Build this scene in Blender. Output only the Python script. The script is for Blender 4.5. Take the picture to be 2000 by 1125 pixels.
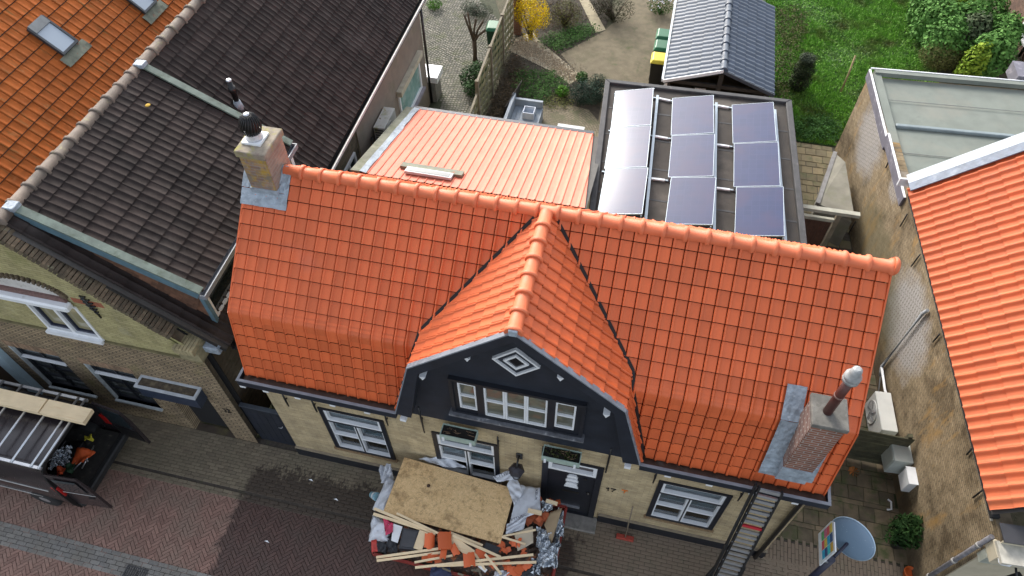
import bpy, bmesh, math, random
import numpy as np
from mathutils import Vector, Matrix
random.seed(7)
S = bpy.context.scene
for o in list(bpy.data.objects): bpy.data.objects.remove(o)
COL = S.collection
R = math.radians
# ---------------------------------------------------------------- camera
F_PX = 1367.0; CXP, CYP = 1000.0, 562.5
CAM = Vector((5.967, -5.183, 13.844))
_pi, _ya, _ro = R(52.01), R(13.85), R(-0.906)
_d = Vector((-math.sin(_ya)*math.cos(_pi), math.cos(_ya)*math.cos(_pi), -math.sin(_pi)))
_r0 = Vector((math.cos(_ya), math.sin(_ya), 0)); _u0 = _r0.cross(_d)
CR = _r0*math.cos(_ro)+_u0*math.sin(_ro); CU = -_r0*math.sin(_ro)+_u0*math.cos(_ro); CD = _d
cam = bpy.data.objects.new('camera', bpy.data.cameras.new('camera')); COL.objects.link(cam)
cam.matrix_world = Matrix((( CR.x, CU.x, -CD.x, CAM.x), (CR.y, CU.y, -CD.y, CAM.y), (CR.z, CU.z, -CD.z, CAM.z), (0, 0, 0, 1)))
cam.data.sensor_width = 36; cam.data.lens = F_PX/2000*36; cam.data.clip_start = .1; cam.data.clip_end = 500
S.camera = cam
# ---------------------------------------------------------------- sky, sun, exposure
SUN_DIR = Vector((-0.46, 0.72, 0.52)).normalized()        # towards the sun
w = bpy.data.worlds.new('World'); S.world = w; w.use_nodes = True
nt = w.node_tree; nt.nodes.clear()
sky = nt.nodes.new('ShaderNodeTexSky'); sky.sky_type = 'NISHITA'; sky.sun_disc = False
sky.sun_elevation = math.asin(SUN_DIR.z); sky.sun_rotation = math.atan2(SUN_DIR.x, SUN_DIR.y)
sky.air_density = 1.0; sky.dust_density = 3.0; sky.ozone_density = 1.0
hs = nt.nodes.new('ShaderNodeHueSaturation'); hs.inputs['Saturation'].default_value = .42
bg = nt.nodes.new('ShaderNodeBackground'); bg.inputs[1].default_value = .15
wo = nt.nodes.new('ShaderNodeOutputWorld')
nt.links.new(sky.outputs[0], hs.inputs['Color']); nt.links.new(hs.outputs[0], bg.inputs[0]); nt.links.new(bg.outputs[0], wo.inputs[0])
sd = bpy.data.lights.new('sun', 'SUN'); sd.energy = 1.25; sd.angle = R(20); sd.color = (1, .95, .88)
so = bpy.data.objects.new('sun', sd); COL.objects.link(so)
so.rotation_euler = SUN_DIR.to_track_quat('Z', 'Y').to_euler(); so.location = (0, 0, 40)
S.view_settings.view_transform = 'Standard'; S.view_settings.look = 'None'
S.view_settings.exposure = 1.36; S.view_settings.gamma = 1; S.view_settings.use_curve_mapping = False
S.render.engine = 'CYCLES'
# ---------------------------------------------------------------- photo pixel -> point on a known surface
def ray(x, y): return CD*F_PX + CR*(x-CXP) - CU*(y-CYP)
def onz(x, y, z=0.0):
    v = ray(x, y); return CAM + v*((z-CAM.z)/v.z)
def ony(x, y, Y):
    v = ray(x, y); return CAM + v*((Y-CAM.y)/v.y)
def onx(x, y, X):
    v = ray(x, y); return CAM + v*((X-CAM.x)/v.x)
def onpl(x, y, p0, n):
    v = ray(x, y); n = Vector(n); return CAM + v*((Vector(p0)-CAM).dot(n)/v.dot(n))
def proj(p):
    v = Vector(p)-CAM; dd = v.dot(CD)
    return (CXP+F_PX*v.dot(CR)/dd, CYP-F_PX*v.dot(CU)/dd)
# ---------------------------------------------------------------- objects
def wm(o):
    m = o.matrix_basis.copy()
    if o.parent: m = wm(o.parent) @ o.matrix_parent_inverse @ m
    return m
def put(name, me, M, parent=None):
    o = bpy.data.objects.new(name, me); COL.objects.link(o)
    if parent is not None:
        o.parent = parent; o.matrix_parent_inverse = wm(parent).inverted()
    o.matrix_basis = M
    return o
def tag(o, label=None, cat=None, group=None, kind=None):
    if label: o['label'] = label
    if cat: o['category'] = cat
    if group: o['group'] = group
    if kind: o['kind'] = kind
    return o
def thing(name, label, cat, loc=(0, 0, 0), rz=0, group=None):
    o = put(name, None, Matrix.Translation(Vector(loc)) @ Matrix.Rotation(rz, 4, 'Z'))
    o.empty_display_size = .1
    return tag(o, label, cat, group)
def copy_tree(o, parent=None):
    c = o.copy(); COL.objects.link(c); c.parent = parent
    for ch in [k for k in bpy.data.objects if k.parent == o]: copy_tree(ch, c)
    return c
class MB:
    """mesh builder in world (or local) coordinates"""
    def __init__(s, M=None): s.v = []; s.f = []; s.sm = []; s.M = M
    def add(s, vs, fs, smooth=False):
        k = len(s.v); M = s.M
        for p in vs:
            p = Vector(p); s.v.append(M @ p if M is not None else p)
        for f in fs: s.f.append([i+k for i in f]); s.sm.append(smooth)
        return s
    def box(s, a, b, M=None):
        x0, y0, z0 = a; x1, y1, z1 = b
        vs = [Vector(p) for p in ((x0,y0,z0),(x1,y0,z0),(x1,y1,z0),(x0,y1,z0),(x0,y0,z1),(x1,y0,z1),(x1,y1,z1),(x0,y1,z1))]
        if M is not None: vs = [M @ p for p in vs]
        return s.add(vs, ((0,3,2,1),(4,5,6,7),(0,1,5,4),(1,2,6,5),(2,3,7,6),(3,0,4,7)))
    def bar(s, p, q, w, h, up=(0, 0, 1)):
        """box beam from p to q, w sideways, h along up"""
        p = Vector(p); q = Vector(q); d = (q-p).normalized(); up = Vector(up)
        sx = d.cross(up)
        if sx.length < 1e-4: sx = d.cross(Vector((1, 0, 0)))
        sx.normalize(); uz = sx.cross(d).normalized(); sx = sx*w/2; uz = uz*h/2
        vs = [p-sx-uz, p+sx-uz, p+sx+uz, p-sx+uz, q-sx-uz, q+sx-uz, q+sx+uz, q-sx+uz]
        return s.add(vs, ((3,2,1,0),(4,5,6,7),(0,1,5,4),(1,2,6,5),(2,3,7,6),(3,0,4,7)))
    def tube(s, pts, r, n=8, cap=True):
        pts = [Vector(p) for p in pts]; m = len(pts); rs = r if isinstance(r, (list, tuple)) else [r]*m
        rings = []
        for i, p in enumerate(pts):
            t = (pts[min(i+1, m-1)]-pts[max(i-1, 0)]).normalized()
            a = t.cross(Vector((0, 0, 1)))
            if a.length < 1e-3: a = Vector((1, 0, 0))
            a.normalize(); b = t.cross(a)
            rings.append([p+a*rs[i]*math.cos(2*math.pi*k/n)+b*rs[i]*math.sin(2*math.pi*k/n) for k in range(n)])
        k = len(s.v); s.add([q for rg in rings for q in rg], [])
        for i in range(m-1):
            for j in range(n):
                s.f.append([k+i*n+j, k+i*n+(j+1) % n, k+(i+1)*n+(j+1) % n, k+(i+1)*n+j]); s.sm.append(True)
        if cap:
            s.f.append([k+j for j in range(n)][::-1]); s.sm.append(False)
            s.f.append([k+(m-1)*n+j for j in range(n)]); s.sm.append(False)
        return s
    def lathe(s, prof, c=(0, 0, 0), n=16, smooth=True):
        c = Vector(c); k = len(s.v)
        s.add([c+Vector((r*math.cos(2*math.pi*j/n), r*math.sin(2*math.pi*j/n), z)) for r, z in prof for j in range(n)], [])
        for i in range(len(prof)-1):
            for j in range(n):
                s.f.append([k+i*n+j, k+i*n+(j+1) % n, k+(i+1)*n+(j+1) % n, k+(i+1)*n+j]); s.sm.append(smooth)
        s.f.append([k+j for j in range(n)][::-1]); s.sm.append(False)
        s.f.append([k+(len(prof)-1)*n+j for j in range(n)]); s.sm.append(False)
        return s
    def prism(s, poly, d, a=None):
        """polygon (list of 3D points) extruded by vector d"""
        poly = [Vector(p) for p in poly]; d = Vector(d); n = len(poly)
        return s.add(poly+[p+d for p in poly], [list(range(n))[::-1], list(range(n, 2*n))]+[[i, (i+1) % n, n+(i+1) % n, n+i] for i in range(n)])
    def face(s, pts, smooth=False): return s.add(pts, [list(range(len(pts)))], smooth)
    def build(s, name, mat, parent=None, bevel=0, fix=True):
        me = bpy.data.meshes.new(name)
        lo = Vector((min(p.x for p in s.v), min(p.y for p in s.v), min(p.z for p in s.v)))
        hi = Vector((max(p.x for p in s.v), max(p.y for p in s.v), max(p.z for p in s.v)))
        c = (lo+hi)/2; c.z = lo.z
        me.from_pydata([p-c for p in s.v], [], s.f)
        me.polygons.foreach_set('use_smooth', s.sm)
        if fix:
            bm = bmesh.new(); bm.from_mesh(me); bmesh.ops.recalc_face_normals(bm, faces=bm.faces)
            if bevel:
                bmesh.ops.bevel(bm, geom=[e for e in bm.edges if len(e.link_faces) == 2 and e.calc_face_angle(0) > .6], offset=bevel, segments=1, affect='EDGES', profile=.5)
            bm.to_mesh(me); bm.free()
        me.materials.append(mat)
        return put(name, me, Matrix.Translation(c), parent)
def struct(o): o['kind'] = 'structure'; return o
# ---------------------------------------------------------------- materials
MATS = {}
class NT:
    def __init__(s, name):
        s.m = bpy.data.materials.new(name); s.m.use_nodes = True; s.t = s.m.node_tree
        s.b = s.t.nodes['Principled BSDF']; s.pos = s.n('ShaderNodeNewGeometry').outputs['Position']
    def n(s, t, **k):
        nd = s.t.nodes.new(t)
        for a, v in k.items(): setattr(nd, a, v)
        return nd
    def l(s, a, b): s.t.links.new(a, b)
    def noise(s, scale, detail=3, rough=.55, stretch=None, vec=None):
        nd = s.n('ShaderNodeTexNoise'); nd.inputs['Scale'].default_value = scale; nd.inputs['Detail'].default_value = detail; nd.inputs['Roughness'].default_value = rough
        v = vec or s.pos
        if stretch:
            mp = s.n('ShaderNodeMapping'); mp.inputs['Scale'].default_value = stretch[:3]
            if len(stretch) > 3: mp.inputs['Rotation'].default_value = stretch[3]
            s.l(v, mp.inputs[0]); v = mp.outputs[0]
        s.l(v, nd.inputs['Vector']); return nd.outputs['Fac']
    def ramp(s, fac, lo, hi):
        nd = s.n('ShaderNodeMapRange'); nd.inputs[1].default_value = lo; nd.inputs[2].default_value = hi; s.l(fac, nd.inputs[0]); return nd.outputs[0]
    def mix(s, fac, a, b, mode='MIX'):
        nd = s.n('ShaderNodeMix', data_type='RGBA', blend_type=mode)
        for k, v in ((0, fac), (6, a), (7, b)):
            if hasattr(v, 'is_linked') or isinstance(v, bpy.types.NodeSocket): s.l(v, nd.inputs[k])
            else: nd.inputs[k].default_value = v if k == 0 else (*v, 1) if len(v) == 3 else v
        return nd.outputs[2]
    def math(s, op, a, b=0.0):
        nd = s.n('ShaderNodeMath', operation=op)
        for k, v in ((0, a), (1, b)):
            if isinstance(v, bpy.types.NodeSocket): s.l(v, nd.inputs[k])
            else: nd.inputs[k].default_value = v
        return nd.outputs[0]
    def rand(s):
        a = s.n('ShaderNodeNewGeometry').outputs['Random Per Island']; b = s.n('ShaderNodeObjectInfo').outputs['Random']
        return s.math('FRACT', s.math('ADD', a, b))
    def bump(s, h, strength, dist=.01):
        nd = s.n('ShaderNodeBump'); nd.inputs['Strength'].default_value = strength; nd.inputs['Distance'].default_value = dist
        s.l(h, nd.inputs['Height']); s.l(nd.outputs[0], s.b.inputs['Normal']); return nd
    def done(s, col, rough=.6, metal=0, spec=.5):
        if isinstance(col, bpy.types.NodeSocket): s.l(col, s.b.inputs['Base Color'])
        else: s.b.inputs['Base Color'].default_value = (*col, 1)
        if isinstance(rough, bpy.types.NodeSocket): s.l(rough, s.b.inputs['Roughness'])
        else: s.b.inputs['Roughness'].default_value = rough
        s.b.inputs['Metallic'].default_value = metal; s.b.inputs['Specular IOR Level'].default_value = spec
        MATS[s.m.name] = s.m; return s.m
def sc(c, k): return tuple(min(1, x*k) for x in c)
def mat(name, col, rough=.6, var=.18, scale=6, col2=None, bump=.0, bscale=80, bdist=.004, isl=0, layers=(), metal=0, spec=.5):
    """base colour varied by two noises, optional per-piece tint, stain layers (colour, scale, lo, hi, stretch)"""
    if name in MATS: return MATS[name]
    t = NT(name)
    n1 = t.ramp(t.noise(scale, 4), .3, .7)
    c = t.mix(n1, sc(col, 1-var), col2 or sc(col, 1+var))
    if isl:
        r = t.rand(); c = t.mix(1.0, c, t.mix(r, (1-isl,)*3, (1+isl*.9, 1+isl*.7, 1+isl*.6)), 'MULTIPLY')
    for L in layers:
        st = L[4] if len(L) > 4 else None
        c = t.mix(t.ramp(t.noise(L[1], 5, .62, st), L[2], L[3]), c, L[0])
    rr = t.math('ADD', rough-.06, t.math('MULTIPLY', t.noise(scale*3, 3), .12))
    if bump: t.bump(t.noise(bscale, 3), bump, bdist)
    return t.done(c, rr, metal, spec)
def brick(name, c1, c2, mortar, axis='x', bw=.21, bh=.062, ms=.007, layers=(), bump=.5, rough=.85):
    if name in MATS: return MATS[name]
    t = NT(name)
    sp = t.n('ShaderNodeSeparateXYZ'); t.l(t.pos, sp.inputs[0]); cb = t.n('ShaderNodeCombineXYZ')
    t.l(sp.outputs['X' if axis == 'x' else 'Y'], cb.inputs[0]); t.l(sp.outputs['Z'], cb.inputs[1])
    wob = t.noise(9, 2); t.l(t.math('MULTIPLY', wob, .01), cb.inputs[2])
    b = t.n('ShaderNodeTexBrick'); t.l(cb.outputs[0], b.inputs['Vector'])
    b.inputs['Scale'].default_value = 1; b.inputs['Brick Width'].default_value = bw; b.inputs['Row Height'].default_value = bh
    b.inputs['Mortar Size'].default_value = ms; b.inputs['Mortar Smooth'].default_value = .2; b.inputs['Bias'].default_value = 0
    b.inputs['Color1'].default_value = (*c1, 1); b.inputs['Color2'].default_value = (*c2, 1); b.inputs['Mortar'].default_value = (*mortar, 1)
    c = t.mix(1.0, b.outputs['Color'], t.mix(t.ramp(t.noise(3, 5), .3, .7), (.75, .75, .75), (1.2, 1.2, 1.15)), 'MULTIPLY')
    for L in layers:
        st = L[4] if len(L) > 4 else None
        k = t.ramp(t.noise(L[1], 5, .65, st), L[2], L[3])
        if len(L) > 5: k = t.math('MULTIPLY', k, L[5])
        c = t.mix(k, c, L[0])
    h = t.math('ADD', t.math('MULTIPLY', b.outputs['Fac'], -1.0), t.math('MULTIPLY', t.noise(70, 2), .6))
    t.bump(h, bump, .008)
    return t.done(c, rough, 0, .3)
def glass_mat(name, col=(.02, .03, .035), rough=.04, spec=.8):
    t = NT(name); return t.done(col, rough, 0, spec)
# basic palette
ORANGE = mat('orange_glazed_clay', (.62, .128, .04), .5, .05, 2.5, isl=.12, bump=.12, bscale=25, bdist=.01, spec=.4, layers=(((.55, .13, .06), 1.3, .6, .85), ((.42, .085, .025), 9, .66, .85)))
ORANGE_RIDGE = mat('orange_ridge_clay', (.62, .15, .06), .58, .07, 4, isl=.06, bump=.1)
BLACKW = mat('black_paint', (.012, .014, .02), .45, .15, 5, bump=.1)
NAVY = mat('dark_blue_grey_board', (.016, .02, .03), .5, .22, 4, bump=.15, layers=(((.05, .055, .06), 14, .64, .8, (.5, 1, 3)),))
WHITE = mat('white_paint', (.74, .76, .78), .45, .06, 5, layers=(((.5, .5, .48), 7, .62, .85),))
GREYTRIM = mat('grey_zinc_trim', (.2, .22, .25), .5, .2, 6, layers=(((.08, .08, .09), 12, .6, .8),))
LEAD = mat('lead_sheet', (.3, .35, .4), .55, .25, 9, bump=.6, bscale=18, bdist=.03, layers=(((.16, .18, .2), 5, .5, .75), ((.6, .63, .66), 11, .62, .8)))
PANE = glass_mat('window_glass')
CONC = mat('grey_concrete', (.22, .21, .19), .85, .25, 8, bump=.4, layers=(((.1, .11, .08), 5, .55, .75), ((.35, .26, .05), 9, .68, .75)))
PINE = mat('pale_pine_wood', (.8, .64, .41), .7, .1, 3, bump=.2, bscale=30, layers=(((.68, .47, .25), 4, .55, .8, (.6, 8, 8)), ((.35, .2, .1), 16, .73, .78)))
BLACKP = mat('black_plastic', (.012, .012, .013), .4, .2, 10)
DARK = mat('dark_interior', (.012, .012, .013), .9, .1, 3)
BOARD = mat('grey_weathered_wood', (.2, .17, .12), .85, .25, 5, bump=.4, bscale=40, layers=(((.1, .1, .06), 6, .5, .75, (6, 6, .7)),))
STEEL = mat('brushed_aluminium', (.55, .57, .6), .35, .1, 12, metal=.8)
# ---------------------------------------------------------------- generic builders
def frame_mat(o, U, N):
    """local x along U, local y along N (outward), z up"""
    U = Vector(U).normalized(); N = Vector(N).normalized(); W = U.cross(-N) if False else Vector((0, 0, 1))
    return Matrix(((U.x, N.x, W.x, o[0]), (U.y, N.y, W.y, o[1]), (U.z, N.z, W.z, o[2]), (0, 0, 0, 1)))
def ring(mb, x0, z0, x1, z1, t, y0, y1, tb=None, tt=None):
    """rectangular frame in local x/z; y0..y1 depth (outward +y)"""
    tb = t if tb is None else tb; tt = t if tt is None else tt
    mb.box((x0, y0, z0), (x1, y1, z0+tb)); mb.box((x0, y0, z1-tt), (x1, y1, z1))
    mb.box((x0, y0, z0+tb), (x0+t, y1, z1-tt)); mb.box((x1-t, y0, z0+tb), (x1, y1, z1-tt))
def sash(parent, M, x0, z0, x1, z1, t, y0, y1, mat_s, mat_p=None, bars_x=(), bars_z=(), bt=.03, name='window_sash'):
    mb = MB(M); ring(mb, x0, z0, x1, z1, t, y0, y1)
    zs = [z0+t]+[z0+(z1-z0)*b for b in bars_z]+[z1-t]
    for b in bars_z: zc = z0+(z1-z0)*b; mb.box((x0+t, y0+.004, zc-bt/2), (x1-t, y1-.003, zc+bt/2))
    xs = [x0+t]+[x0+(x1-x0)*b for b in bars_x]+[x1-t]
    for b in bars_x:
        xc = x0+(x1-x0)*b; k = [z0+t]
        for bz in bars_z: zc = z0+(z1-z0)*bz; k += [zc-bt/2, zc+bt/2]
        k.append(z1-t)
        for i in range(0, len(k), 2): mb.box((xc-bt/2, y0+.004, k[i]), (xc+bt/2, y1-.003, k[i+1]))
    s = mb.build(name, mat_s, parent)
    for i in range(len(xs)-1):
        for j in range(len(zs)-1):
            MB(M).box((xs[i], y0+.006, zs[j]), (xs[i+1], y0+.016, zs[j+1])).build('window_pane', mat_p or PANE, s)
    return s
def holed_wall(M, x0, x1, z0, z1, holes, depth=.12):
    """front face (local y=0) with rectangular openings and their reveals going inwards (-y)"""
    mb = MB(M); xs = sorted({x0, x1, *[h[0] for h in holes], *[h[2] for h in holes]}); zs = sorted({z0, z1, *[h[1] for h in holes], *[h[3] for h in holes]})
    for i in range(len(xs)-1):
        for j in range(len(zs)-1):
            cx, cz = (xs[i]+xs[i+1])/2, (zs[j]+zs[j+1])/2
            if any(h[0] < cx < h[2] and h[1] < cz < h[3] for h in holes): continue
            mb.face(((xs[i], 0, zs[j]), (xs[i], 0, zs[j+1]), (xs[i+1], 0, zs[j+1]), (xs[i+1], 0, zs[j])))
    for a, b, c, d in holes:
        y = -depth
        mb.face(((a, 0, b), (a, y, b), (a, y, d), (a, 0, d))); mb.face(((c, 0, b), (c, 0, d), (c, y, d), (c, y, b)))
        mb.face(((a, 0, b), (c, 0, b), (c, y, b), (a, y, b))); mb.face(((a, 0, d), (a, y, d), (c, y, d), (c, 0, d)))
    return mb
# ---- roof tiles
def tile_mesh(prof, ly, t, side=.012):
    n = len(prof); V = []; F = []; SM = []
    V += [(x, 0, z+t) for x, z in prof]+[(x, ly, z) for x, z in prof]
    for i in range(n-1): F.append((i, i+1, n+i+1, n+i)); SM.append(True)
    k = 2*n; V += [(x, 0, z+t) for x, z in prof]+[(x, .004, z-side*.2) for x, z in prof]
    for i in range(n-1): F.append((k+i, k+n+i, k+n+i+1, k+i+1)); SM.append(False)
    for e, (a, b) in ((0, (0, n)), (n-1, (n-1, 2*n-1))):
        k = len(V); V += [V[a], V[b], (V[b][0], V[b][1], V[b][2]-side), (V[a][0], V[a][1], V[a][2]-side-t)]
        F.append((k, k+1, k+2, k+3) if e == 0 else (k+3, k+2, k+1, k)); SM.append(False)
    return V, F, SM
class Tiles:
    def __init__(s, parent, name, tile, mat_):
        s.parent, s.name, s.tile, s.mat = parent, name, tile, mat_
        s.cand = []; s.V = []; s.F = []; s.SM = []
        me = bpy.data.meshes.new(name); me.from_pydata(tile[0], [], tile[1]); me.polygons.foreach_set('use_smooth', tile[2]); me.materials.append(mat_); s.me = me
    def lay(s, O, U, Vv, cw, rh, c0, c1, r0, r1, clips=(), lift=0.0, jit=.003, shift=0):
        O = Vector(O); U = Vector(U).normalized(); Vv = Vector(Vv).normalized(); N = U.cross(Vv)
        xs = [p[0] for p in s.tile[0]]; ys = [p[1] for p in s.tile[0]]
        for r in range(r0, r1):
            for c in range(c0, c1):
                u, v = c*cw+(shift if r % 2 else 0), r*rh
                cor = [(u+a, v+b) for a in (min(xs), max(xs)) for b in (min(ys), max(ys))]
                st = 1
                for (a, b, k) in clips:
                    ins = [a*p+b*q <= k+1e-6 for p, q in cor]
                    if not any(ins): st = 0; break
                    if not all(ins): st = 2
                if not st: continue
                ang = random.uniform(-1, 1)*jit
                rot = Matrix.Rotation(ang, 4, 'Z') @ Matrix.Rotation(random.uniform(-1, 1)*jit, 4, 'X')
                L = Matrix.Translation((u, v, lift+random.uniform(-1, 1)*jit*.4)) @ rot
                W = Matrix(((U.x, Vv.x, N.x, O.x), (U.y, Vv.y, N.y, O.y), (U.z, Vv.z, N.z, O.z), (0, 0, 0, 1)))
                if st == 1: s.cand.append(W @ L)
                else:
                    bm = bmesh.new(); vs = [bm.verts.new(L @ Vector(p)) for p in s.tile[0]]
                    for f, sm in zip(s.tile[1], s.tile[2]): bm.faces.new([vs[i] for i in f]).smooth = sm
                    for (a, b, k) in clips:
                        q = k/(a*a+b*b)
                        bmesh.ops.bisect_plane(bm, geom=bm.verts[:]+bm.edges[:]+bm.faces[:], plane_co=(a*q, b*q, 0), plane_no=(a, b, 0), clear_outer=True)
                    bm.verts.index_update(); k0 = len(s.V)
                    s.V += [W @ p.co for p in bm.verts]
                    for f in bm.faces: s.F.append([p.index+k0 for p in f.verts]); s.SM.append(f.smooth)
                    bm.free()
    def finish(s, nmax=300):
        def score(M):
            p = M.translation; x, y = proj(p); v = (p-CAM).length
            return v+(50 if not (-30 < x < 2030 and -30 < y < 1155) else 0)
        s.cand.sort(key=score)
        for M in s.cand[:nmax]: put(s.name, s.me, M, s.parent)
        for M in s.cand[nmax:]:
            k = len(s.V); s.V += [M @ Vector(p) for p in s.tile[0]]
            s.F += [[i+k for i in f] for f in s.tile[1]]; s.SM += s.tile[2]
        if s.F:
            mb = MB(); mb.v = s.V; mb.f = s.F; mb.sm = s.SM
            o = mb.build(s.name+'_field', s.mat, s.parent, fix=False); o['kind'] = 'stuff'
# ---- foliage
def leaf_cloud(n, blobs, size, asp=.5, up=.3, seed=1, flat=0):
    """leaf quads (bent) spread through blobs (centre, radii); returns MB"""
    rg = random.Random(seed); mb = MB(); W = [b[1][0]*b[1][1]*b[1][2] for b in blobs]
    for _ in range(n):
        c, r = rg.choices(blobs, W)[0]
        while True:
            p = Vector((rg.uniform(-1, 1), rg.uniform(-1, 1), rg.uniform(-1, 1)))
            if .12 < p.length < 1: break
        p = p*(p.length**-.35)
        if p.length > 1.08: p *= 1.0/p.length
        q = Vector((c[0]+p.x*r[0], c[1]+p.y*r[1], c[2]+p.z*r[2]))
        if q.z < .01: q.z = rg.uniform(.01, .06)
        nrm = (p+Vector((rg.gauss(0, .6), rg.gauss(0, .6), up+rg.gauss(0, .5)))).normalized()
        t = nrm.orthogonal().normalized(); t.rotate(Matrix.Rotation(rg.uniform(0, 6.28), 3, nrm)); b = nrm.cross(t)
        L = size*rg.uniform(.6, 1.3); wd = L*asp
        k = len(mb.v); mb.v += [q-t*L*.5, q+b*wd*.5-nrm*L*.06, q+t*L*.5-nrm*L*.1, q-b*wd*.5-nrm*L*.06]
        mb.f.append([k, k+1, k+2, k+3]); mb.sm.append(False)
    return mb
def leaf_mat(name, c1, c2, rough=.5, trans=True):
    if name in MATS: return MATS[name]
    t = NT(name); c = t.mix(t.rand(), c1, c2)
    c = t.mix(t.ramp(t.noise(3, 2), .35, .7), c, sc(c1, .6))
    m = t.done(c, .75, 0, .12); return m
def leafy(root, n, blobs, size, m, asp=.5, seed=1, up=.3, name='foliage'):
    return leaf_cloud(n, blobs, size, asp, up, seed).build(name, m, root, fix=False)
# ================================================================ GROUND, ROAD, PAVING
def sheet(name, pts, z, m, kind='structure'):
    o = MB().face([(p[0], p[1], z) for p in pts]).build(name, m, fix=False); o['kind'] = kind
    return o
EARTH = mat('garden_earth', (.085, .075, .045), .95, .3, 3, bump=.8, bscale=30, bdist=.03, layers=(((.04, .06, .02), 2, .5, .7), ((.14, .12, .08), 7, .6, .8)))
sheet('ground', [(-70, -60), (80, -60), (80, 120), (-70, 120)], -.03, EARTH)
def paver_mat(name, c1, c2, dirt, wet=True, sand=0.0, isl=.2):
    t = NT(name)
    r = t.rand(); c = t.mix(r, c1, c2)
    c = t.mix(t.ramp(t.noise(1.6, 5), .42, .7), c, dirt)
    c = t.mix(t.ramp(t.noise(30, 3), .55, .8), c, sc(c1, .55))
    sp = t.n('ShaderNodeSeparateXYZ'); t.l(t.pos, sp.inputs[0]); x, y = sp.outputs[0], sp.outputs[1]
    rough = t.math('ADD', .72, t.math('MULTIPLY', t.noise(12, 2), .2))
    if sand:
        k = t.ramp(t.math('ADD', t.math('SUBTRACT', x, 5.9), t.math('MULTIPLY', t.noise(2.5, 5, .7), 1.2)), .3, 1.3)
        k = t.math('MULTIPLY', k, t.ramp(t.noise(4, 4), .2, .55))
        c = t.mix(t.math('MULTIPLY', k, sand), c, (.21, .16, .115))
    if wet:
        n = t.math('MULTIPLY', t.math('SUBTRACT', t.noise(1.7, 4, .6), .5), 1.1)
        fr = t.math('MULTIPLY', t.math('SUBTRACT', t.noise(9, 3, .7, (2.2, .8, 1)), .5), .9)
        a = t.math('ADD', x, .82); b = t.math('ADD', t.math('SUBTRACT', -.42, y), fr); d = t.math('SUBTRACT', 6.05, x)
        m = t.math('ADD', t.math('MINIMUM', t.math('MINIMUM', a, b), d), t.math('ADD', t.math('MULTIPLY', n, .8), t.math('MULTIPLY', t.math('SUBTRACT', t.noise(8, 4, .7), .5), .45)))
        k = t.ramp(m, -.02, .10)
        c = t.mix(k, c, t.mix(1.0, c, (.33, .29, .29), 'MULTIPLY'))
        rough = t.math('SUBTRACT', rough, t.math('MULTIPLY', k, .32))
    t.bump(t.noise(60, 3), .35, .006)
    return t.done(c, rough, 0, .45)
ROADB = paver_mat('red_brown_road_brick', (.20, .115, .09), (.29, .172, .135), (.22, .155, .12), sand=.85)
WALKB = paver_mat('olive_grey_pavement_brick', (.15, .122, .085), (.22, .182, .125), (.17, .145, .098), sand=.9)
GREYB = paver_mat('grey_channel_brick', (.16, .155, .145), (.24, .23, .21), (.17, .155, .13), wet=False)
JOINT = mat('joint_sand', (.06, .05, .04), .95, .3, 20, layers=(((.07, .08, .03), 3, .6, .8),))
def brickbox(lx, ly, h=.03, c=.004):
    x, y = lx/2, ly/2
    V = [(-x, -y, -h), (x, -y, -h), (x, y, -h), (-x, y, -h), (-x, -y, -c), (x, -y, -c), (x, y, -c), (-x, y, -c), (-x+c, -y+c, 0), (x-c, -y+c, 0), (x-c, y-c, 0), (-x+c, y-c, 0)]
    F = [(8, 9, 10, 11)]+[(i, (i+1) % 4, 4+(i+1) % 4, 4+i) for i in range(4)]+[(4+i, 4+(i+1) % 4, 8+(i+1) % 4, 8+i) for i in range(4)]
    return V, F, [False]*len(F)
def vis(p, m=40):
    x, y = proj(p); return -m < x < 2000+m and -m < y < 1125+m
def pl(x, y, rz, dz=.0025, tilt=.006):
    return Matrix.Translation((x, y, random.uniform(-dz, dz))) @ Matrix.Rotation(rz+random.gauss(0, .008), 4, 'Z') @ Matrix.Rotation(random.gauss(0, tilt), 4, 'X') @ Matrix.Rotation(random.gauss(0, tilt), 4, 'Y')
YK = -1.1                                   # edge of pavement
road = sheet('road', [(-14, -9), (20, -9), (20, YK), (-14, YK)], -.018, JOINT)
pave = sheet('pavement', [(-14, YK), (13, YK), (13, .12), (-14, .12)], -.012, JOINT)
T = Tiles(road, 'road_brick', brickbox(.198, .061), ROADB)
W_ = .068
for i in range(-140, 140):
    for j in range(-60, 60):
        for vert in (0, 1):
            a, b = (i+6*j, i) if not vert else (i+6*j, i)
            if not vert: cx, cy = (a+1.5)*W_, (b+.5)*W_
            else: cx, cy = (a+3.5)*W_, (b-.5)*W_
            x = (cx-cy)*.70711+2; y = (cx+cy)*.70711-2.5
            if y > YK-.06 or y < -5.2 or x < -8 or x > 12.5 or (-3.04 < y < -2.82): continue
            if not vis((x, y, 0)): continue
            T.cand.append(Matrix.Translation((0, 0, -.006)) @ pl(x, y, R(45)+(R(90) if vert else 0)))
T.finish()
T = Tiles(road, 'channel_brick', brickbox(.196, .076), GREYB)
for k in range(5):
    for i in range(-60, 90):
        x, y = i*.204+(.1 if k % 2 else 0), -3.09+k*.083
        if vis((x, y, 0)): T.cand.append(pl(x, y, 0))
T.finish()
T = Tiles(pave, 'pavement_brick', brickbox(.198, .063), WALKB)
for k in range(16):
    for i in range(-50, 64):
        x, y = i*.205+(.102 if k % 2 else 0), YK+.09+k*.0695
        if y > -.0 or not vis((x, y, 0)): continue
        T.cand.append(pl(x, y, 0))
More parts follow.
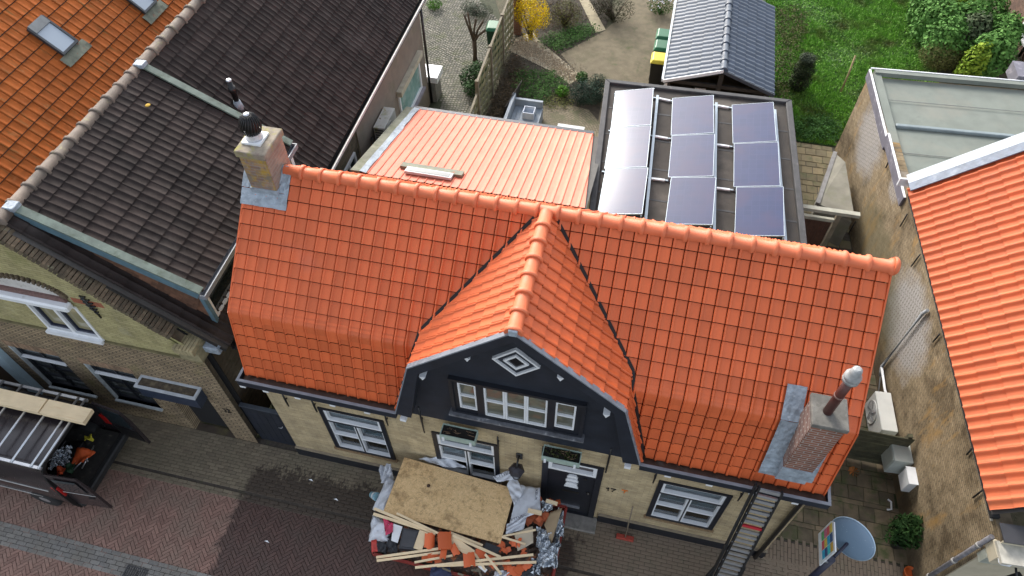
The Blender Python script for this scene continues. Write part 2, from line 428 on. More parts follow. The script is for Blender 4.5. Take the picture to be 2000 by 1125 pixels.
for k in range(2):                          # edging courses along the road
    for i in range(-50, 64):
        x, y = i*.205+(.05 if k else .12), YK-.035-k*.069
        if vis((x, y, 0)): T.cand.append(pl(x, y, 0, .001))
T.finish()
# drain grate in the channel
g = thing('drain_grate', 'black iron drain grate set in the grey brick channel of the road', 'drain', (-2.08, -3.01, 0))
mb = MB(); ring(MB(), 0, 0, 1, 1, .1, 0, 1)
gm = mat('cast_iron', (.03, .03, .032), .6, .2, 20)
mb.box((-2.3, -3.12, -.01), (-1.86, -3.10, .012)).box((-2.3, -2.92, -.01), (-1.86, -2.90, .012)).box((-2.3, -3.10, -.01), (-2.27, -2.92, .012)).box((-1.89, -3.10, -.01), (-1.86, -2.92, .012))
mb.build('rim', gm, g)
for i in range(8): MB().box((-2.255+i*.046, -3.10, -.008), (-2.232+i*.046, -2.92, .009)).build('bar', gm, g)
# wider side paving: bricks in front of the alley
front = sheet('alley_forecourt', [(9.62, -.02), (12.45, -.02), (12.45, .42), (9.62, .42)], -.006, JOINT)
T = Tiles(front, 'forecourt_brick', brickbox(.062, .198), WALKB)
for i in range(42):
    for k in range(3):
        x, y = 9.66+i*.0695, -.03+k*.205-(.1 if i % 2 else 0)
        if vis((x, y, 0)) and y < .42: T.cand.append(pl(x, y, 0))
T.finish()
# alley slabs between the houses
SLAB = mat('mossy_alley_slab', (.14, .115, .075), .8, .3, 4, col2=(.2, .16, .1), isl=.35, bump=.4, bscale=40, layers=(((.07, .085, .03), 3, .5, .68), ((.24, .17, .09), 2.2, .64, .8)))
alley = sheet('alley_path', [(9.6, .42), (12.5, .42), (12.0, 8.4), (9.6, 8.4)], -.012, mat('alley_joint_moss', (.04, .05, .02), .95, .3, 20))
T = Tiles(alley, 'paving_slab', brickbox(.292, .292, .04, .006), SLAB); T2 = Tiles(alley, 'edging_strip', brickbox(.94, .095, .04, .006), SLAB)
yy = .44; row = 0
while yy < 8.2:
    if row % 2 == 1:
        for i in range(3): T2.cand.append(pl(10.1+i*.95, yy+.05, 0, .004))
        yy += .105
    for i in range(9):
        x = 9.78+i*.3+(.12 if row % 2 else 0)
        if x < 12.25 and vis((x, yy, 0), 150): T.cand.append(pl(x, yy+.15, 0, .006, .015))
    yy += .302; row += 1
T.finish(); T2.finish()
# ---------------- back yard paving behind the flat roof
YARD = mat('ochre_yard_paver', (.2, .17, .09), .85, .3, 3, col2=(.26, .21, .12), isl=.3, bump=.3, layers=(((.09, .1, .04), 3, .5, .72),))
yard = sheet('back_yard', [(9.4, 8.3), (11.75, 8.3), (11.45, 12.55), (9.3, 12.55)], -.012, JOINT)
T = Tiles(yard, 'yard_paver', brickbox(.29, .29, .04, .008), YARD); T2 = Tiles(yard, 'small_yard_paver', brickbox(.29, .19, .04, .008), YARD)
yy = 8.5; row = 0
while yy < 12.5:
    small = row % 3 == 2; h = .2 if small else .3
    for i in range(9):
        x = 9.45+i*.3+(.14 if row % 2 else .02)
        if x < 11.7-(yy-8)*.05: (T2 if small else T).cand.append(pl(x, yy+h/2, 0, .006, .02))
    yy += h+.004; row += 1
T.finish(); T2.finish()
# ================================================================ MAIN HOUSE (new orange roof)
XL, XR = 0.0, 9.55
house = thing('brick_house', 'yellow brick house with new orange tiled roof and dark gabled dormer in the middle', 'house', (4.775, 2.4, 0))
YEL = brick('yellow_facade_brick', (.40, .31, .185), (.50, .40, .25), (.30, .245, .16), 'x', .21, .055, .005,
            layers=(((.16, .12, .06), 2.2, .62, .85), ((.5, .41, .25), 1.1, .6, .8)), bump=.35)
YELS = brick('yellow_side_brick', (.34, .25, .13), (.44, .33, .18), (.25, .2, .12), 'y', .21, .055, .005, layers=(((.14, .11, .06), 2, .55, .8),), bump=.35)
FM = frame_mat((0, 0, 0), (1, 0, 0), (0, -1, 0))          # local x right, local y out of the facade, z up
holes = [(.99, .80, 2.26, 2.45), (3.17, .80, 4.40, 2.45), (7.22, .78, 8.45, 2.42), (5.2, .08, 6.28, 2.44)]
holed_wall(FM, XL, XR, 0, 3.42, holes, .14).build('front_wall', YEL, house, fix=False)
prof = [(0.002, 0), (0.002, 3.4), (.2, 4.7), (1.97, 6.36), (4.9, 3.42), (4.9, 0)]
for x in (XL, XR-.02):
    MB().prism([(x, y, z) for y, z in prof], (.02, 0, 0)).build('side_wall', YELS, house)
MB().box((XL, 4.9, 0), (XR, 4.95, 3.4)).build('back_wall', YELS, house)
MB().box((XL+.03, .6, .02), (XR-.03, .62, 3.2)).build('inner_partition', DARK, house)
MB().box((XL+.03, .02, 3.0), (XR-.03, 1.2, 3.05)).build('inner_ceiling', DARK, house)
# plinth in two pieces, interrupted by the door
for a, b in ((-.02, 5.12), (6.36, 9.57)):
    MB().box((a, -.045, 0), (b, -.002, .32)).build('plinth', BLACKW, house)
    MB().box((a, -.052, .32), (b, -.002, .345)).build('plinth_ledge', mat('stone_ledge', (.25, .21, .15), .8, .2, 8), house)
MB().box((5.12, -.32, 0), (6.36, -.002, .085)).build('door_step', CONC, house, bevel=.01)
# ---- windows of the ground floor
CURT = mat('pale_blind', (.24, .31, .36), .7, .08, 3)
def lower_window(x0, z0, x1, z1):
    fr = MB(FM); t = .085
    ring(fr, x0, z0, x1, z1, t, -.10, .03, tb=.035, tt=.05)
    zt = z0+(z1-z0)*.70
    fr.box((x0+t, -.09, zt-.02), (x1-t, .02, zt+.02)); xm = (x0+x1)/2; fr.box((xm-.012, -.09, z0+.035), (xm+.012, .018, zt-.02))
    f = fr.build('window_frame', BLACKW, house)
    sash(f, FM, x0+t, zt+.02, x1-t, z1-.05, .05, -.07, .012, WHITE)
    for a, b in ((x0+t, xm-.012), (xm+.012, x1-t)):
        sash(f, FM, a, z0+.035, b, zt-.02, .028, -.075, .008, WHITE, bars_z=(.52,), bt=.05)
    bl = MB(FM)
    for i in range(18):
        z = z1-.08-i*.052
        bl.box((x0+t+.03, -.135, z-.004), (x1-t-.03, -.105, z+.03))
    bl.build('venetian_blind', CURT, f)
    sl = MB(FM).box((x0-.03, -.02, z0-.07), (x1+.03, .05, z0-.002)).build('window_sill', mat('brick_sill', (.24, .16, .085), .85, .3, 25, bump=.5), house)
GL = NT('clear_window_glass'); GL.b.inputs['Transmission Weight'].default_value = 1.0; PANE = GL.done((.75, .82, .83), .02, 0, .5)
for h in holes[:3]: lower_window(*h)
# ---- door
dx0, dz0, dx1, dz1 = holes[3]
f = MB(FM); ring(f, dx0, dz0, dx1, dz1, .11, -.12, .035, tb=.01, tt=.05)
df = f.build('door_frame', BLACKW, house)
door = MB(FM).box((dx0+.11, -.06, dz0+.02), (dx1-.11, -.015, 1.98)).build('front_door', BLACKW, house)
sash(df, FM, dx0+.11, 1.99, dx1-.11, dz1-.05, .065, -.06, .03, WHITE, glass_mat('dark_fanlight', (.03, .015, .012), .06), name='fanlight')
cx = (dx0+dx1)/2+.02
for i, (z, wd) in enumerate(((1.78, .2), (1.62, .24), (1.47, .22), (1.36, .26))):
    MB(FM).prism([(cx-wd/2, -.0, z), (cx+wd/2, -.0, z), (cx+wd/2-.035, .0, z+.10), (cx-wd/2+.035, 0, z+.10)], (0, .035, 0)).build('door_plate', WHITE, door)
MB(FM).box((cx-.16, -.015, 1.05), (cx+.16, .005, 1.10)).build('letter_slot', mat('dark_bronze', (.05, .045, .04), .35, metal=.6), door)
MB(FM).box((cx-.24, -.015, .35), (cx+.22, .02, .385)).build('kick_bar', STEEL, door)
MB(FM).lathe([(.02, 0), (.035, .02), (.035, .04), (.01, .06)], (cx+.33, 0, 1.15), 10).build('door_knob', mat('dark_bronze', (.05, .045, .04)), door)
MB(FM).box((cx+.2, -.015, 1.72), (cx+.26, 0, 1.78)).build('peephole', mat('dark_bronze', (.05, .045, .04)), door)
# ---- house number and orange mark
def stroke(pts, y, r, name, m, parent): return MB().tube([(x, y, z) for x, z in pts], r, 6).build(name, m, parent)
n0 = ony(1184, 956, -.01); k = .1
stroke([(n0.x, n0.z+.06), (n0.x+.035, n0.z+.09), (n0.x+.035, n0.z-.03)], -.012, .012, 'house_number', BLACKP, house)
stroke([(n0.x+.08, n0.z+.085), (n0.x+.165, n0.z+.085), (n0.x+.11, n0.z-.03)], -.012, .012, 'house_number', BLACKP, house)
n1 = ony(1219, 960, -.01); OR = mat('orange_paint', (.7, .18, .02), .5)
stroke([(n1.x-.05, n1.z+.05), (n1.x+.06, n1.z+.055)], -.01, .011, 'orange_mark', OR, house); stroke([(n1.x+.02, n1.z+.05), (n1.x+.005, n1.z-.06)], -.01, .011, 'orange_mark', OR, house)
# ---- iron wall anchors
for (a, b) in (((553, 770), (562, 793)), ((610, 781), (617, 804)), ((751, 810), (758, 831)), ((817, 795), (829, 845)), ((971, 853), (974, 877)), ((1062, 872), (1058, 894)), ((1194, 876), (1183, 923)), ((1284, 922), (1275, 943)), ((1454, 959), (1441, 978))):
    p, q = ony(*a, -.05), ony(*b, -.05); xm = (p.x+q.x)/2; p.x = q.x = xm
    mb = MB().tube([p, (p+q)/2, q], [.013, .02, .013], 6); m_ = (p+q)/2; mb.tube([m_, m_+Vector((0, .07, 0))], .016, 6)
    mb.build('wall_anchor', BLACKP, house)
# ================= roof
ZE, YE, ZK, YKK, ZR, YR = 3.42, -.13, 4.83, .2, 6.42, 1.97
roof = MB()
tr = .03
UND = mat('orange_roof_underlay', (.10, .022, .011), .95)
roof.prism([(XL, YKK+tr, ZK-tr), (XL, YR, ZR-.06), (XL, 4.92, 3.5), (XL, 4.9, 3.42), (XL, YR, 6.25), (XL, YKK+.15, ZK-.1)], (XR-XL, 0, 0))
roofo = roof.build('roof', UND, house)
for xa, xb in ((XL, 2.80), (6.73, XR)):
    MB().prism([(xa, YE+.01+tr, ZE), (xa, YKK+tr, ZK-tr+.001), (xa, YKK+.15, ZK-.1), (xa, .05, ZE)], (xb-xa, 0, 0)).build('lower_underlay', UND, roofo)
CW = (XR-XL+.06)/52; SL = Vector((0, YKK-YE, ZK-ZE)); SU = Vector((0, YR-YKK, ZR-ZK)); RHL = SL.length/6; RHU = SU.length/10
TP = [(.001, -.014), (.004, .012), (.014, .022), (.03, .022), (.040, .010), (.046, .002), (.1, -.001), (.15, .0), (CW-.012, .003), (CW-.010, -.014)]
tile = tile_mesh(TP, .226, .022)
tileL = tile_mesh(TP, .219, .008)
TS = Tiles(roofo, 'roof_tile', tile, ORANGE); TSL = Tiles(roofo, 'lower_roof_tile', tileL, ORANGE)
ux = Vector((1, 0, 0)); x0 = XL-.03
# dormer geometry (same profile turned a quarter)
DXC = 4.765; DKX, DKZ, DEX, DEZ, DRZ = 1.60, 5.02, 2.02, 3.50, 6.47; DY = -.27
sL, sU = SL.normalized(), SU.normalized()
# valley limits in the planes of the main roof: x as a function of slope distance v
def vlim(side, zA, xA, zB, xB, O, s):
    vA, vB = (zA-O[2])/s.z, (zB-O[2])/s.z; uA, uB = xA-O[0], xB-O[0]
    # line through (uA,vA),(uB,vB): keep left (side=-1) or right (side=1)
    a, b = (vB-vA), -(uB-uA); k = a*uA+b*vA
    if a < 0: a, b, k = -a, -b, -k
    return (a, b, k) if side < 0 else (-a, -b, -k)
OL = (x0, YE, ZE); OU = (x0, YKK, ZK)
gap = .055
for sd_ in (-1, 1):
    cl = [vlim(sd_, DEZ, DXC+sd_*(DEX+gap), DKZ, DXC+sd_*(DKX+gap), OL, sL)]
    TSL.lay(OL, ux, sL, CW, RHL, 0, 52, 0, 6, cl+[(0, 1, SL.length-.05)])
    cl = [vlim(sd_, ZK, DXC+sd_*(DKX+gap+.02), ZR, DXC+sd_*(gap+.01), OU, sU)]
    TS.lay(OU, ux, sU, CW, RHU, 0, 52, 0, 10, cl+[(0, -1, -.06), (0, 1, SU.length)])
# kink tiles
kp = []
for s_, z_ in ((-.13, 0), (-.06, 0), (-.02, .0), (0, .0), (.02, .0), (.07, .0), (.13, 0)):
    base = Vector((0, YKK, ZK))+(sL*s_ if s_ < 0 else sU*s_)
    kp.append(base)
nL = Vector((0, -sL.z, sL.y)); nU = Vector((0, -sU.z, sU.y))
V = []; F = []; SM = []; n = len(TP)
for i, b in enumerate(kp):
    tt = i/(len(kp)-1); nn = nL.lerp(nU, min(1, max(0, (i-1)/(len(kp)-3)))).normalized()
    rnd = -.004 if i == 3 else 0
    off = .012 if i == 0 else .009
    V += [(x, b.y-YKK+nn.y*(z+off+rnd+.004), b.z-ZK+nn.z*(z+off+rnd+.004)) for x, z in TP]
for i in range(len(kp)-1):
    for j in range(n-1): F.append((i*n+j, i*n+j+1, (i+1)*n+j+1, (i+1)*n+j)); SM.append(True)
k = len(V); b = kp[0]; V += [V[j] for j in range(n)]+[(x, b.y-YKK+nL.y*-.01, b.z-ZK+nL.z*-.01) for x, z in TP]
for j in range(n-1): F.append((k+j, k+n+j, k+n+j+1, k+j+1)); SM.append(False)
TK = Tiles(roofo, 'bend_tile', (V, F, SM), ORANGE)
for c in range(52):
    x = x0+c*CW
    xl_, xr_ = DXC-DKX-.075, DXC+DKX+.075
    if x+CW < xl_ or x > xr_: TK.cand.append(Matrix.Translation((x, YKK, ZK)))
    elif x < xl_ or x+CW > xr_:
        bm = bmesh.new(); vs = [bm.verts.new(Vector(p)+Vector((x, YKK, ZK))) for p in V]
        for f_ in F: bm.faces.new([vs[q] for q in f_]).smooth = True
        bmesh.ops.bisect_plane(bm, geom=bm.verts[:]+bm.edges[:]+bm.faces[:], plane_co=(xl_ if x < xl_ else xr_, 0, 0), plane_no=(1 if x < xl_ else -1, 0, 0), clear_outer=True)
        bm.verts.index_update(); k0 = len(TK.V); TK.V += [p.co.copy() for p in bm.verts]
        for f_ in bm.faces: TK.F.append([p.index+k0 for p in f_.verts]); TK.SM.append(True)
        bm.free()
TK.finish()
# back slope of the main roof and the low rear roof
SB = Vector((0, -(4.92-YR), ZR-3.5)); sB = SB.normalized(); RB = 12
TB = Tiles(roofo, 'rear_slope_tile', tile, ORANGE)
TB.lay((XR+.03, 4.95, 3.5), (-1, 0, 0), sB, CW, SB.length/RB, 0, 52, 0, RB, [(0, 1, SB.length)]); TB.finish(0)
# dormer slopes: u runs along y, v up the slope
dU = (Vector((DXC, 0, DRZ))-Vector((DXC-DKX, 0, DKZ))); dL = (Vector((DXC-DKX, 0, DKZ))-Vector((DXC-DEX, 0, DEZ)))
for sd_ in (-1, 1):
    sv = Vector((-sd_*dU.x, 0, dU.z)).normalized(); lv = Vector((-sd_*dL.x, 0, dL.z)).normalized()
    ya = lambda z: YKK+(z-ZK)/(ZR-ZK)*(YR-YKK)-.03 if z > ZK else YE+(z-ZE)/(ZK-ZE)*(YKK-YE)-.03
    for (Z0, Z1, X0, vec, s_, nr) in ((DKZ, DRZ, DKX, dU, sv, 9), (DEZ, DKZ, DEX, dL, lv, 6)):
        Ln = vec.length; rh = Ln/nr
        if sd_ < 0: O = Vector((DXC-X0, 2.2, Z0)); U = Vector((0, -1, 0)); u = lambda y: 2.2-y
        else: O = Vector((DXC+X0, DY, Z0)); U = Vector((0, 1, 0)); u = lambda y: y-DY
        uA, uB = u(ya(Z0)), u(ya(Z1)); vA, vB = 0, Ln
        a, b = (vB-vA), -(uB-uA); k = a*uA+b*vA
        if sd_ < 0: a, b, k = -a, -b, -k
        cl = [(a, b, k), (0, 1, Ln)]+([(1, 0, u(DY))] if sd_ < 0 else [(-1, 0, 0)])
        TS.lay(O, U, s_, CW, rh, 0, 14, 0, nr, cl)
TS.finish(190); TSL.finish(110)
# dormer underlay
MB().prism([(DXC-DEX+.03, DY+.03, DEZ), (DXC-DKX+.03, DY+.03, DKZ-.03), (DXC, DY+.03, DRZ-.05), (DXC+DKX-.03, DY+.03, DKZ-.03), (DXC+DEX-.03, DY+.03, DEZ), (DXC+DEX-.1, DY+.03, DEZ), (DXC+DKX-.1, DY+.03, DKZ-.08), (DXC, DY+.03, DRZ-.14), (DXC-DKX+.1, DY+.03, DKZ-.08), (DXC-DEX+.1, DY+.03, DEZ)], (0, 2.2, 0)).build('dormer_underlay', UND, roofo)
# black valley linings
VB = mat('black_valley_lining', (.008, .008, .009), .6)
for sd_ in (-1, 1):
    yv = lambda z: YKK+(z-ZK)/(ZR-ZK)*(YR-YKK) if z > ZK else YE+(z-ZE)/(ZK-ZE)*(YKK-YE)
    xv = lambda z: DXC+sd_*(DKX-(z-DKZ)/(DRZ-DKZ)*DKX) if z > DKZ else DXC+sd_*(DEX-(z-DEZ)/(DKZ-DEZ)*(DEX-DKX))
    zz = [6.36, DKZ, ZK, 3.52]; P_ = [Vector((xv(z_)+sd_*.03, yv(z_)-.012, z_+.012)) for z_ in zz]
    mb = MB()
    for a_, b_ in zip(P_, P_[1:]): mb.bar(a_, b_, .05, .02, (0, -1, .6))
    mb.build('valley_lining', VB, roofo)
# ---- ridge caps
def cap_mesh(L=.325, r=.105, rc=.125, n=9):
    V = []; F = []; SM = []
    secs = [(0, rc), (.012, rc+.008), (.05, rc+.008), (.064, r), (L, r-.006)]
    for s_, rr in secs:
        for j in range(n):
            a = math.pi*(j/(n-1)*1.12-.06); V.append((s_, math.cos(a)*rr*.98, math.sin(a)*rr*.95-.035))
    for i in range(len(secs)-1):
        for j in range(n-1): F.append((i*n+j, (i+1)*n+j, (i+1)*n+j+1, i*n+j+1)); SM.append(True)
    k = len(V); V += [V[j] for j in range(n)]; V.append((0, 0, -.05))
    for j in range(n-1): F.append((k+j, k+j+1, k+n)); SM.append(False)
    return V, F, SM
RC = Tiles(roofo, 'ridge_cap', cap_mesh(), ORANGE_RIDGE)
def run_caps(T, a, b, n, up=Vector((0, 0, 1))):
    a = Vector(a); b = Vector(b); d = (b-a).normalized(); s_ = up.cross(d).normalized(); u_ = d.cross(s_)
    st = (b-a).length/n
    for i in range(n):
        p = a+d*st*i+u_*random.gauss(0, .003)
        T.cand.append(Matrix(((d.x, s_.x, u_.x, p.x), (d.y, s_.y, u_.y, p.y), (d.z, s_.z, u_.z, p.z), (0, 0, 0, 1))))
run_caps(RC, (XR+.05, YR, ZR), (.60, YR, ZR), 29)
run_caps(RC, (DXC, DY-.02, DRZ+.0), (DXC, YR-.1, DRZ+.02), 7)
RC.finish()
MB().lathe([(.11, -.02), (.115, .0), (.1, .04), (.05, .065)], (0, 0, 0), 16).build('x', ORANGE_RIDGE) if False else None
mb = MB(Matrix.Translation((XR+.05, YR, ZR)) @ Matrix.Rotation(R(90), 4, 'Y')); mb.lathe([(.125, -.02), (.128, .02), (.1, .05), (.04, .062)], (0, 0, 0), 14); mb.build('ridge_end', ORANGE_RIDGE, roofo)
# ---- verges of the tiles at both ends
for x in (XL-.035, XR+.03):
    mb = MB()
    for a, b, s_ in ((Vector((x, YE, ZE)), Vector((x, YKK, ZK)), nL), (Vector((x, YKK, ZK)), Vector((x, YR, ZR)), nU)):
        mb.bar(a-s_*.02, b-s_*.02, .02, .1, s_)
    mb.build('verge_strip', ORANGE, roofo)
# ---- gutters
RUST = mat('red_brown_gutter_lining', (.09, .045, .03), .5, .35, 6, layers=(((.16, .12, .1), 5, .55, .75),))
def gutter(xa, xb, endl, endr):
    mb = MB(); y0, y1, z0, z1 = -.31, -.10, 3.30, 3.47
    mb.box((xa, y0, z0), (xb, y0+.025, z1)); mb.box((xa, y0+.025, z0), (xb, -.002, z0+.025))
    if endl: mb.box((xa, y0+.025, z0+.025), (xa+.025, .25, z1))
    if endr: mb.box((xb-.025, y0+.025, z0+.025), (xb, .25, z1))
    g_ = mb.build('gutter', NAVY, house)
    MB().box((xa-.004, y0-.008, z1), (xb+.004, y0+.04, z1+.012)).build('gutter_rim', GREYTRIM, g_)
    MB().box((xa+.03, y0+.027, z0+.027), (xb-.03, -.01, z0+.05)).build('gutter_lining', RUST, g_)
    if endl: MB().box((xa-.004, y0+.042, z1), (xa+.04, .25, z1+.012)).build('gutter_rim', GREYTRIM, g_)
    if endr: MB().box((xb-.04, y0+.042, z1), (xb+.004, .25, z1+.012)).build('gutter_rim', GREYTRIM, g_)
gutter(-.13, 2.74, 1, 0); gutter(6.79, 9.66, 0, 1)
for px, py in ((475, 756), (519, 764), (581, 777), (649, 791), (717, 806), (787, 820), (1226, 911), (1305, 928), (1386, 946), (1469, 964), (1553, 982)):
    p = ony(px, py, -.29)
    MB().box((p.x-.05, -.30, 3.22), (p.x+.05, -.14, 3.298)).build('rafter_foot', WHITE, house)
for x in (-.12, 9.62): MB().prism([(x, -.28, 3.29), (x, -.02, 3.29), (x, -.02, 3.16)], (.03, 0, 0)).build('rafter_foot', WHITE, house)
MB().tube([(9.40, -.2, 3.3), (9.40, -.2, 3.22), (9.42, -.08, 3.05), (9.42, -.08, .05)], .04, 10).build('downpipe', BLACKP, house)
# ---- dormer gable: weatherboards
def xlim(z, ins=.06):
    if z < DKZ: return DEX-(z-DEZ)/(DKZ-DEZ)*(DEX-DKX)-ins
    return DKX-(z-DKZ)/(DRZ-DKZ)*DKX-ins
z = 3.08; GY = -.055
gb = MB().prism([(DXC-1.85, -.02, 3.1), (DXC+1.85, -.02, 3.1), (DXC+1.85, -.02, 3.6), (DXC+DKX-.1, -.02, DKZ), (DXC, -.02, DRZ-.15), (DXC-DKX+.1, -.02, DKZ), (DXC-1.85, -.02, 3.6)], (0, .02, 0)).build('gable', NAVY, house)
while z < 6.3:
    zt = min(z+.155, 6.36); a, b = min(xlim(z), 1.87), max(.01, min(xlim(zt), 1.87))
    MB().add([(DXC-a, GY, z), (DXC+a, GY, z), (DXC+b, GY+.018, zt), (DXC-b, GY+.018, zt), (DXC-a, -.021, z), (DXC+a, -.021, z), (DXC+b, -.021, zt), (DXC-b, -.021, zt)],
             [(0, 1, 2, 3), (4, 5, 1, 0), (5, 6, 2, 1), (6, 7, 3, 2), (7, 4, 0, 3), (4, 7, 6, 5)]).build('weatherboard', NAVY, gb)
    z += .157
# bargeboards
def barge(pts_o, pts_i):
    mb = MB()
    for i in range(len(pts_o)-1):
        a, b, c, d = pts_o[i], pts_o[i+1], pts_i[i+1], pts_i[i]
        mb.prism([(a[0], DY-.04, a[1]), (b[0], DY-.04, b[1]), (c[0], DY-.04, c[1]), (d[0], DY-.04, d[1])], (0, .03, 0))
    return mb
for s_ in (-1, 1):
    po = [(DXC+s_*(DEX-.01), 3.47), (DXC+s_*DKX, DKZ+.02), (DXC, DRZ+.0)]; pi_ = [(DXC+s_*(DEX-.27), 3.44), (DXC+s_*(DKX-.14), DKZ-.09), (DXC, DRZ-.20)]
    barge(po, pi_).build('bargeboard', NAVY, house)
    mb = MB()
    for (a, b) in ((po[0], po[1]), (po[1], po[2])):
        d = Vector((b[0]-a[0], 0, b[1]-a[1])).normalized(); nn = Vector((-d.z, 0, d.x)); nn = nn if nn.z > 0 else -nn
        p, q = Vector((a[0], DY-.005, a[1]))+nn*.012, Vector((b[0], DY-.005, b[1]))+nn*.012
        mb.bar(p, q, .085, .022, nn)
    mb.build('zinc_edge', GREYTRIM, house)
    # soffit back to the boards
    mb = MB()
    for i in range(2):
        a, b = pi_[i], pi_[i+1]; mb.face([(a[0], DY-.01, a[1]+.03), (b[0], DY-.01, b[1]+.03), (b[0], -.03, b[1]+.03), (a[0], -.03, a[1]+.03)])
    a, b = po[0], pi_[0]; mb.face([(a[0], DY-.01, 3.46), (b[0], DY-.01, 3.45), (b[0], -.03, 3.45), (a[0], -.03, 3.46)])
    mb.build('soffit', NAVY, house)
MB().box((DXC-.06, DY-.05, DRZ-.06), (DXC+.06, DY+.03, DRZ+.06)).build('apex_flashing', LEAD, house, bevel=.01)
for (px, py) in ((1008, 661), (914, 696), (827, 733), (1096, 734), (1185, 806)):
    p = ony(px, py, -.2); MB().prism([(p.x-.05, -.26, p.z+.04), (p.x+.05, -.26, p.z+.04), (p.x+.0, -.26, p.z-.05)], (0, .16, 0)).build('purlin_end', WHITE, house)
# gable windows
gf = MB(FM)
ring(gf, 3.69, 3.62, 5.82, 4.66, .06, .03, .13, tb=.05, tt=.06)
for xa, xb in ((4.12, 4.235), (5.245, 5.36)): gf.box((xa, .03, 3.67), (xb, .12, 4.60))
for xa, xb in ((3.75, 3.82), (5.68, 5.76)): gf.box((xa, .03, 3.67), (xb, .10, 4.60))
for xa, xb in ((3.82, 4.12), (5.36, 5.68)): gf.box((xa, .03, 3.67), (xb, .10, 3.77))
gfo = gf.build('gable_window_frame', BLACKW, house)
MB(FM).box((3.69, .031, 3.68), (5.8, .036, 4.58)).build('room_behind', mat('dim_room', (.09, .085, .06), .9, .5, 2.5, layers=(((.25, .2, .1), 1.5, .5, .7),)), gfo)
PG = glass_mat('gable_glass', (.12, .12, .09), .05, .8)
for (xa, xb, za, zb) in ((3.825, 4.115, 3.775, 4.56), (5.365, 5.675, 3.775, 4.56)): sash(gfo, FM, xa, za, xb, zb, .028, .05, .105, WHITE, PG, bars_z=(.5,), bt=.03)
for i in range(3): sash(gfo, FM, 4.24+i*.335, 3.68, 4.57+i*.335, 4.59, .03, .05, .105, WHITE, PG, bars_z=(.52,), bt=.03)
MB(FM).box((3.64, .03, 3.57), (5.86, .19, 3.615)).build('gable_window_sill', mat('worn_grey_sill', (.12, .125, .14), .6, .4, 9, layers=(((.4, .4, .4), 9, .6, .7),)), house)
# diamond window
dm = MB(); c = Vector((DXC-.015, 0, 5.42))
def dia(mb, r1, r2, y0, y1):
    o_ = [(c.x+r1, c.z), (c.x, c.z+r1), (c.x-r1, c.z), (c.x, c.z-r1)]; i_ = [(c.x+r2, c.z), (c.x, c.z+r2), (c.x-r2, c.z), (c.x, c.z-r2)]
    for q in range(4):
        w_ = (q+1) % 4
        mb.prism([(o_[q][0], y0, o_[q][1]), (o_[w_][0], y0, o_[w_][1]), (i_[w_][0], y0, i_[w_][1]), (i_[q][0], y0, i_[q][1])], (0, y1-y0, 0))
dia(dm, .35, .305, -.10, -.05); dmo = dm.build('diamond_window_frame', WHITE, house)
dm = MB(); dia(dm, .305, .19, -.065, -.05); dm.build('diamond_panel', NAVY, dmo)
dm = MB(); dia(dm, .19, .14, -.09, -.05); dm.build('diamond_inner_frame', WHITE, dmo)
MB().prism([(c.x+.15, -.07, c.z), (c.x, -.07, c.z+.15), (c.x-.15, -.07, c.z), (c.x, -.07, c.z-.15)], (0, .01, 0)).build('window_pane', glass_mat('dark_glass', (.01, .01, .012)), dmo)
# ================= chimneys
CBR = brick('chimney_lichen_brick', (.2, .13, .11), (.3, .2, .16), (.25, .22, .2), 'x', .21, .06, .008, layers=(((.45, .29, .015), 2.8, .40, .58), ((.2, .17, .13), 9, .52, .66), ((.12, .1, .08), 7, .6, .8)))
CBRY = brick('chimney_side_brick', (.24, .17, .14), (.32, .23, .18), (.28, .24, .21), 'y', .21, .06, .008, layers=(((.38, .27, .04), 3.5, .62, .75), ((.1, .08, .07), 6, .6, .8)))
x0_, x1_, y0_, y1_ = .13, .55, 1.63, 2.2
ch = MB().box((x0_, y0_, 5.7), (x1_, y1_, 6.88)).build('chimney', CBR, house)
MB().box((x1_, y0_+.01, 5.7), (x1_+.006, y1_-.01, 6.875)).build('chimney_side', CBRY, ch)
MB().box((x0_-.035, y0_-.035, 6.88), (x1_+.04, y1_+.035, 7.0)).build('chimney_cap', mat('mossy_cap', (.26, .22, .17), .9, .25, 8, bump=.5, layers=(((.3, .28, .05), 5, .5, .7), ((.14, .09, .08), 9, .58, .75))), ch, bevel=.012)
fl = MB()
def roofz(y): return ZK+(y-YKK)*(ZR-ZK)/(YR-YKK) if y < YR else ZR-(y-YR)
def patch(mb, xa, xb, ya_, yb_, lift, nseg=6):
    k = len(mb.v)
    for i in range(nseg+1):
        y = ya_+(yb_-ya_)*i/nseg
        for x in np.linspace(xa, xb, 8): mb.v.append(Vector((x, y, roofz(y)+lift+random.uniform(-.008, .012))))
    for i in range(nseg):
        for j in range(7): a = k+i*8+j; mb.f.append([a, a+1, a+9, a+8]); mb.sm.append(False)
patch(fl, -.06, .72, 1.46, 1.65, .06); patch(fl, -.06, .14, 1.65, 2.2, .075); patch(fl, .54, .72, 1.65, 1.97, .06)
fl.box((x0_-.02, y0_-.02, 5.8), (x1_+.025, y1_+.02, 6.25)); fl.build('lead_flashing', LEAD, ch, fix=False)
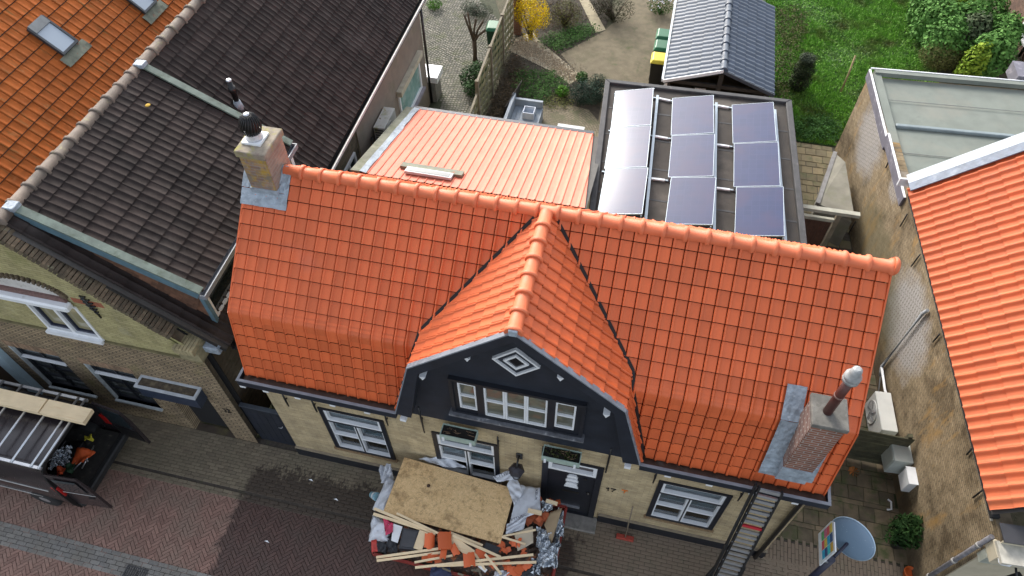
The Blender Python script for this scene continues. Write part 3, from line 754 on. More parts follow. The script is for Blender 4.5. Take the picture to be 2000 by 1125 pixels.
# turbine cowl
cc = Vector(((x0_+x1_)/2-.04, 1.92, 7.0))
MB().box((cc.x-.15, cc.y-.15, 7.000), (cc.x+.15, cc.y+.15, 7.035)).build('cowl_base', WHITE, ch)
MB().lathe([(.135, 7.035), (.12, 7.060), (.12, 7.130), (.13, 7.140)], (cc.x, cc.y, 0), 18).build('cowl_collar', mat('pale_metal', (.6, .6, .62), .35, metal=.3), ch)
rt = MB(); rt.lathe([(.1, 7.140), (.115, 7.200), (.115, 7.300), (.09, 7.390), (.05, 7.430)], (cc.x, cc.y, 0), 18)
for i in range(22):
    a = 2*math.pi*i/22; pts = []
    for r_, z_, tw in ((.128, 7.150, 0), (.15, 7.230, .12), (.145, 7.320, .25), (.11, 7.400, .4), (.05, 7.445, .55)):
        pts.append((cc.x+r_*math.cos(a+tw), cc.y+r_*math.sin(a+tw), z_))
    rt.tube(pts, .011, 4)
rt.build('turbine_cowl', BLACKP, ch)
MB().lathe([(.05, 7.440), (.045, 7.465), (.02, 7.475)], (cc.x, cc.y, 0), 12).build('cowl_hub', STEEL, ch)
# right chimney
RBR = brick('red_chimney_brick', (.17, .07, .045), (.25, .105, .07), (.3, .27, .25), 'x', .2, .058, .009, layers=(((.4, .38, .38), 2.6, .60, .76, (1, 1, 2)), ((.07, .05, .05), 6, .62, .8)))
RBRY = brick('red_chimney_brick_side', (.14, .06, .045), (.2, .09, .06), (.33, .3, .28), 'y', .2, .058, .012, layers=(((.36, .33, .32), 2.5, .58, .75),))
p = onz(1627, 803, 5.4); px_, py_ = 8.98, .05
x0_, x1_, y0_, y1_ = px_-.20, px_+.21, py_-.22, py_+.22
ch2 = MB().box((x0_, y0_, 3.75), (x1_, y1_, 5.42)).build('chimney', RBR, house)
MB().box((x0_-.006, y0_+.01, 3.9), (x0_, y1_-.01, 5.415)).build('chimney_side', RBRY, ch2)
MB().box((x0_-.03, y0_-.03, 5.42), (x1_+.03, y1_+.03, 5.5)).build('chimney_cap', mat('dark_lichen_cap', (.13, .125, .11), .9, .3, 9, bump=.5, layers=(((.2, .19, .17), 6, .55, .7), ((.4, .3, .02), 6, .70, .76))), ch2, bevel=.012)
fl = MB()
def roofzl(z): return YE+(z-ZE)/(ZK-ZE)*(YKK-YE)
for (za, zb, xa, xb) in ((3.68, 4.05, x0_-.25, x1_+.13), (4.05, 4.6, x1_-.02, x1_+.13), (4.05, 4.87, x0_-.25, x0_+.02)):
    k = len(fl.v); ns = 8
    for i in range(ns+1):
        z_ = za+(zb-za)*i/ns
        for x in np.linspace(xa, xb, 6): fl.v.append(Vector((x, roofzl(z_)-.055+random.uniform(-.008, .008), z_)))
    for i in range(ns):
        for j in range(5): a = k+i*6+j; fl.f.append([a, a+1, a+7, a+6]); fl.sm.append(False)
for (za, zb, xa, xb) in ((4.80, 5.15, x0_-.25, x0_+.02),):
    k = len(fl.v); ns = 4
    for i in range(ns+1):
        z_ = za+(zb-za)*i/ns
        for x in np.linspace(xa, xb, 6): fl.v.append(Vector((x, YKK+(z_-ZK)/(ZR-ZK)*(YR-YKK), z_+.065+random.uniform(-.008, .008))))
    for i in range(ns):
        for j in range(5): a = k+i*6+j; fl.f.append([a, a+1, a+7, a+6]); fl.sm.append(False)
fl.box((x0_-.012, y0_-.012, 3.72), (x1_+.012, y1_, 4.12)); fl.build('lead_flashing', LEAD, ch2, fix=False)
BRN = mat('brown_flue_paint', (.075, .022, .018), .45, .2, 8)
fx, fy = px_-.03, py_-.01
MB().tube([(fx, fy, 5.5), (fx, fy, 6.32)], .062, 14).build('flue_pipe', BRN, ch2)
MB().lathe([(.065, 5.92), (.068, 5.925), (.068, 5.945), (.065, 5.95)], (fx, fy, 0), 14).build('flue_band', mat('flue_band', (.2, .12, .1), .4), ch2)
MB().lathe([(.075, 6.30), (.105, 6.32), (.105, 6.36), (.09, 6.37), (.105, 6.38), (.105, 6.42), (.085, 6.44), (.07, 6.5), (.06, 6.56), (.03, 6.58)], (fx, fy, 0), 16).build('flue_cowl', mat('pale_cowl', (.27, .28, .28), .5, .3, 12), ch2)
# ================================================================ LEFT HOUSE (dark tiled) AND RED ROOFED HOUSE
YW = R(1.2); LD = Vector((-math.sin(YW), math.cos(YW), 0)); LE = Vector((math.cos(YW), math.sin(YW), 0)); LA = Vector((-3.38, 0, 0)); UZ = Vector((0, 0, 1))
def LP(u, v, z): return LA+LE*u+LD*v+UZ*z
LR, LEU, LEZ = 6.17, 2.88, 3.63                       # ridge height, eave offset, eave height
left = thing('gabled_house', 'buff brick house with dark concrete tile roof, brick gable coping and tiled side dormer', 'house', (-3.4, 4, 0))
CONT = mat('dark_concrete_tile', (.032, .025, .023), .85, .25, 4, isl=.25, bump=.5, bscale=60, spec=.2, layers=(((.058, .048, .044), 1.2, .55, .75), ((.08, .07, .058), 22, .68, .8), ((.13, .12, .06), 7, .75, .8)))
DP = []
for k in range(2):
    o_ = k*.15; DP += [(o_, .002), (o_+.010, .017), (o_+.022, .023), (o_+.034, .017), (o_+.046, .002), (o_+.105, 0)]
DP.append((.304, .004)); DT = tile_mesh(DP, .37, .022)
lroof = MB()
v0, v1 = .1, 12.2
sR = Vector((0, 0, 0))+(-LE*LEU+UZ*(LR-LEZ)); LRL = sR.length; sR.normalize()
VAL_U, VAL_Z = -2.45, 4.02
nR = LD.cross(sR)
lroof.add([LP(0, v0, LR-.03), LP(0, v1, LR-.03), LP(LEU, v1, LEZ-.03), LP(LEU, v0, LEZ-.03), LP(VAL_U, v0, VAL_Z-.03), LP(VAL_U, v1, VAL_Z-.03), LP(0, v0, LR-.15), LP(0, v1, LR-.15), LP(LEU-.05, v0, LEZ-.12), LP(LEU-.05, v1, LEZ-.12)],
          [(0, 1, 2, 3), (0, 4, 5, 1), (3, 2, 9, 8), (6, 8, 9, 7)])
lroofo = lroof.build('roof', mat('roof_underlay', (.05, .045, .04)), left, fix=False)
TL = Tiles(lroofo, 'concrete_tile', DT, CONT)
OE = LP(LEU+.02, .18, LEZ-.02); nrow = 12; rh = LRL/nrow
DM0, DM1 = .48, 4.22                                    # dormer extents along v
DMU, DMZ = 2.62, 4.70                                   # dormer eave
TL.lay(OE, LD, sR, .30, rh, 0, 40, 0, nrow, [(0, 1, LRL)], jit=.006)
# keep those not under the dormer
def under(M):
    p = M @ Vector((.15, .17, 0)); q = p-LA; return DM0+.1 < q.dot(LD) < DM1-.1 and q.dot(LE) < DMU-.35
TL.cand = [M for M in TL.cand if not under(M)]
sD = (-LE*DMU+UZ*(LR+.03-DMZ)); DLn = sD.length; sD.normalize(); nD = LD.cross(sD)
ndr = 9
TL.lay(LP(DMU+.03, DM0+.02, DMZ-.02), LD, sD, .30, DLn/ndr, 0, 13, 0, ndr, [(0, 1, DLn), (1, 0, DM1-DM0-.06)], jit=.006)
TL.lay(LP(VAL_U, 12.2, VAL_Z), -LD, (LE*2.45+UZ*(LR-VAL_Z)).normalized(), .30, .33, 0, 40, 0, 9, [(0, 1, (LE*2.45+UZ*(LR-VAL_Z)).length)], jit=.006)
TL.finish(300)
# ridge
RGM = mat('grey_brown_ridge', (.13, .105, .085), .8, .3, 5, isl=.2, bump=.5, layers=(((.2, .18, .1), 6, .6, .72), ((.06, .055, .05), 4, .58, .75)))
TRG = Tiles(lroofo, 'ridge_tile', cap_mesh(.40, .115, .13), RGM); run_caps(TRG, LP(0, .15, LR+.0), LP(0, v1, LR+.0), 32); TRG.finish()
# dormer: side boards, cheeks, window, gutter
TEAL = mat('weathered_green_board', (.13, .165, .14), .75, .25, 5, bump=.3, layers=(((.06, .08, .05), 6, .5, .75, (1, 1, 1)), ((.2, .22, .19), 14, .62, .8)))
TEALB = mat('blue_grey_paint', (.09, .16, .2), .6, .2, 6)
ldm = thing('x', '', '') if False else None
dorm = MB(); dorm.add([LP(.05, DM0+.05, LR-.03), LP(.05, DM1-.05, LR-.03), LP(DMU, DM1-.05, DMZ-.04), LP(DMU, DM0+.05, DMZ-.04)], [(0, 1, 2, 3)])
dormo = dorm.build('side_dormer', mat('roof_underlay', (.05, .045, .04)), left, fix=False)
for v in (DM0-.08, DM1-.06):
    a, b = LP(.10, v+.06, LR+.04), LP(DMU+.05, v+.06, DMZ+.06)
    MB().bar(a+nD*.0, b, .14, .035, nD).build('dormer_edge_board', TEAL, dormo)
    sgn = -1 if v < 1 else 1
    MB().bar(a-nD*.09+LD*sgn*.06, b-nD*.09+LD*sgn*.06, .025, .15, nD).build('dormer_fascia', TEALB, dormo)
    MB().box((-.1, -.09, -.03), (.1, .09, .05), Matrix.Translation(a-LE*.03)).build('lead_cap', LEAD, dormo, bevel=.01)
SHING = mat('brown_shingle', (.12, .06, .035), .85, .3, 9, isl=.35, bump=.5)
zb = lambda u: LR-(LR-LEZ)/LEU*u
for v, nm in ((DM0, 1), (DM1, -1)):
    MB().prism([LP(.2, v, LR-.08), LP(DMU-.06, v, DMZ-.08), LP(DMU-.06, v, zb(DMU-.06)-.05), LP(.2, v, zb(.2)-.02)], LD*.03*nm).build('cheek', SHING, dormo)
sh = tile_mesh([(0, .0), (.1, .001), (.205, .0)], .16, .014)
TSH = Tiles(dormo, 'shingle', sh, SHING)
# cheek facing the street: rows follow the dormer slope
cdir = (LE*DMU-UZ*(LR-DMZ)).normalized(); cup = LD.cross(cdir)
if cup.z < 0: cup = -cup
Oc = LP(.1, DM0-.012, LR-.1)
nc = cdir.cross(cup)
ml = (LE*LEU-UZ*(LR-LEZ)).normalized()
mu, mv = ml.dot(cdir), ml.dot(cup)
TSH.lay(Oc-cup*1.0, cdir, cup, .21, .105, 0, 14, 0, 10, [(0, 1, 1.0-.02), (mv/mu, -1, -1.0+.02+.0), (1, 0, DLn-.12)], shift=.105)
TSH.finish()
# dormer window (faces right)
WM = frame_mat(LP(DMU-.04, DM0+.02, 0), LD, LE)
wl = DM1-DM0-.04; zwb = zb(DMU)-.02
mb = MB(WM); ring(mb, 0, zwb, wl, DMZ-.05, .09, -.08, .03); 
for f_ in (.34, .67): mb.box((wl*f_-.03, -.08, zwb+.09), (wl*f_+.03, .025, DMZ-.14))
dw = mb.build('dormer_window', WHITE, dormo)
for i in range(3): MB(WM).box((.1+i*wl/3, -.05, zwb+.1), (wl*(i+1)/3-.04, -.03, DMZ-.14)).build('window_pane', glass_mat('dim_glass', (.015, .02, .02), .05, .8), dw)
MB(WM).box((-.06, -.02, zwb-.05), (.02, .06, DMZ-.1)).build('corner_board', TEALB, dormo)
mb = MB(WM); mb.box((-.1, .03, DMZ-.1), (wl+.1, .05, DMZ-.01)); mb.box((-.1, .14, DMZ-.1), (wl+.1, .16, DMZ-.0)); mb.box((-.1, .05, DMZ-.1), (wl+.1, .14, DMZ-.09)); mb.box((-.1, .05, DMZ-.09), (-.08, .14, DMZ-.0)); mb.box((wl+.08, .05, DMZ-.09), (wl+.1, .14, DMZ-.0))
mb.build('dormer_gutter', GREYTRIM, dormo)
# eave gutter and walls
GM = frame_mat(LP(LEU, 0, 0), LD, LE)
mb = MB(GM); mb.box((.2, .02, 3.47), (12.25, .035, 3.59)); mb.box((.2, .13, 3.47), (12.25, .15, 3.60)); mb.box((.2, .035, 3.47), (12.25, .13, 3.48)); mb.build('eave_gutter', BLACKP, left)
MB(GM).box((.2, .152, 3.53), (12.25, .165, 3.605)).build('gutter_rim', mat('pale_gutter_rim', (.5, .5, .5), .5, .2, 9), left)
BUFF = brick('buff_facade_brick', (.26, .195, .125), (.36, .275, .175), (.075, .058, .045), 'x', .215, .066, .012, layers=(((.17, .15, .06), 1.3, .55, .8), ((.33, .25, .15), 4, .62, .8)), bump=.6)
BUFFU = brick('green_stained_gable_brick', (.34, .30, .15), (.42, .37, .2), (.22, .2, .1), 'x', .215, .06, .006, layers=(((.45, .42, .3), 1.6, .58, .78), ((.17, .18, .05), 1.1, .56, .75)), bump=.4)
DKBR = brick('dark_side_brick', (.12, .085, .06), (.2, .15, .1), (.13, .12, .09), 'y', .21, .062, .01, layers=(((.05, .05, .03), 3, .5, .7),))
REND = mat('pebbledash_render', (.22, .185, .15), .95, .12, 3, bump=.9, bscale=120, bdist=.01, layers=(((.16, .15, .1), 2, .55, .75),))
GRX, GLX = -.97, -5.85
wn1, wn2, uw, drw = (-5.69, .66, -4.55, 2.22), (-4.03, .74, -2.95, 2.14), (-4.07, 3.36, -2.95, 4.34), (-2.45, 0, -1.5, 1.8)
holed_wall(FM, GLX, GRX, 0, 3.28, [wn1, wn2, drw], .16).build('facade', BUFF, left, fix=False)
MB(FM).box((GLX, -.02, 3.28), (GRX, .035, 3.33)).build('string_course', mat('mossy_ledge', (.14, .12, .06), .9, .3, 6, bump=.5), left)
apx, apz = -3.41, 6.02
g = MB()
g.face([(GLX, 0, 3.33), (uw[0], 0, 3.33), (uw[0], 0, uw[3]), (GLX, 0, 4.34-.0)] if False else [(GLX, 0, 3.33), (uw[0], 0, 3.33), (uw[0], 0, 5.40), (GLX, 0, 3.70)])
g.face([(uw[2], 0, 3.33), (GRX, 0, 3.33), (GRX, 0, 3.60), (uw[2], 0, 5.48)])
g.face([(uw[0], 0, uw[3]), (uw[2], 0, uw[3]), (uw[2], 0, 5.48), (apx, 0, apz-.05), (uw[0], 0, 5.40)])
for xx in (uw[0], uw[2]): g.face([(xx, 0, uw[1]), (xx, 0, uw[3]), (xx, .12, uw[3]), (xx, .12, uw[1])])
g.build('gable_wall', BUFFU, left, fix=False)
MB().prism([(GLX, .2, 0), (GRX, .2, 0), (GRX, .2, 3.5), (apx, .2, 5.95), (GLX, .2, 3.6)], (0, .03, 0)).build('gable_backing', DARK, left)
MB(GM).box((.0, -.62, 0), (4.6, -.6, 3.50)).build('front_side_wall', DKBR, left); MB(GM).box((4.6, -.6, 0), (4.62, -.12, 3.50)).build('wall_return', DKBR, left)
MB(GM).box((4.6, -.14, 0), (6.7, -.12, 3.50)).build('side_wall', DKBR, left)
MB(GM).box((6.7, -.10, 0), (11.9, -.08, 3.50)).build('rendered_wall', REND, left)
MB(GM).box((11.88, -4, 0), (11.9, -.10, 3.50)).build('rear_wall', REND, left)
MB(GM).tube([(11.97, -.04, 3.38), (11.97, -.04, 0)], .04, 8).build('downpipe', BLACKP, left)
# coping of brick on edge along the gable
COPB = mat('dark_mossy_brick', (.11, .085, .055), .9, .35, 9, isl=.35, bump=.7, bscale=50, layers=(((.2, .19, .12), 7, .6, .75), ((.35, .34, .3), 10, .72, .78)))
COPL = mat('pale_kneeler_brick', (.3, .26, .15), .9, .3, 9, isl=.2, bump=.6)
cb = bpy.data.meshes.new('coping_brick'); V, F, _ = brickbox(.058, .36, .15, .006); cb.from_pydata(V, [], F); cb.materials.append(COPB)
cb2 = cb.copy(); cb2.materials.clear(); cb2.materials.append(COPL)
cs = Vector((apx-GRX, 0, apz-3.58)); cl_ = cs.length; cs.normalize(); n_ = int(cl_/.067)
for i in range(n_):
    p = Vector((GRX, .13, 3.58))+cs*(i+.5)*.067
    ang = math.atan2(cs.z, -cs.x)
    M = Matrix.Translation(p+Vector((0, 0, .17))+Vector((random.gauss(0, .002), random.gauss(0, .004), random.gauss(0, .004)))) @ Matrix.Rotation(ang, 4, 'Y')
    if i < 6: M = Matrix.Translation((GRX-.02-i*.066, .07, 3.76)) 
    put('coping_brick', cb2 if i < 6 else cb, M, left)
for i in range(18):
    p = Vector((apx, .09, apz))+Vector((-cs.x*-1, 0, 0))*0+Vector((-1, 0, -.93)).normalized()*(i+.5)*.067
    put('coping_brick', cb, Matrix.Translation(p+Vector((0, 0, .17))) @ Matrix.Rotation(-R(43), 4, 'Y'), left)
MB().prism([(GRX+.03, -.05, 3.33), (GRX+.03, .25, 3.33), (GRX+.03, .25, 3.7), (GRX+.03, -.05, 3.64)], (-.42, 0, 0)).build('kneeler', COPL, left)
MB().prism([(GRX, .0, 3.4), (apx, 0, apz-.05), (apx, 0, apz+.08), (GRX-.25, 0, 3.72)], (0, .2, 0)).build('gable_edge', COPB, left)
MB().box((GRX+.03, .1, 3.45), (GRX+.33, .32, 3.62)).build('lead_saddle', LEAD, left, bevel=.02)
# facade windows
def muntin_window(x0, z0, x1, z1):
    fr = MB(FM); ring(fr, x0, z0, x1, z1, .05, -.12, -.06); f_ = fr.build('window_frame', BLACKW, left)
    zt = z0+(z1-z0)*.74
    MB(FM).box((x0+.05, -.11, zt), (x1-.05, .0, zt+.03)).build('transom', WHITE, f_)
    sash(f_, FM, x0+.05, zt+.03, x1-.05, z1-.05, .04, -.11, -.06, BLACKW, glass_mat('grey_glass', (.06, .07, .07), .05, .9), bars_x=(.5,), bt=.035)
    sash(f_, FM, x0+.05, z0+.05, x1-.05, zt, .04, -.11, -.06, BLACKW, glass_mat('grey_glass', (.06, .07, .07)), bars_x=(.5,), bars_z=(.33, .66), bt=.04)
    MB(FM).box((x0, -.14, z0-.05), (x1+.02, .05, z0)).build('window_sill', mat('pale_sill', (.42, .46, .47), .6, .2, 8), f_)
    MB(FM).box((x0, -.05, z0), (x0+.035, .01, z1)).build('jamb_strip', mat('pale_sill', (.42, .46, .47)), f_)
    for i in range(20):
        x = x0-.02+i*(x1-x0+.04)/19
        MB(FM).box((x-.022, -.01, z1+.004), (x+.022, .006, z1+.20)).build('lintel_brick', mat('lintel_brick', (.25, .17, .11), .9, .3, 9, isl=.3), f_)
muntin_window(*wn1); muntin_window(*wn2)
f_ = MB(FM); ring(f_, uw[0], uw[1], uw[2], uw[3], .05, -.10, .02); f_.box(((uw[0]+uw[2])/2-.03, -.09, uw[1]+.05), ((uw[0]+uw[2])/2+.03, .015, uw[3]-.05)); f_ = f_.build('upper_window_frame', WHITE, left)
xm = (uw[0]+uw[2])/2
for a, b in ((uw[0]+.05, xm-.03), (xm+.03, uw[2]-.05)): sash(f_, FM, a, uw[1]+.05, b, uw[3]-.05, .045, -.09, -.03, mat('navy_sash', (.02, .025, .05), .4), glass_mat('warm_glass', (.3, .27, .16), .05, .8))
MB(FM).box((uw[0]-.02, -.02, uw[1]-.07), (uw[2]+.02, .09, uw[1]-.002)).build('window_sill', WHITE, f_)
MB(FM).box((uw[0]-.3, .004, uw[3]+.02), (uw[2]+.0, .17, uw[3]+.16)).build('blind_box', WHITE, left, bevel=.03)
MB(FM).box((uw[0]-.22, .004, uw[3]+.165), (uw[2]-.05, .06, uw[3]+.27)).build('stone_lintel', mat('purple_stone', (.16, .09, .08), .8, .3, 20), left)
ar = []; acx, ahs, az0, ah = -3.72, .78, uw[3]+.27, .36
MB(FM).prism([(acx+ahs*.86*math.cos(a), .003, az0+ah*.8*math.sin(a)) for a in np.linspace(0, math.pi, 14)], (0, .012, 0)).build('arch_panel', mat('cracked_white_panel', (.55, .53, .5), .8, .15, 6, layers=(((.25, .23, .2), 18, .62, .68),)), left)
cbm = bpy.data.meshes.new('arch_brick'); V, F, _ = brickbox(.10, .05, .16, .006); cbm.from_pydata(V, [], F); cbm.materials.append(COPB)
for i in range(24):
    a = math.pi*(i+.5)/24
    p = Vector((acx+(ahs*.94)*math.cos(a), -.05, az0+(ah*.96)*math.sin(a)))
    put('arch_brick', cbm, Matrix.Translation(p) @ Matrix.Rotation(-a, 4, 'Y') @ Matrix.Rotation(R(90), 4, 'X'), left)
rbm = bpy.data.meshes.new('band_brick'); V, F, _ = brickbox(.06, .14, .02, .004); rbm.from_pydata(V, [], F); rbm.materials.append(mat('red_band_brick', (.28, .09, .05), .9, .2, 9, isl=.2))
for i in range(9): put('band_brick', rbm, Matrix.Translation((-2.88+i*.066, -.004, 4.55)) @ Matrix.Rotation(R(90), 4, 'X'), left)
def anchor_orn(x, z, s_=1):
    mb = MB()
    for k in range(7):
        t_ = k/6; xx = x+(t_-.5)*.05; zz = z+.22-t_*.5
        mb.tube([(xx-.09*math.sin(math.pi*(t_*.8+.2)), -.02, zz+.03), (xx, -.035, zz), (xx+.09*math.sin(math.pi*(t_*.8+.2)), -.02, zz+.03)], .017, 5)
    mb.tube([(x-.025, -.03, z+.25), (x+.03, -.03, z-.33)], .016, 5); return mb.build('wall_anchor', BLACKP, left)
q = ony(178, 600, -.03); anchor_orn(q.x, q.z+.03); anchor_orn(q.x-1.95, q.z+.05)
# doorway recess and canopy planter above
mb = MB(FM); mb.box((drw[0]-.02, -.62, 0), (drw[2]+.02, -.6, 1.8)); mb.build('doorway_back', DKBR, left)
for xx in (drw[0]-.02, drw[2]): MB(FM).box((xx, -.6, 0), (xx+.02, -.16, 1.8)).build('doorway_side', BUFF, left)
MB(FM).box((drw[0]+.05, -.6, .02), (drw[2]-.05, -.56, 1.78)).build('house_door', mat('dark_brown_door', (.05, .03, .02), .5), left)
can = thing('canopy_planter', 'dark blue box planter with pale rim above the doorway of the gabled house', 'planter', (-2.1, -.2, 1.8))
zc = 2.2; xa, xb, yf = -2.74, -1.45, -.27
mb = MB(); mb.box((xa+.02, yf+.02, 1.8), (xb-.02, -.005, zc-.04)); mb.build('box_body', mat('navy_box', (.022, .032, .055), .5, .2, 6), can)
mb = MB(); mb.box((xa, yf, zc-.04), (xb, yf+.05, zc)).box((xa, -.05, zc-.04), (xb, -.003, zc)).box((xa, yf+.05, zc-.04), (xa+.05, -.05, zc)).box((xb-.05, yf+.05, zc-.04), (xb, -.05, zc)); mb.build('rim', mat('pale_rim', (.42, .45, .48), .5, .15, 8), can)
MB().box((xa+.05, yf+.05, zc-.035), (xb-.05, -.05, zc-.015)).build('soil', mat('dry_soil', (.07, .055, .038), .95, .4, 15, bump=.8, layers=(((.16, .13, .08), 6, .5, .7),)), can)
# number on the pillar
n0 = ony(438, 802, -.01)
stroke([(n0.x, n0.z+.06), (n0.x+.03, n0.z+.08), (n0.x+.03, n0.z-.04)], -.012, .011, 'house_number', BLACKP, left)
stroke([(n0.x+.075, n0.z+.075), (n0.x+.14, n0.z+.07), (n0.x+.1, n0.z+.025), (n0.x+.15, n0.z-.01), (n0.x+.075, n0.z-.04)], -.012, .011, 'house_number', BLACKP, left)
# render wall window, air conditioner
wp = LP(LEU-.08, 6, 0)
def onw(x, y, off=0.0): return onpl(x, y, wp+LE*off, LE)
a, b = onw(828, 118), onw(800, 222); va = (a-LA).dot(LD); vb = (b-LA).dot(LD)
wz0, wz1 = 1.35, 2.55; wva, wvb = vb-.0, va+.1
RM = frame_mat(LP(LEU-.08, 0, 0), LD, LE)
rw = MB(RM); ring(rw, 9.45, 1.05, 11.3, 2.1, .07, -.03, .05); rwo = rw.build('rear_window', WHITE, left)
MB(RM).box((9.52, 0, 1.12), (11.23, .015, 2.03)).build('window_pane', mat('teal_frosted_glass', (.16, .3, .28), .2, .25, 2.5, layers=(((.3, .42, .4), 1.8, .5, .65),)), rwo)
MB(RM).box((9.38, .01, 2.1), (11.38, .16, 2.26)).build('window_hood', mat('stained_lintel', (.4, .37, .28), .8, .2, 5), rwo)
MB(RM).box((9.4, .01, .98), (11.35, .14, 1.05)).build('window_sill', mat('grey_stone_sill', (.22, .2, .22), .7), rwo)
ACW = mat('stained_ac_white', (.5, .5, .46), .5, .12, 6, layers=(((.25, .24, .05), 4, .55, .68), ((.12, .11, .05), 6, .64, .72)))
def ac_unit(name, label, M, w_, h_, d_, z0, group, m, wall=False):
    """local x along the wall, local y away from it"""
    c0 = M @ Vector((w_/2, d_/2, z0)); t = thing(name, label, 'air conditioner', c0, 0, group)
    MB(M).box((0, .0, z0), (w_, d_, z0+h_)).build('casing', m, t, bevel=.012)
    cx_, cz_, r_ = w_*.37, z0+h_*.5, h_*.42
    FA = M @ Matrix.Translation((cx_, d_+.002, cz_)) @ Matrix.Rotation(R(-90), 4, 'X')
    MB(FA).lathe([(r_, 0), (r_, .012), (r_*.93, .015), (r_*.93, .003)], (0, 0, 0), 24).build('fan_ring', m, t)
    MB(FA).lathe([(r_*.92, .001), (r_*.2, .003)], (0, 0, 0), 24).build('fan_opening', DARK, t)
    fb = MB(FA)
    for i in range(5): fb.box((r_*.15, -.05, .004), (r_*.9, .05, .008), Matrix.Rotation(i*1.257, 4, 'Z') @ Matrix.Rotation(.3, 4, 'X'))
    fb.lathe([(r_*.18, .004), (r_*.18, .02)], (0, 0, 0), 12); fb.build('fan', mat('grey_fan', (.3, .31, .32), .4), t)
    gr = MB(FA)
    for k in range(1, 6):
        pts = [(r_*k/6*math.cos(a), r_*k/6*math.sin(a), .016) for a in np.linspace(0, 2*math.pi, 21)]; gr.tube(pts, .003, 4, False)
    gr.build('fan_grille', mat('grille_wire', (.55, .55, .54), .4), t)
    for i in range(7): MB(M).box((-.006, .04, z0+.06+i*h_*.125), (.0, d_-.04, z0+.06+i*h_*.125+h_*.07)).build('louvre', mat('dark_louvre', (.06, .06, .05), .5), t)
    for x in (w_*.15, w_*.85):
        if wall:
            MB(M).box((x-.02, -.02, z0-.05), (x+.02, d_*.95, z0-.01)).build('bracket', STEEL, t); MB(M).box((x-.02, -.02, z0-.35), (x+.02, .01, z0-.05)).build('bracket', STEEL, t)
        else: MB(M).box((x-.03, .02, 0), (x+.03, d_-.02, z0)).build('foot', BLACKP, t)
    return t
q0 = onw(772, 200, .0); q1 = onw(737, 260)
ac_unit('wall_air_conditioner', 'moss stained white air conditioner hung on the rendered wall of the dark roofed house', RM @ Matrix.Translation((7.5, .05, 0)), .85, .62, .30, 1.95, 'air conditioners', ACW, True)
mb = MB(RM); mb.tube([(7.6, .08, 1.9), (7.6, .08, .6)], .02, 6); mb.tube([(7.3, .06, 2.4), (7.3, .06, .3)], .03, 8); mb.build('drain_pipes', BLACKP, left)
# small low window in the dark brick
SM_ = frame_mat(LP(LEU-.12, 0, 0), LD, LE)
f_ = MB(SM_); ring(f_, 5.6, 1.9, 6.4, 2.7, .07, -.02, .05); f_.box((5.97, -.02, 1.97), (6.03, .04, 2.63)); f_ = f_.build('small_window', WHITE, left)
MB(SM_).box((5.67, 0, 1.97), (6.33, .01, 2.63)).build('window_pane', glass_mat('dim_glass'), f_)
MB(RM).box((11.95, -.4, .75), (12.6, .3, .95)).build('porch_slab', WHITE, left)
MB(RM).box((12.0, -.35, 0), (12.55, .2, .75)).build('porch_wall', CONC, left)
# roof vent pipe
b = onpl(466, 207, LP(0, 0, LR), nR); 
MB().tube([b-UZ*.1, b+UZ*.14], [.11, .065], 10).build('vent_collar', LEAD, lroofo)
MB().tube([b+UZ*.1, b+UZ*.34, b+UZ*.345, b+UZ*.46, b+UZ*.465, b+UZ*.60], [.055, .055, .075, .075, .05, .05], 12).build('vent_pipe', BLACKP, lroofo)
MB().lathe([(.055, .6), (.06, .62), (.03, .64)], (b.x, b.y, b.z), 12).build('vent_cap', STEEL, lroofo)
MB().lathe([(.05, .03), (.045, .036), (.02, .04)], onpl(290, 208, LP(0, 0, LR+.06), nD), 12).build('lichen_spot', mat('orange_lichen', (.4, .25, .03), .9), dormo)
# ---- gate between the houses
gate = thing('side_gate', 'dark blue grey plank gate closing the gap between the two houses', 'gate', (-.48, .12, 0))
for i in range(6): MB().box((-.93+i*.153, .10, .04), (-.93+i*.153+.147, .125, 1.5+.0)).build('plank', NAVY, gate)
MB().box((-.95, .13, 1.25), (-.02, .16, 1.35)).build('rail', NAVY, gate); MB().box((-.95, .13, .2), (-.02, .16, .3)).build('rail', NAVY, gate)
MB().box((-.95, .08, 1.5), (-.02, .16, 1.54)).build('top_cap', mat('pale_navy_cap', (.05, .06, .075), .5), gate)
MB().tube([(-.18, .09, .95), (-.2, .07, .9), (-.28, .07, .9)], .008, 5).build('handle', STEEL, gate)
sheet('side_passage', [(-.95, .16), (0, .16), (0, 5), (-.95, 5)], -.008, mat('dark_passage_leaves', (.05, .035, .02), .95, .5, 6, layers=(((.12, .06, .02), 14, .55, .7),)))
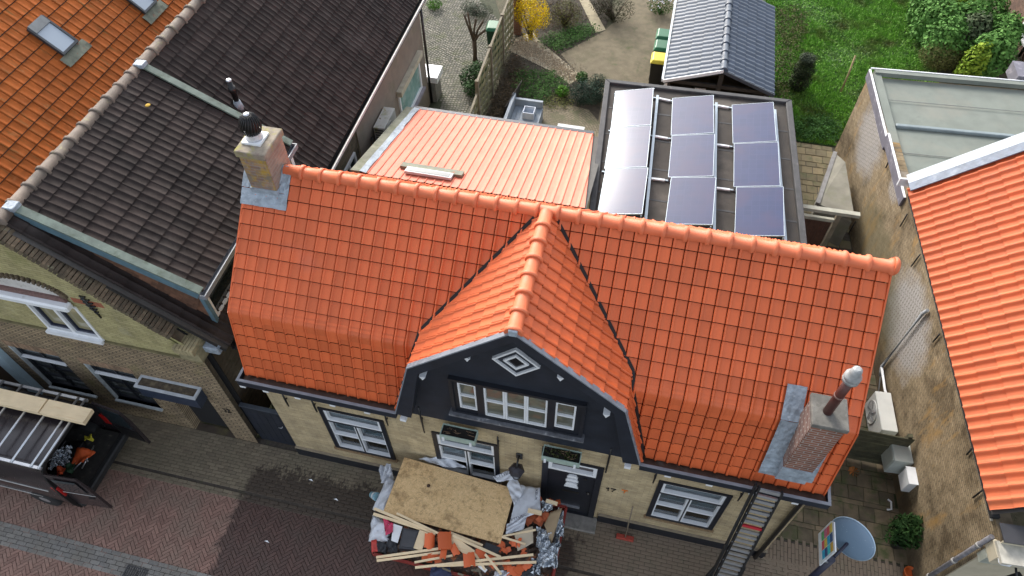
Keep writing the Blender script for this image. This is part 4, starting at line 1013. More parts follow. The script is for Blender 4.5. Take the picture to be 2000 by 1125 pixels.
# ================================================================ RED ROOFED HOUSE further left
red = thing('red_roof_house', 'house with weathered orange red clay tile roof and two skylights at the upper left', 'house', (-8.5, 6, 0))
REDT = mat('weathered_red_clay', (.37, .10, .022), .85, .18, 5, isl=.13, bump=.5, spec=.2, layers=(((.13, .09, .03), 3.2, .56, .74, (.5, 4.5, .5)), ((.42, .17, .06), 4, .62, .8), ((.1, .1, .03), 8, .64, .78, (.6, 2, .6))))
RP = [(0, 0), (.010, .010), (.022, .018), (.036, .016), (.048, .005), (.11, -.001), (.16, .0), (.200, .004), (.203, -.012)]
rs = (-LE+UZ).normalized(); rl = 6.0; O = LP(VAL_U-.12, .0, VAL_Z+.14)
rr = MB().add([LP(VAL_U-.12, -.3, VAL_Z+.1), LP(VAL_U-.12, 15, VAL_Z+.1), LP(VAL_U-.12, 15, VAL_Z+.1)+rs*rl, LP(VAL_U-.12, -.3, VAL_Z+.1)+rs*rl, LP(VAL_U-8.6, 15, VAL_Z), LP(VAL_U-8.6, -.3, VAL_Z)], [(0, 1, 2, 3), (3, 2, 4, 5)]).build('roof', mat('roof_underlay', (.05, .045, .04)), red, fix=False)
TR = Tiles(rr, 'clay_tile', tile_mesh(RP, .285, .018), REDT)
TR.lay(O, LD, rs, .208, .30, 0, 72, 0, 18, [], jit=.008)
TR.finish(300)
nrd = LD.cross(rs)
for i, (tl, tr_, br, bl) in enumerate((((53, 62), (87, 36), (158, 87), (123, 112)), ((236, -5), (270, -30), (318, 8), (282, 30)))):
    o3 = onpl(*bl, O, nrd); vv = (o3-O).dot(LD); ss = (o3-O).dot(rs)
    M = Matrix(((LD.x, rs.x, nrd.x, 0), (LD.y, rs.y, nrd.y, 0), (LD.z, rs.z, nrd.z, 0), (0, 0, 0, 1))); M.translation = O+LD*vv+rs*ss+nrd*.03
    w_, h_ = .56, .80
    mb = MB(M); mb.box((0, 0, 0), (w_, .05, .07)).box((0, h_-.05, 0), (w_, h_, .07)).box((0, .05, 0), (.05, h_-.05, .07)).box((w_-.05, .05, 0), (w_, h_-.05, .07))
    sk = mb.build('skylight', mat('dark_skylight_frame', (.06, .065, .07), .4, metal=.3), red)
    MB(M).box((.05, .05, .03), (w_-.05, h_-.16, .045)).build('window_pane', glass_mat('sky_glass', (.4, .46, .52), .08, 1.0), sk)  # pale base colour holds the sky reflection and a white blind behind
    MB(M).box((.04, h_-.18, .04), (w_-.04, h_+.02, .085)).build('top_cover', mat('grey_cover', (.2, .21, .21), .5, .15, 6, metal=.2), sk)
    ap = MB(M); k = 0
    ap.v += [M @ Vector((x, y, .008+.02*random.random())) for y in (-.24, -.12, 0) for x in np.linspace(-.14, w_+.14, 9)]
    for r_ in range(2):
        for j in range(8): a = r_*9+j; ap.f.append([a, a+1, a+10, a+9]); ap.sm.append(False)
    ap.build('apron', mat('mossy_lead_apron', (.17, .18, .13), .7, .3, 10, layers=(((.28, .1, .05), 8, .6, .7),)), sk, fix=False)
MB().add([LP(VAL_U-.14, -.2, VAL_Z+.02), LP(VAL_U-.14, 15, VAL_Z+.02), LP(VAL_U+.1, 15, VAL_Z+.02), LP(VAL_U+.1, -.2, VAL_Z+.02)], [(0, 1, 2, 3)]).build('valley_gutter', mat('dark_valley', (.05, .05, .05), .7), red, fix=False)
MB().box((-14.3, .02, 0), (-5.87, .05, 4.0)).build('front_wall', BUFF, red)
PBL = mat('pale_blue_paint', (.42, .55, .62), .5, .08, 5)
MB().box((-6.32, -.12, .3), (-6.02, .01, 2.6)).build('door_post', PBL, red)
MB().box((-7.4, -.1, .0), (-6.33, .0, 2.5)).build('front_door', mat('dark_brown_door', (.05, .03, .02)), red)
MB().box((-7.0, -.5, .62), (-6.3, -.42, .72)).build('handrail', PBL, red); MB().box((-6.36, -.5, 0), (-6.28, -.42, .62)).build('handrail_post', PBL, red)
# ================================================================ REAR EXTENSIONS OF THE MAIN HOUSE
ext = thing('tiled_extension', 'low rear extension with orange tiled lean-to roof, painted pale for sky glare, behind the main ridge', 'extension', (2.5, 6.6, 0))
ZB, YB, ZT, YT = 2.62, 8.4, 3.52, 4.98
sE = Vector((0, YT-YB, ZT-ZB)); eL = sE.length; sE.normalize()
MB().add([(.18, YB, ZB-.04), (5.05, YB, ZB-.04), (5.05, YT, ZT-.04), (.18, YT, ZT-.04)], [(0, 1, 2, 3)]).build('roof', mat('roof_underlay', (.05, .045, .04)), ext, fix=False)
er = ext.children[0] if ext.children else [o for o in bpy.data.objects if o.parent == ext][0]
GLARE_PALED = mat('glare_paled_tile', (.66, .2, .125), .62, .06, 2, isl=.05, bump=.1, spec=.4)  # orange tile colour paled so that it carries the sky glare
TE = Tiles(er, 'extension_tile', tile_mesh([(.0, -.002), (.006, .014), (.018, .022), (.030, .014), (.038, .0), (.1, -.001), (.187, .0)], .33, .004), GLARE_PALED)
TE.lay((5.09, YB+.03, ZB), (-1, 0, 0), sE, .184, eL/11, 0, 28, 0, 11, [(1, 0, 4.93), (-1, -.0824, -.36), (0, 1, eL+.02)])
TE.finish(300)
MB().box((.2, YB-.02, 0), (4.7, YB, ZB-.03)).build('rear_wall', YEL, ext)
MB().prism([(-.08, YT, 0), (-.08, YB+.02, 0), (-.08, YB+.02, ZB+.04), (-.08, YT, ZT+.06)], (.22, 0, 0)).build('parapet', mat('grey_green_parapet', (.2, .2, .15), .9, .25, 4, bump=.5, layers=(((.12, .13, .07), 3, .5, .7),)), ext)
k = MB(); n = 14
for i in range(n+1):
    t_ = i/n; y = YT+(YB-YT)*t_; z_ = ZT+(ZB-ZT)*t_
    k.v += [Vector((.13, y, z_+.07+random.uniform(-.01, .01))), Vector((.20+random.uniform(-.02, .02), y, z_+.055)), Vector((.27+random.uniform(-.02, .02), y, z_+.04))]
for i in range(n):
    for j in range(2): a = i*3+j; k.f.append([a, a+1, a+4, a+3]); k.sm.append(False)
k.build('lead_flashing', LEAD, ext, fix=False)
MB().box((.1, YB+.03, ZB-.1), (4.74, YB+.13, ZB+.01)).build('rear_gutter', mat('dark_zinc', (.06, .065, .075), .5, metal=.3), ext)
pn = Vector((0, (ZT-ZB), (YB-YT))).normalized()
a = onpl(795, 331, (0, YT, ZT), pn); b = onpl(888, 348, (0, YT, ZT), pn)
M = Matrix.Translation((a+b)/2+pn*.07) @ Matrix.Rotation(-math.atan2(ZT-ZB, YB-YT), 4, 'X')
MB(M).box((-.52, -.22, -.03), (.52, .0, .03)).build('roof_window', mat('pale_frame', (.45, .47, .48), .4), ext)
MB(M).box((-.47, -.18, .031), (.47, -.04, .036)).build('window_pane', glass_mat('sky_glass'), ext)
MB(M).box((-.7, .0, -.05), (.7, .2, .012)).build('mossy_apron', mat('mossy_lead_apron', (.17, .18, .13)), ext)
# ---- flat roof
flat = thing('flat_roof_extension', 'rear extension with black bitumen flat roof carrying solar panels', 'extension', (7.1, 7.6, 0))
BIT = mat('bitumen_felt', (.055, .047, .04), .9, .2, 3, bump=.5, bscale=150, layers=(((.11, .095, .08), 1.2, .52, .72), ((.05, .045, .042), 4, .55, .75)))
BITE = mat('bitumen_edge', (.05, .05, .052), .7, .25, 5, bump=.4, layers=(((.16, .15, .14), 9, .62, .78),))
c4 = [(5.10, 4.98), (9.66, 4.98), (9.37, 10.42), (4.72, 10.28)]
MB().prism([(x, y, 2.80) for x, y in c4], (0, 0, .06)).build('roof_deck', BIT, flat)
def inset(k):
    cx_ = sum(p[0] for p in c4)/4; cy_ = sum(p[1] for p in c4)/4
    return [(p[0]+(k if p[0] < cx_ else -k), p[1]+(k if p[1] < cy_ else -k)) for p in c4]
i4 = inset(.14)
for q in range(4):
    w_ = (q+1) % 4
    MB().prism([(*c4[q], 2.70), (*c4[w_], 2.70), (*i4[w_], 2.70), (*i4[q], 2.70)], (0, 0, .24)).build('roof_edge', BITE, flat, bevel=.015)
for yy in (6.2, 7.2, 8.2, 9.2): MB().box((4.95, yy, 2.86), (9.45, yy+.05, 2.866)).build('felt_seam', BITE, flat)
wl4 = inset(.05)
MB().prism([(*p, 0) for p in wl4], (0, 0, 2.7)).build('walls', brick('extension_brick', (.16, .1, .07), (.22, .14, .1), (.18, .16, .13), 'y'), flat)
# ---- solar panels
t = NT('solar_cells')
sp = t.n('ShaderNodeTexCoord'); br = t.n('ShaderNodeTexBrick'); t.l(sp.outputs['Object'], br.inputs['Vector'])
br.offset = 0; br.inputs['Scale'].default_value = 1; br.inputs['Brick Width'].default_value = .156; br.inputs['Row Height'].default_value = .156; br.inputs['Mortar Size'].default_value = .003
br.inputs['Color1'].default_value = (.02, .032, .09, 1); br.inputs['Color2'].default_value = (.024, .036, .1, 1); br.inputs['Mortar'].default_value = (.035, .045, .12, 1)
cc_ = t.mix(t.ramp(t.noise(1.5, 2), .4, .65), br.outputs['Color'], (.036, .036, .09))
t.b.inputs['Coat Weight'].default_value = 0; t.b.inputs['Coat Roughness'].default_value = .08; t.b.inputs['IOR'].default_value = 1.5
SOL = t.done(cc_, .14, 0, .46)
PFR = mat('pale_aluminium', (.36, .42, .47), .45, .06, 10, metal=.4)
cols = [((5.08, 9.76), (5.26, 5.40), (6.00, 9.82), (6.20, 5.40)), ((6.49, 9.78), (6.70, 5.43), (7.45, 9.84), (7.64, 5.40)), ((7.92, 9.82), (8.14, 5.42), (8.86, 9.87), (9.10, 5.41))]
pm = None; ZLo, ZHi = 2.99, 3.19
names = (('back', 'middle', 'front'), ('left', 'middle', 'right'))
labs = {}
for ci, (lt, lb, rt_, rb) in enumerate(cols):
    lt, lb = Vector((*lt, ZLo)), Vector((*lb, ZLo)); rt_, rb = Vector((*rt_, ZHi)), Vector((*rb, ZHi))
    for ri in range(3):
        A = lt.lerp(lb, ri/3); B = lt.lerp(lb, (ri+1)/3); C_ = rt_.lerp(rb, ri/3); D_ = rt_.lerp(rb, (ri+1)/3)
        U = (C_-A); Wd = U.length; U.normalize(); V = (A-B); Ln = V.length; V.normalize(); N = U.cross(V).normalized(); V = N.cross(U)
        M = Matrix(((U.x, V.x, N.x, B.x), (U.y, V.y, N.y, B.y), (U.z, V.z, N.z, B.z), (0, 0, 0, 1)))
        rown = ('farthest from the orange ridge', 'in the middle row', 'nearest the orange ridge')[ri]; coln = ('left', 'centre', 'right')[ci]
        tp = thing('solar_panel', f'glossy dark solar panel, {coln} column, {rown}', 'solar panel', (A+D_)/2, 0, 'solar panels on the flat roof')
        g_ = .012; L2 = Ln-g_
        mb = MB(M); fw = .009
        mb.box((0, 0, -.03), (Wd, fw, .003)).box((0, L2-fw, -.03), (Wd, L2, .003)).box((0, fw, -.03), (fw, L2-fw, .003)).box((Wd-fw, fw, -.03), (Wd, L2-fw, .003))
        mb.build('panel_frame', PFR, tp)
        MB(M).box((fw, fw, -.02), (Wd-fw, L2-fw, 0)).build('cells', SOL, tp)
    # rails of this column (part of the mounting)
    mt = thing('panel_mount', f'aluminium mounting rails under the {("left", "centre", "right")[ci]} column of solar panels', 'mounting rails', (lt+rb)/2-UZ*.15, 0, 'solar panel mounts')
    off = Vector((.10, 0, 0))
    MB().bar(rt_+off-UZ*.28+Vector((0, .05, 0)), rb+off-UZ*.28-Vector((0, .08, 0)), .06, .07).build('base_rail', PFR, mt)
    for ri in range(4):
        p_, q_ = lt.lerp(lb, ri/3), rt_.lerp(rb, ri/3)
        MB().bar((p_.x-.05, p_.y, 2.885), (q_.x+.1, q_.y, 2.885), .04, .03).build('cross_rail', PFR, mt)
        MB().bar((q_.x-.02, q_.y, 2.9), (q_.x-.02, q_.y, ZHi-.03), .03, .03).build('leg', PFR, mt)
        MB().bar((p_.x+.03, p_.y, 2.9), (p_.x+.03, p_.y, ZLo-.03), .03, .03).build('leg', PFR, mt)
        if ci < 2 and ri < 3:
            q2 = Vector((*cols[ci+1][0], 2.9)).lerp(Vector((*cols[ci+1][1], 2.9)), ri/3)
            MB().bar((q_.x+.14, q_.y-.02, 2.9), (q2.x-.06, q2.y-.02, 2.9), .05, .04).build('link_rail', mat('white_rail', (.7, .72, .74), .35), mt)
# ================================================================ SHED
shed = thing('garden_shed', 'open timber garden shelter with blue grey pan tile roof', 'shed', (7.7, 14, 0))
SZ0, SZ1, SXL, SXR, SXC, SY0, SY1 = 2.06, 2.60, 6.22, 9.18, 7.72, 11.78, 16.3
SLATE = mat('blue_grey_pan_tile', (.06, .08, .112), .38, .15, 4, isl=.12, bump=.1, spec=.6)
WP = [(x_, .018*math.cos(2*math.pi*(x_/.2))) for x_ in np.linspace(0, .204, 9)]
stile = tile_mesh(WP, .36, .02)
mb = MB().add([(SXL, SY0, SZ0-.04), (SXL, SY1, SZ0-.04), (SXC, SY1, SZ1-.04), (SXC, SY0, SZ1-.04), (SXR, SY0, SZ0-.04), (SXR, SY1, SZ0-.04), (SXC, SY0, SZ1-.12), (SXC, SY1, SZ1-.12), (SXL, SY0, SZ0-.1), (SXL, SY1, SZ0-.1), (SXR, SY0, SZ0-.1), (SXR, SY1, SZ0-.1)],
             [(0, 1, 2, 3), (3, 2, 5, 4), (8, 9, 7, 6), (6, 7, 11, 10)])
sro = mb.build('roof', mat('roof_underlay', (.05, .045, .04)), shed, fix=False)
TSd = Tiles(sro, 'pan_tile', stile, SLATE)
sv = Vector((SXC-SXL, 0, SZ1-SZ0)); sl_ = sv.length
TSd.lay((SXL, SY1, SZ0), (0, -1, 0), sv, .2, sl_/5, 0, 23, 0, 5, [(1, 0, SY1-SY0), (0, 1, sl_-.02)])
sv2 = Vector((-(SXR-SXC), 0, SZ1-SZ0)); sl2 = sv2.length
TSd.lay((SXR, SY0, SZ0), (0, 1, 0), sv2, .2, sl2/5, 0, 23, 0, 5, [(1, 0, SY1-SY0), (0, 1, sl2-.02)])
TSd.finish(300)
TC = Tiles(sro, 'ridge_tile', cap_mesh(.42, .10, .112), SLATE); run_caps(TC, (SXC, SY0, SZ1+.02), (SXC, SY1, SZ1+.02), 11); TC.finish()
for (xa, za, xb, zb_, mm) in ((SXL-.03, SZ0+.02, SXC, SZ1+.02, WHITE), (SXR+.0, SZ0+.0, SXC, SZ1+.0, mat('dark_verge', (.05, .06, .075), .5))):
    MB().bar((xa, SY0-.03, za-.02), (xb, SY0-.03, zb_-.02), .03, .09).build('verge_board', mm, sro)
MB().bar((SXL-.05, SY0, SZ0-.0), (SXL-.05, SY1, SZ0-.0), .06, .1).build('eave_board', mat('pale_eave', (.55, .6, .64), .5), sro)
WOODD = mat('dark_timber', (.035, .03, .025), .8, .3, 6, bump=.3)
for x in (SXL+.12, SXC, SXR-.15):
    for y in (SY0+.2, SY1-.2): MB().box((x-.06, y-.06, 0), (x+.06, y+.06, SZ0-.05 if x != SXC else SZ1-.12)).build('post', WOODD, shed)
MB().box((SXL+.1, SY1-.25, 0), (SXR-.1, SY1-.2, 2.0)).build('back_wall', WOODD, shed); MB().box((SXR-.14, SY0+.3, 0), (SXR-.1, SY1-.25, 1.95)).build('side_wall', WOODD, shed); MB().box((SXL+.08, SY0+.9, 0), (SXL+.12, SY1-.25, 1.95)).build('side_wall', WOODD, shed)
MB().bar((SXL+.1, SY0+.2, SZ0-.1), (SXR-.1, SY0+.2, SZ0-.1), .08, .1).build('tie_beam', WOODD, shed)
MB().box((SXL+.02, SY0+.05, .0), (SXL+.10, SY0+.13, SZ0-.05)).build('corner_post', WHITE, shed)
p = ony(1370, 165, SY0+.5); MB().box((p.x-.15, SY0+.5, .9), (p.x+.15, SY0+.53, 1.6)).build('hanging_board', WHITE, shed)
# ================================================================ RIGHT HOUSE
RW = R(3.7); RN = Vector((-math.cos(RW), -math.sin(RW), 0)); RDIR = Vector((-math.sin(RW), math.cos(RW), 0)); RA = Vector((12.30, 0, 0))
RE = -RN                                            # away from the alley
def RP_(s, o, z): return RA+RDIR*s+RE*o+UZ*z        # s along the wall to the back, o into the house
right = thing('right_house', 'house with stained buff brick side wall, new orange pantile roof and grey flat rear roof', 'house', RP_(5, 3, 0))
t = NT('stained_side_wall')
sp = t.n('ShaderNodeSeparateXYZ'); t.l(t.pos, sp.inputs[0]); cb_ = t.n('ShaderNodeCombineXYZ'); t.l(sp.outputs['Y'], cb_.inputs[0]); t.l(sp.outputs['Z'], cb_.inputs[1])
b_ = t.n('ShaderNodeTexBrick'); t.l(cb_.outputs[0], b_.inputs['Vector']); b_.inputs['Scale'].default_value = 1; b_.inputs['Brick Width'].default_value = .19; b_.inputs['Row Height'].default_value = .055; b_.inputs['Mortar Size'].default_value = .009
b_.inputs['Color1'].default_value = (.25, .188, .112, 1); b_.inputs['Color2'].default_value = (.34, .265, .165, 1); b_.inputs['Mortar'].default_value = (.17, .135, .09, 1)
c = b_.outputs['Color']
c = t.mix(t.ramp(t.noise(.9, 5, .65), .48, .66), c, t.mix(1.0, c, (.42, .40, .37), 'MULTIPLY'))
c = t.mix(t.ramp(t.noise(5, 5, .7), .45, .7), c, t.mix(1.0, c, (.62, .6, .56), 'MULTIPLY'))
c = t.mix(t.math('MULTIPLY', t.ramp(t.noise(1.3, 5, .7, (1, 1.5, .5)), .56, .68), .75), c, (.34, .20, .065))
def blob(y0, z0, ry, rz, k=1.0, edge=.25):
    ay = t.math('DIVIDE', t.math('SUBTRACT', sp.outputs['Y'], y0), ry); az = t.math('DIVIDE', t.math('SUBTRACT', sp.outputs['Z'], z0), rz)
    d2 = t.math('SQRT', t.math('ADD', t.math('MULTIPLY', ay, ay), t.math('MULTIPLY', az, az)))
    d2 = t.math('ADD', d2, t.math('MULTIPLY', t.math('SUBTRACT', t.noise(3, 4, .6), .5), .9))
    return t.math('MULTIPLY', t.ramp(d2, 1.0+edge, 1.0-edge), k)
whit = t.mix(b_.outputs['Fac'], (.40, .39, .38), (.15, .13, .11))
for (y0, z0, ry, rz, k) in ((4.9, 1.75, 1.15, .85, .9), (10.6, 1.9, 1.0, .8, .8), (8.2, 2.5, .35, .3, .6)):
    c = t.mix(blob(y0, z0, ry, rz, k), c, whit)
c = t.mix(blob(7.0, .9, 2.2, .9, .55), c, (.12, .11, .06))
c = t.mix(blob(2.5, .1, 3.5, .5, .7), c, (.09, .07, .045))
t.bump(t.math('ADD', t.math('MULTIPLY', b_.outputs['Fac'], -1.0), t.math('MULTIPLY', t.noise(60, 3), .8)), .45, .01)
SIDEW = t.done(c, .9, 0, .3)
SEV = 7.45; SBK = 12.5; EZ = 3.14
MB().prism([RP_(-.1, 0, 0), RP_(SBK, 0, 0), RP_(SBK, 0, 2.6), RP_(SEV+.3, 0, 2.75), RP_(SEV+.3, 0, 3.0), RP_(-.1, 0, EZ-.12)], RE*.25).build('side_wall', SIDEW, right)
MB().prism([RP_(SBK, .25, 0), RP_(SBK, 6, 0), RP_(SBK, 6, 2.5), RP_(SBK, .25, 2.5)], RDIR*-.2).build('rear_wall', SIDEW, right)
# flat rear roof with white kerb trim
GFELT = mat('grey_green_felt', (.17, .19, .165), .85, .12, 2, bump=.3, bscale=120, layers=(((.21, .21, .175), .8, .5, .7), ((.13, .15, .13), 2.5, .6, .8)))
MB().prism([RP_(SEV-.4, .2, 2.55), RP_(SBK-.1, .2, 2.5), RP_(SBK-.1, 7, 2.5), RP_(SEV-.4, 7, 2.55)], UZ*.06).build('flat_roof', GFELT, right)
def rbar(a, b, w_, h_, nm, m, par=right, bevel=0): return MB().bar(RP_(*a), RP_(*b), w_, h_).build(nm, m, par, bevel=bevel)
WTRIM = mat('white_grey_trim', (.15, .145, .175), .5, .1, 5, layers=(((.35, .33, .36), 5, .55, .75),))
rbar((SBK+.02, -.03, 2.58), (9.6, -.03, 2.58), .05, .26, 'kerb_trim', WTRIM); rbar((9.75, -.035, 2.70), (SEV+.1, -.035, 2.70), .05, .26, 'kerb_trim', WTRIM)
rbar((SBK+.02, -.03, 2.715), (9.6, -.03, 2.715), .05, .012, 'kerb_cap', WHITE); rbar((9.75, -.035, 2.835), (SEV+.1, -.035, 2.835), .05, .012, 'kerb_cap', WHITE)
rbar((SBK-.02, 0.1, 2.66), (SBK-.02, 7, 2.66), .16, .12, 'back_kerb', GFELT); rbar((SBK+.07, 0.0, 2.72), (SBK+.07, 7, 2.72), .03, .03, 'kerb_cap', WHITE)
rbar((SBK-.1, .15, 2.62), (SEV-.3, .15, 2.66), .2, .1, 'inner_upstand', GFELT)
rbar((10.35, .3, 2.62), (10.35, 7, 2.62), .12, .09, 'roof_step', mat('lead_grey_roll', (.2, .24, .25), .6, .15, 4), bevel=.02)
for s_ in (11.4, 9.35, 8.5): rbar((s_, .3, 2.613), (s_, 7, 2.613), .02, .008, 'felt_seam', mat('dark_seam', (.13, .14, .13), .8))
# pitched roof: rises away from the alley
PT = R(40); rs_ = (RE*math.cos(PT)+UZ*math.sin(PT)); OT = RP_(SEV, -.12, EZ); rl_ = 5.2
rro = MB().add([RP_(SEV+.02, -.08, EZ-.05), RP_(.28, -.08, EZ-.05), RP_(.28, -.08, EZ-.05)+rs_*rl_, RP_(SEV+.02, -.08, EZ-.05)+rs_*rl_], [(0, 1, 2, 3)]).build('roof', mat('roof_underlay', (.05, .045, .04)), right, fix=False)
PANT = mat('new_orange_pantile', (.55, .125, .04), .7, .08, 3, isl=.1, bump=.25, bscale=30, layers=(((.38, .1, .05), 2, .6, .8), ((.3, .09, .05), 14, .7, .8)))
WP2 = [(x_, .030*math.sin(2*math.pi*(x_/.205)+.6)+.01*math.sin(4*math.pi*(x_/.205))) for x_ in np.linspace(0, .212, 12)]
TRt = Tiles(rro, 'pantile', tile_mesh(WP2, .36, .022), PANT)
TRt.lay(OT, -RDIR, rs_, .205, .325, 0, 35, 0, 16, [(1, 0, SEV-.32)], lift=.02, jit=.006)
TRt.finish(300)
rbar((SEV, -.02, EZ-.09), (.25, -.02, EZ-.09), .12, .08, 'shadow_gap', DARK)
rbar((SEV, -.015, EZ-.20), (.25, -.015, EZ-.20), .03, .03, 'pale_edge_lath', mat('pale_lath', (.5, .48, .42), .7))
# white gable coping at the back edge of the pitched roof
a = RP_(SEV+.22, -.12, EZ+.1); b = a+rs_*rl_; nn = RDIR.cross(rs_); nn = nn if nn.z > 0 else -nn
MB().bar(a, b, .26, .05, nn).build('coping_top', mat('pale_blue_white', (.34, .385, .43), .55, .08, 4, layers=(((.27, .3, .33), 4, .58, .78),)), right)
MB().bar(a-nn*.15+RDIR*.13, b-nn*.15+RDIR*.13, .04, .3, nn).build('coping_side', WHITE, right)
MB().bar(a-RDIR*.25+nn*.015, b-RDIR*.25+nn*.015, .22, .03, nn).build('lead_strip', mat('blue_grey_lead', (.10, .13, .18), .6, .3, 6, bump=.4, layers=(((.2, .24, .28), 4, .55, .75),)), right)
MB().box((-.15, -.02, -.16), (.15, .02, .04), Matrix.Translation(a-rs_*.02) @ Matrix.Rotation(RW, 4, 'Z')).build('coping_end', WHITE, right)
# front facade, cornice, corner pipe, lantern
CRM = mat('cream_front', (.47, .42, .31), .8, .12, 3, layers=(((.36, .32, .22), 3, .52, .72),))
MB().prism([RP_(-.12, .0, 0), RP_(-.12, 8, 0), RP_(-.12, 8, EZ-.05), RP_(-.12, .0, EZ-.05)], RDIR*.02).build('front_wall', CRM, right)
rbar((-.18, -.05, EZ-.35), (-.18, 8, EZ-.35), .30, .28, 'cornice', CRM, bevel=.02); rbar((-.16, -.05, EZ-.62), (-.16, 8, EZ-.62), .14, .24, 'frieze', mat('pale_green_frieze', (.33, .35, .3), .7)); 
rbar((-.25, -.05, EZ-.18), (-.25, 8, EZ-.18), .34, .06, 'cornice_top', mat('ribbed_zinc', (.42, .4, .34), .6, .2, 9)); rbar((.0, -.02, EZ-.02), (.0, 8, EZ-.02), .3, .02, 'bitumen_strip', mat('dark_strip', (.03, .03, .035), .7))
MB().tube([RP_(-.0, -.06, EZ-.22), RP_(-.0, -.06, 0)], .04, 10).build('downpipe', mat('grey_zinc_pipe', (.16, .155, .165), .6, .4, 9, layers=(((.5, .48, .46), 7, .62, .75),)), right)
for z_ in (.8, 1.7, 2.5): MB().lathe([(.05, 0), (.05, .05)], RP_(-.0, -.06, z_), 10).build('pipe_collar', mat('pale_collar', (.45, .43, .4), .6), right)
MB().box((-.09, -.09, 0), (.09, .09, .12), Matrix.Translation(RP_(-.33, .05, EZ-.28))).build('alarm_box', WHITE, right, bevel=.03)
fo = onz(1985, 1085, 2.4)
MB().box((-.16, -.12, 0), (.16, .12, .06), Matrix.Translation(RP_(-.45, .45, 2.35)) @ Matrix.Rotation(.5, 4, 'Z')).build('floodlight', BLACKP, right, bevel=.01); MB().tube([RP_(-.2, .45, 2.5), RP_(-.45, .45, 2.42)], .02, 6).build('floodlight_arm', BLACKP, right)
# wall anchors, conduit
def onr(x, y, off=.03): return onpl(x, y, RA+RN*off, RN)
for a, b in (((1738, 310), (1730, 328)), ((1772, 418), (1758, 442)), ((1797, 497), (1780, 520)), ((1836, 652), (1822, 668)), ((1898, 876), (1888, 888)), ((1922, 955), (1900, 972)), ((1671, 433), (1655, 460))):
    p, q = onr(*a), onr(*b); MB().tube([p, q], .016, 5).build('wall_anchor', BLACKP, right)
pts = [onr(*q, .05) for q in ((1812, 606), (1802, 612), (1722, 716), (1719, 735))]
MB().tube(pts, .035, 8).build('conduit', mat('grey_conduit', (.3, .32, .34), .5), right)
MB().tube([pts[2], onr(1728, 760, .1), onr(1737, 790, .12)], .028, 8).build('white_hose', WHITE, right)
MB().tube([pts[2]+UZ*-.0, onr(1715, 770, .05), onr(1690, 800, .05)], .014, 6).build('cable_pipe', mat('grey_conduit', (.3, .32, .34)), right)
# ---- things along the alley wall
RWM = Matrix(((-RDIR.x, RN.x, 0, RA.x), (-RDIR.y, RN.y, 0, RA.y), (0, 0, 1, 0), (0, 0, 0, 1)))     # local x towards the street, local y out of the wall
CLEANAC = mat('clean_ac_white', (.62, .63, .6), .5, .06, 4, layers=(((.25, .22, .18), 9, .73, .78),))
ac_unit('air_conditioner', 'white air conditioner with round fan standing in the alley against the side wall', RWM @ Matrix.Translation((-3.82, .06, 0)), .93, .62, .32, .08, 'air conditioners', CLEANAC)
bx = thing('meter_cabinet', 'pale grey green metal cabinet on the alley wall between air conditioner and small white box', 'cabinet', RWM @ Vector((-2.35, .2, .42)))
GG = mat('pale_grey_green', (.45, .49, .46), .5, .08, 5, layers=(((.5, .47, .35), 4, .6, .75),))
MB(RWM).box((-2.62, .01, .42), (-2.10, .36, .96)).build('cabinet_body', GG, bx, bevel=.008); MB(RWM).box((-2.59, .362, .45), (-2.13, .37, .93)).build('cabinet_door', GG, bx); MB(RWM).lathe([(.015, 0), (.015, .02)], (-2.55, .38, .88), 8).build('lock', STEEL, bx)
wb = thing('white_wall_box', 'small white box on the alley wall nearest the potted plant', 'box', RWM @ Vector((-1.83, .1, .6)))
MB(RWM).box((-2.0, .01, .58), (-1.66, .17, .96)).build('box_body', WHITE, wb, bevel=.01); MB(RWM).box((-2.01, .005, .962), (-1.65, .18, .975)).build('box_lid', WHITE, wb)
# ---- fence across the alley, blue crate behind
fe = thing('alley_fence', 'dark weathered horizontal plank fence across the alley', 'fence', (10.9, 2.45, 0))
DKW = mat('dark_mossy_plank', (.055, .055, .032), .9, .35, 5, isl=.25, bump=.5, layers=(((.1, .1, .05), 3, .55, .75, (.6, 6, 6)),))
for i in range(9): MB().box((9.6, 2.42+random.uniform(-.006, .006), .06+i*.135), (12.08, 2.445, .06+i*.135+.122)).build('plank', DKW, fe)
for x in (9.66, 10.85, 12.0): MB().box((x-.04, 2.45, 0), (x+.04, 2.53, 1.3)).build('post', DKW, fe)
p = onz(1682, 800, .8); bc = thing('blue_crate', 'blue plastic crate in the alley beside the air conditioner fan', 'crate', (p.x, p.y, 0))
BLU = mat('blue_plastic', (.01, .09, .45), .4, .1, 5)
MB().box((p.x-.5, p.y-.2, .0), (p.x-.02, p.y+.35, .4)).build('crate_body', BLU, bc, bevel=.02); MB().box((p.x-.53, p.y-.23, .4), (p.x+.01, p.y+.38, .45)).build('crate_rim', BLU, bc, bevel=.01)
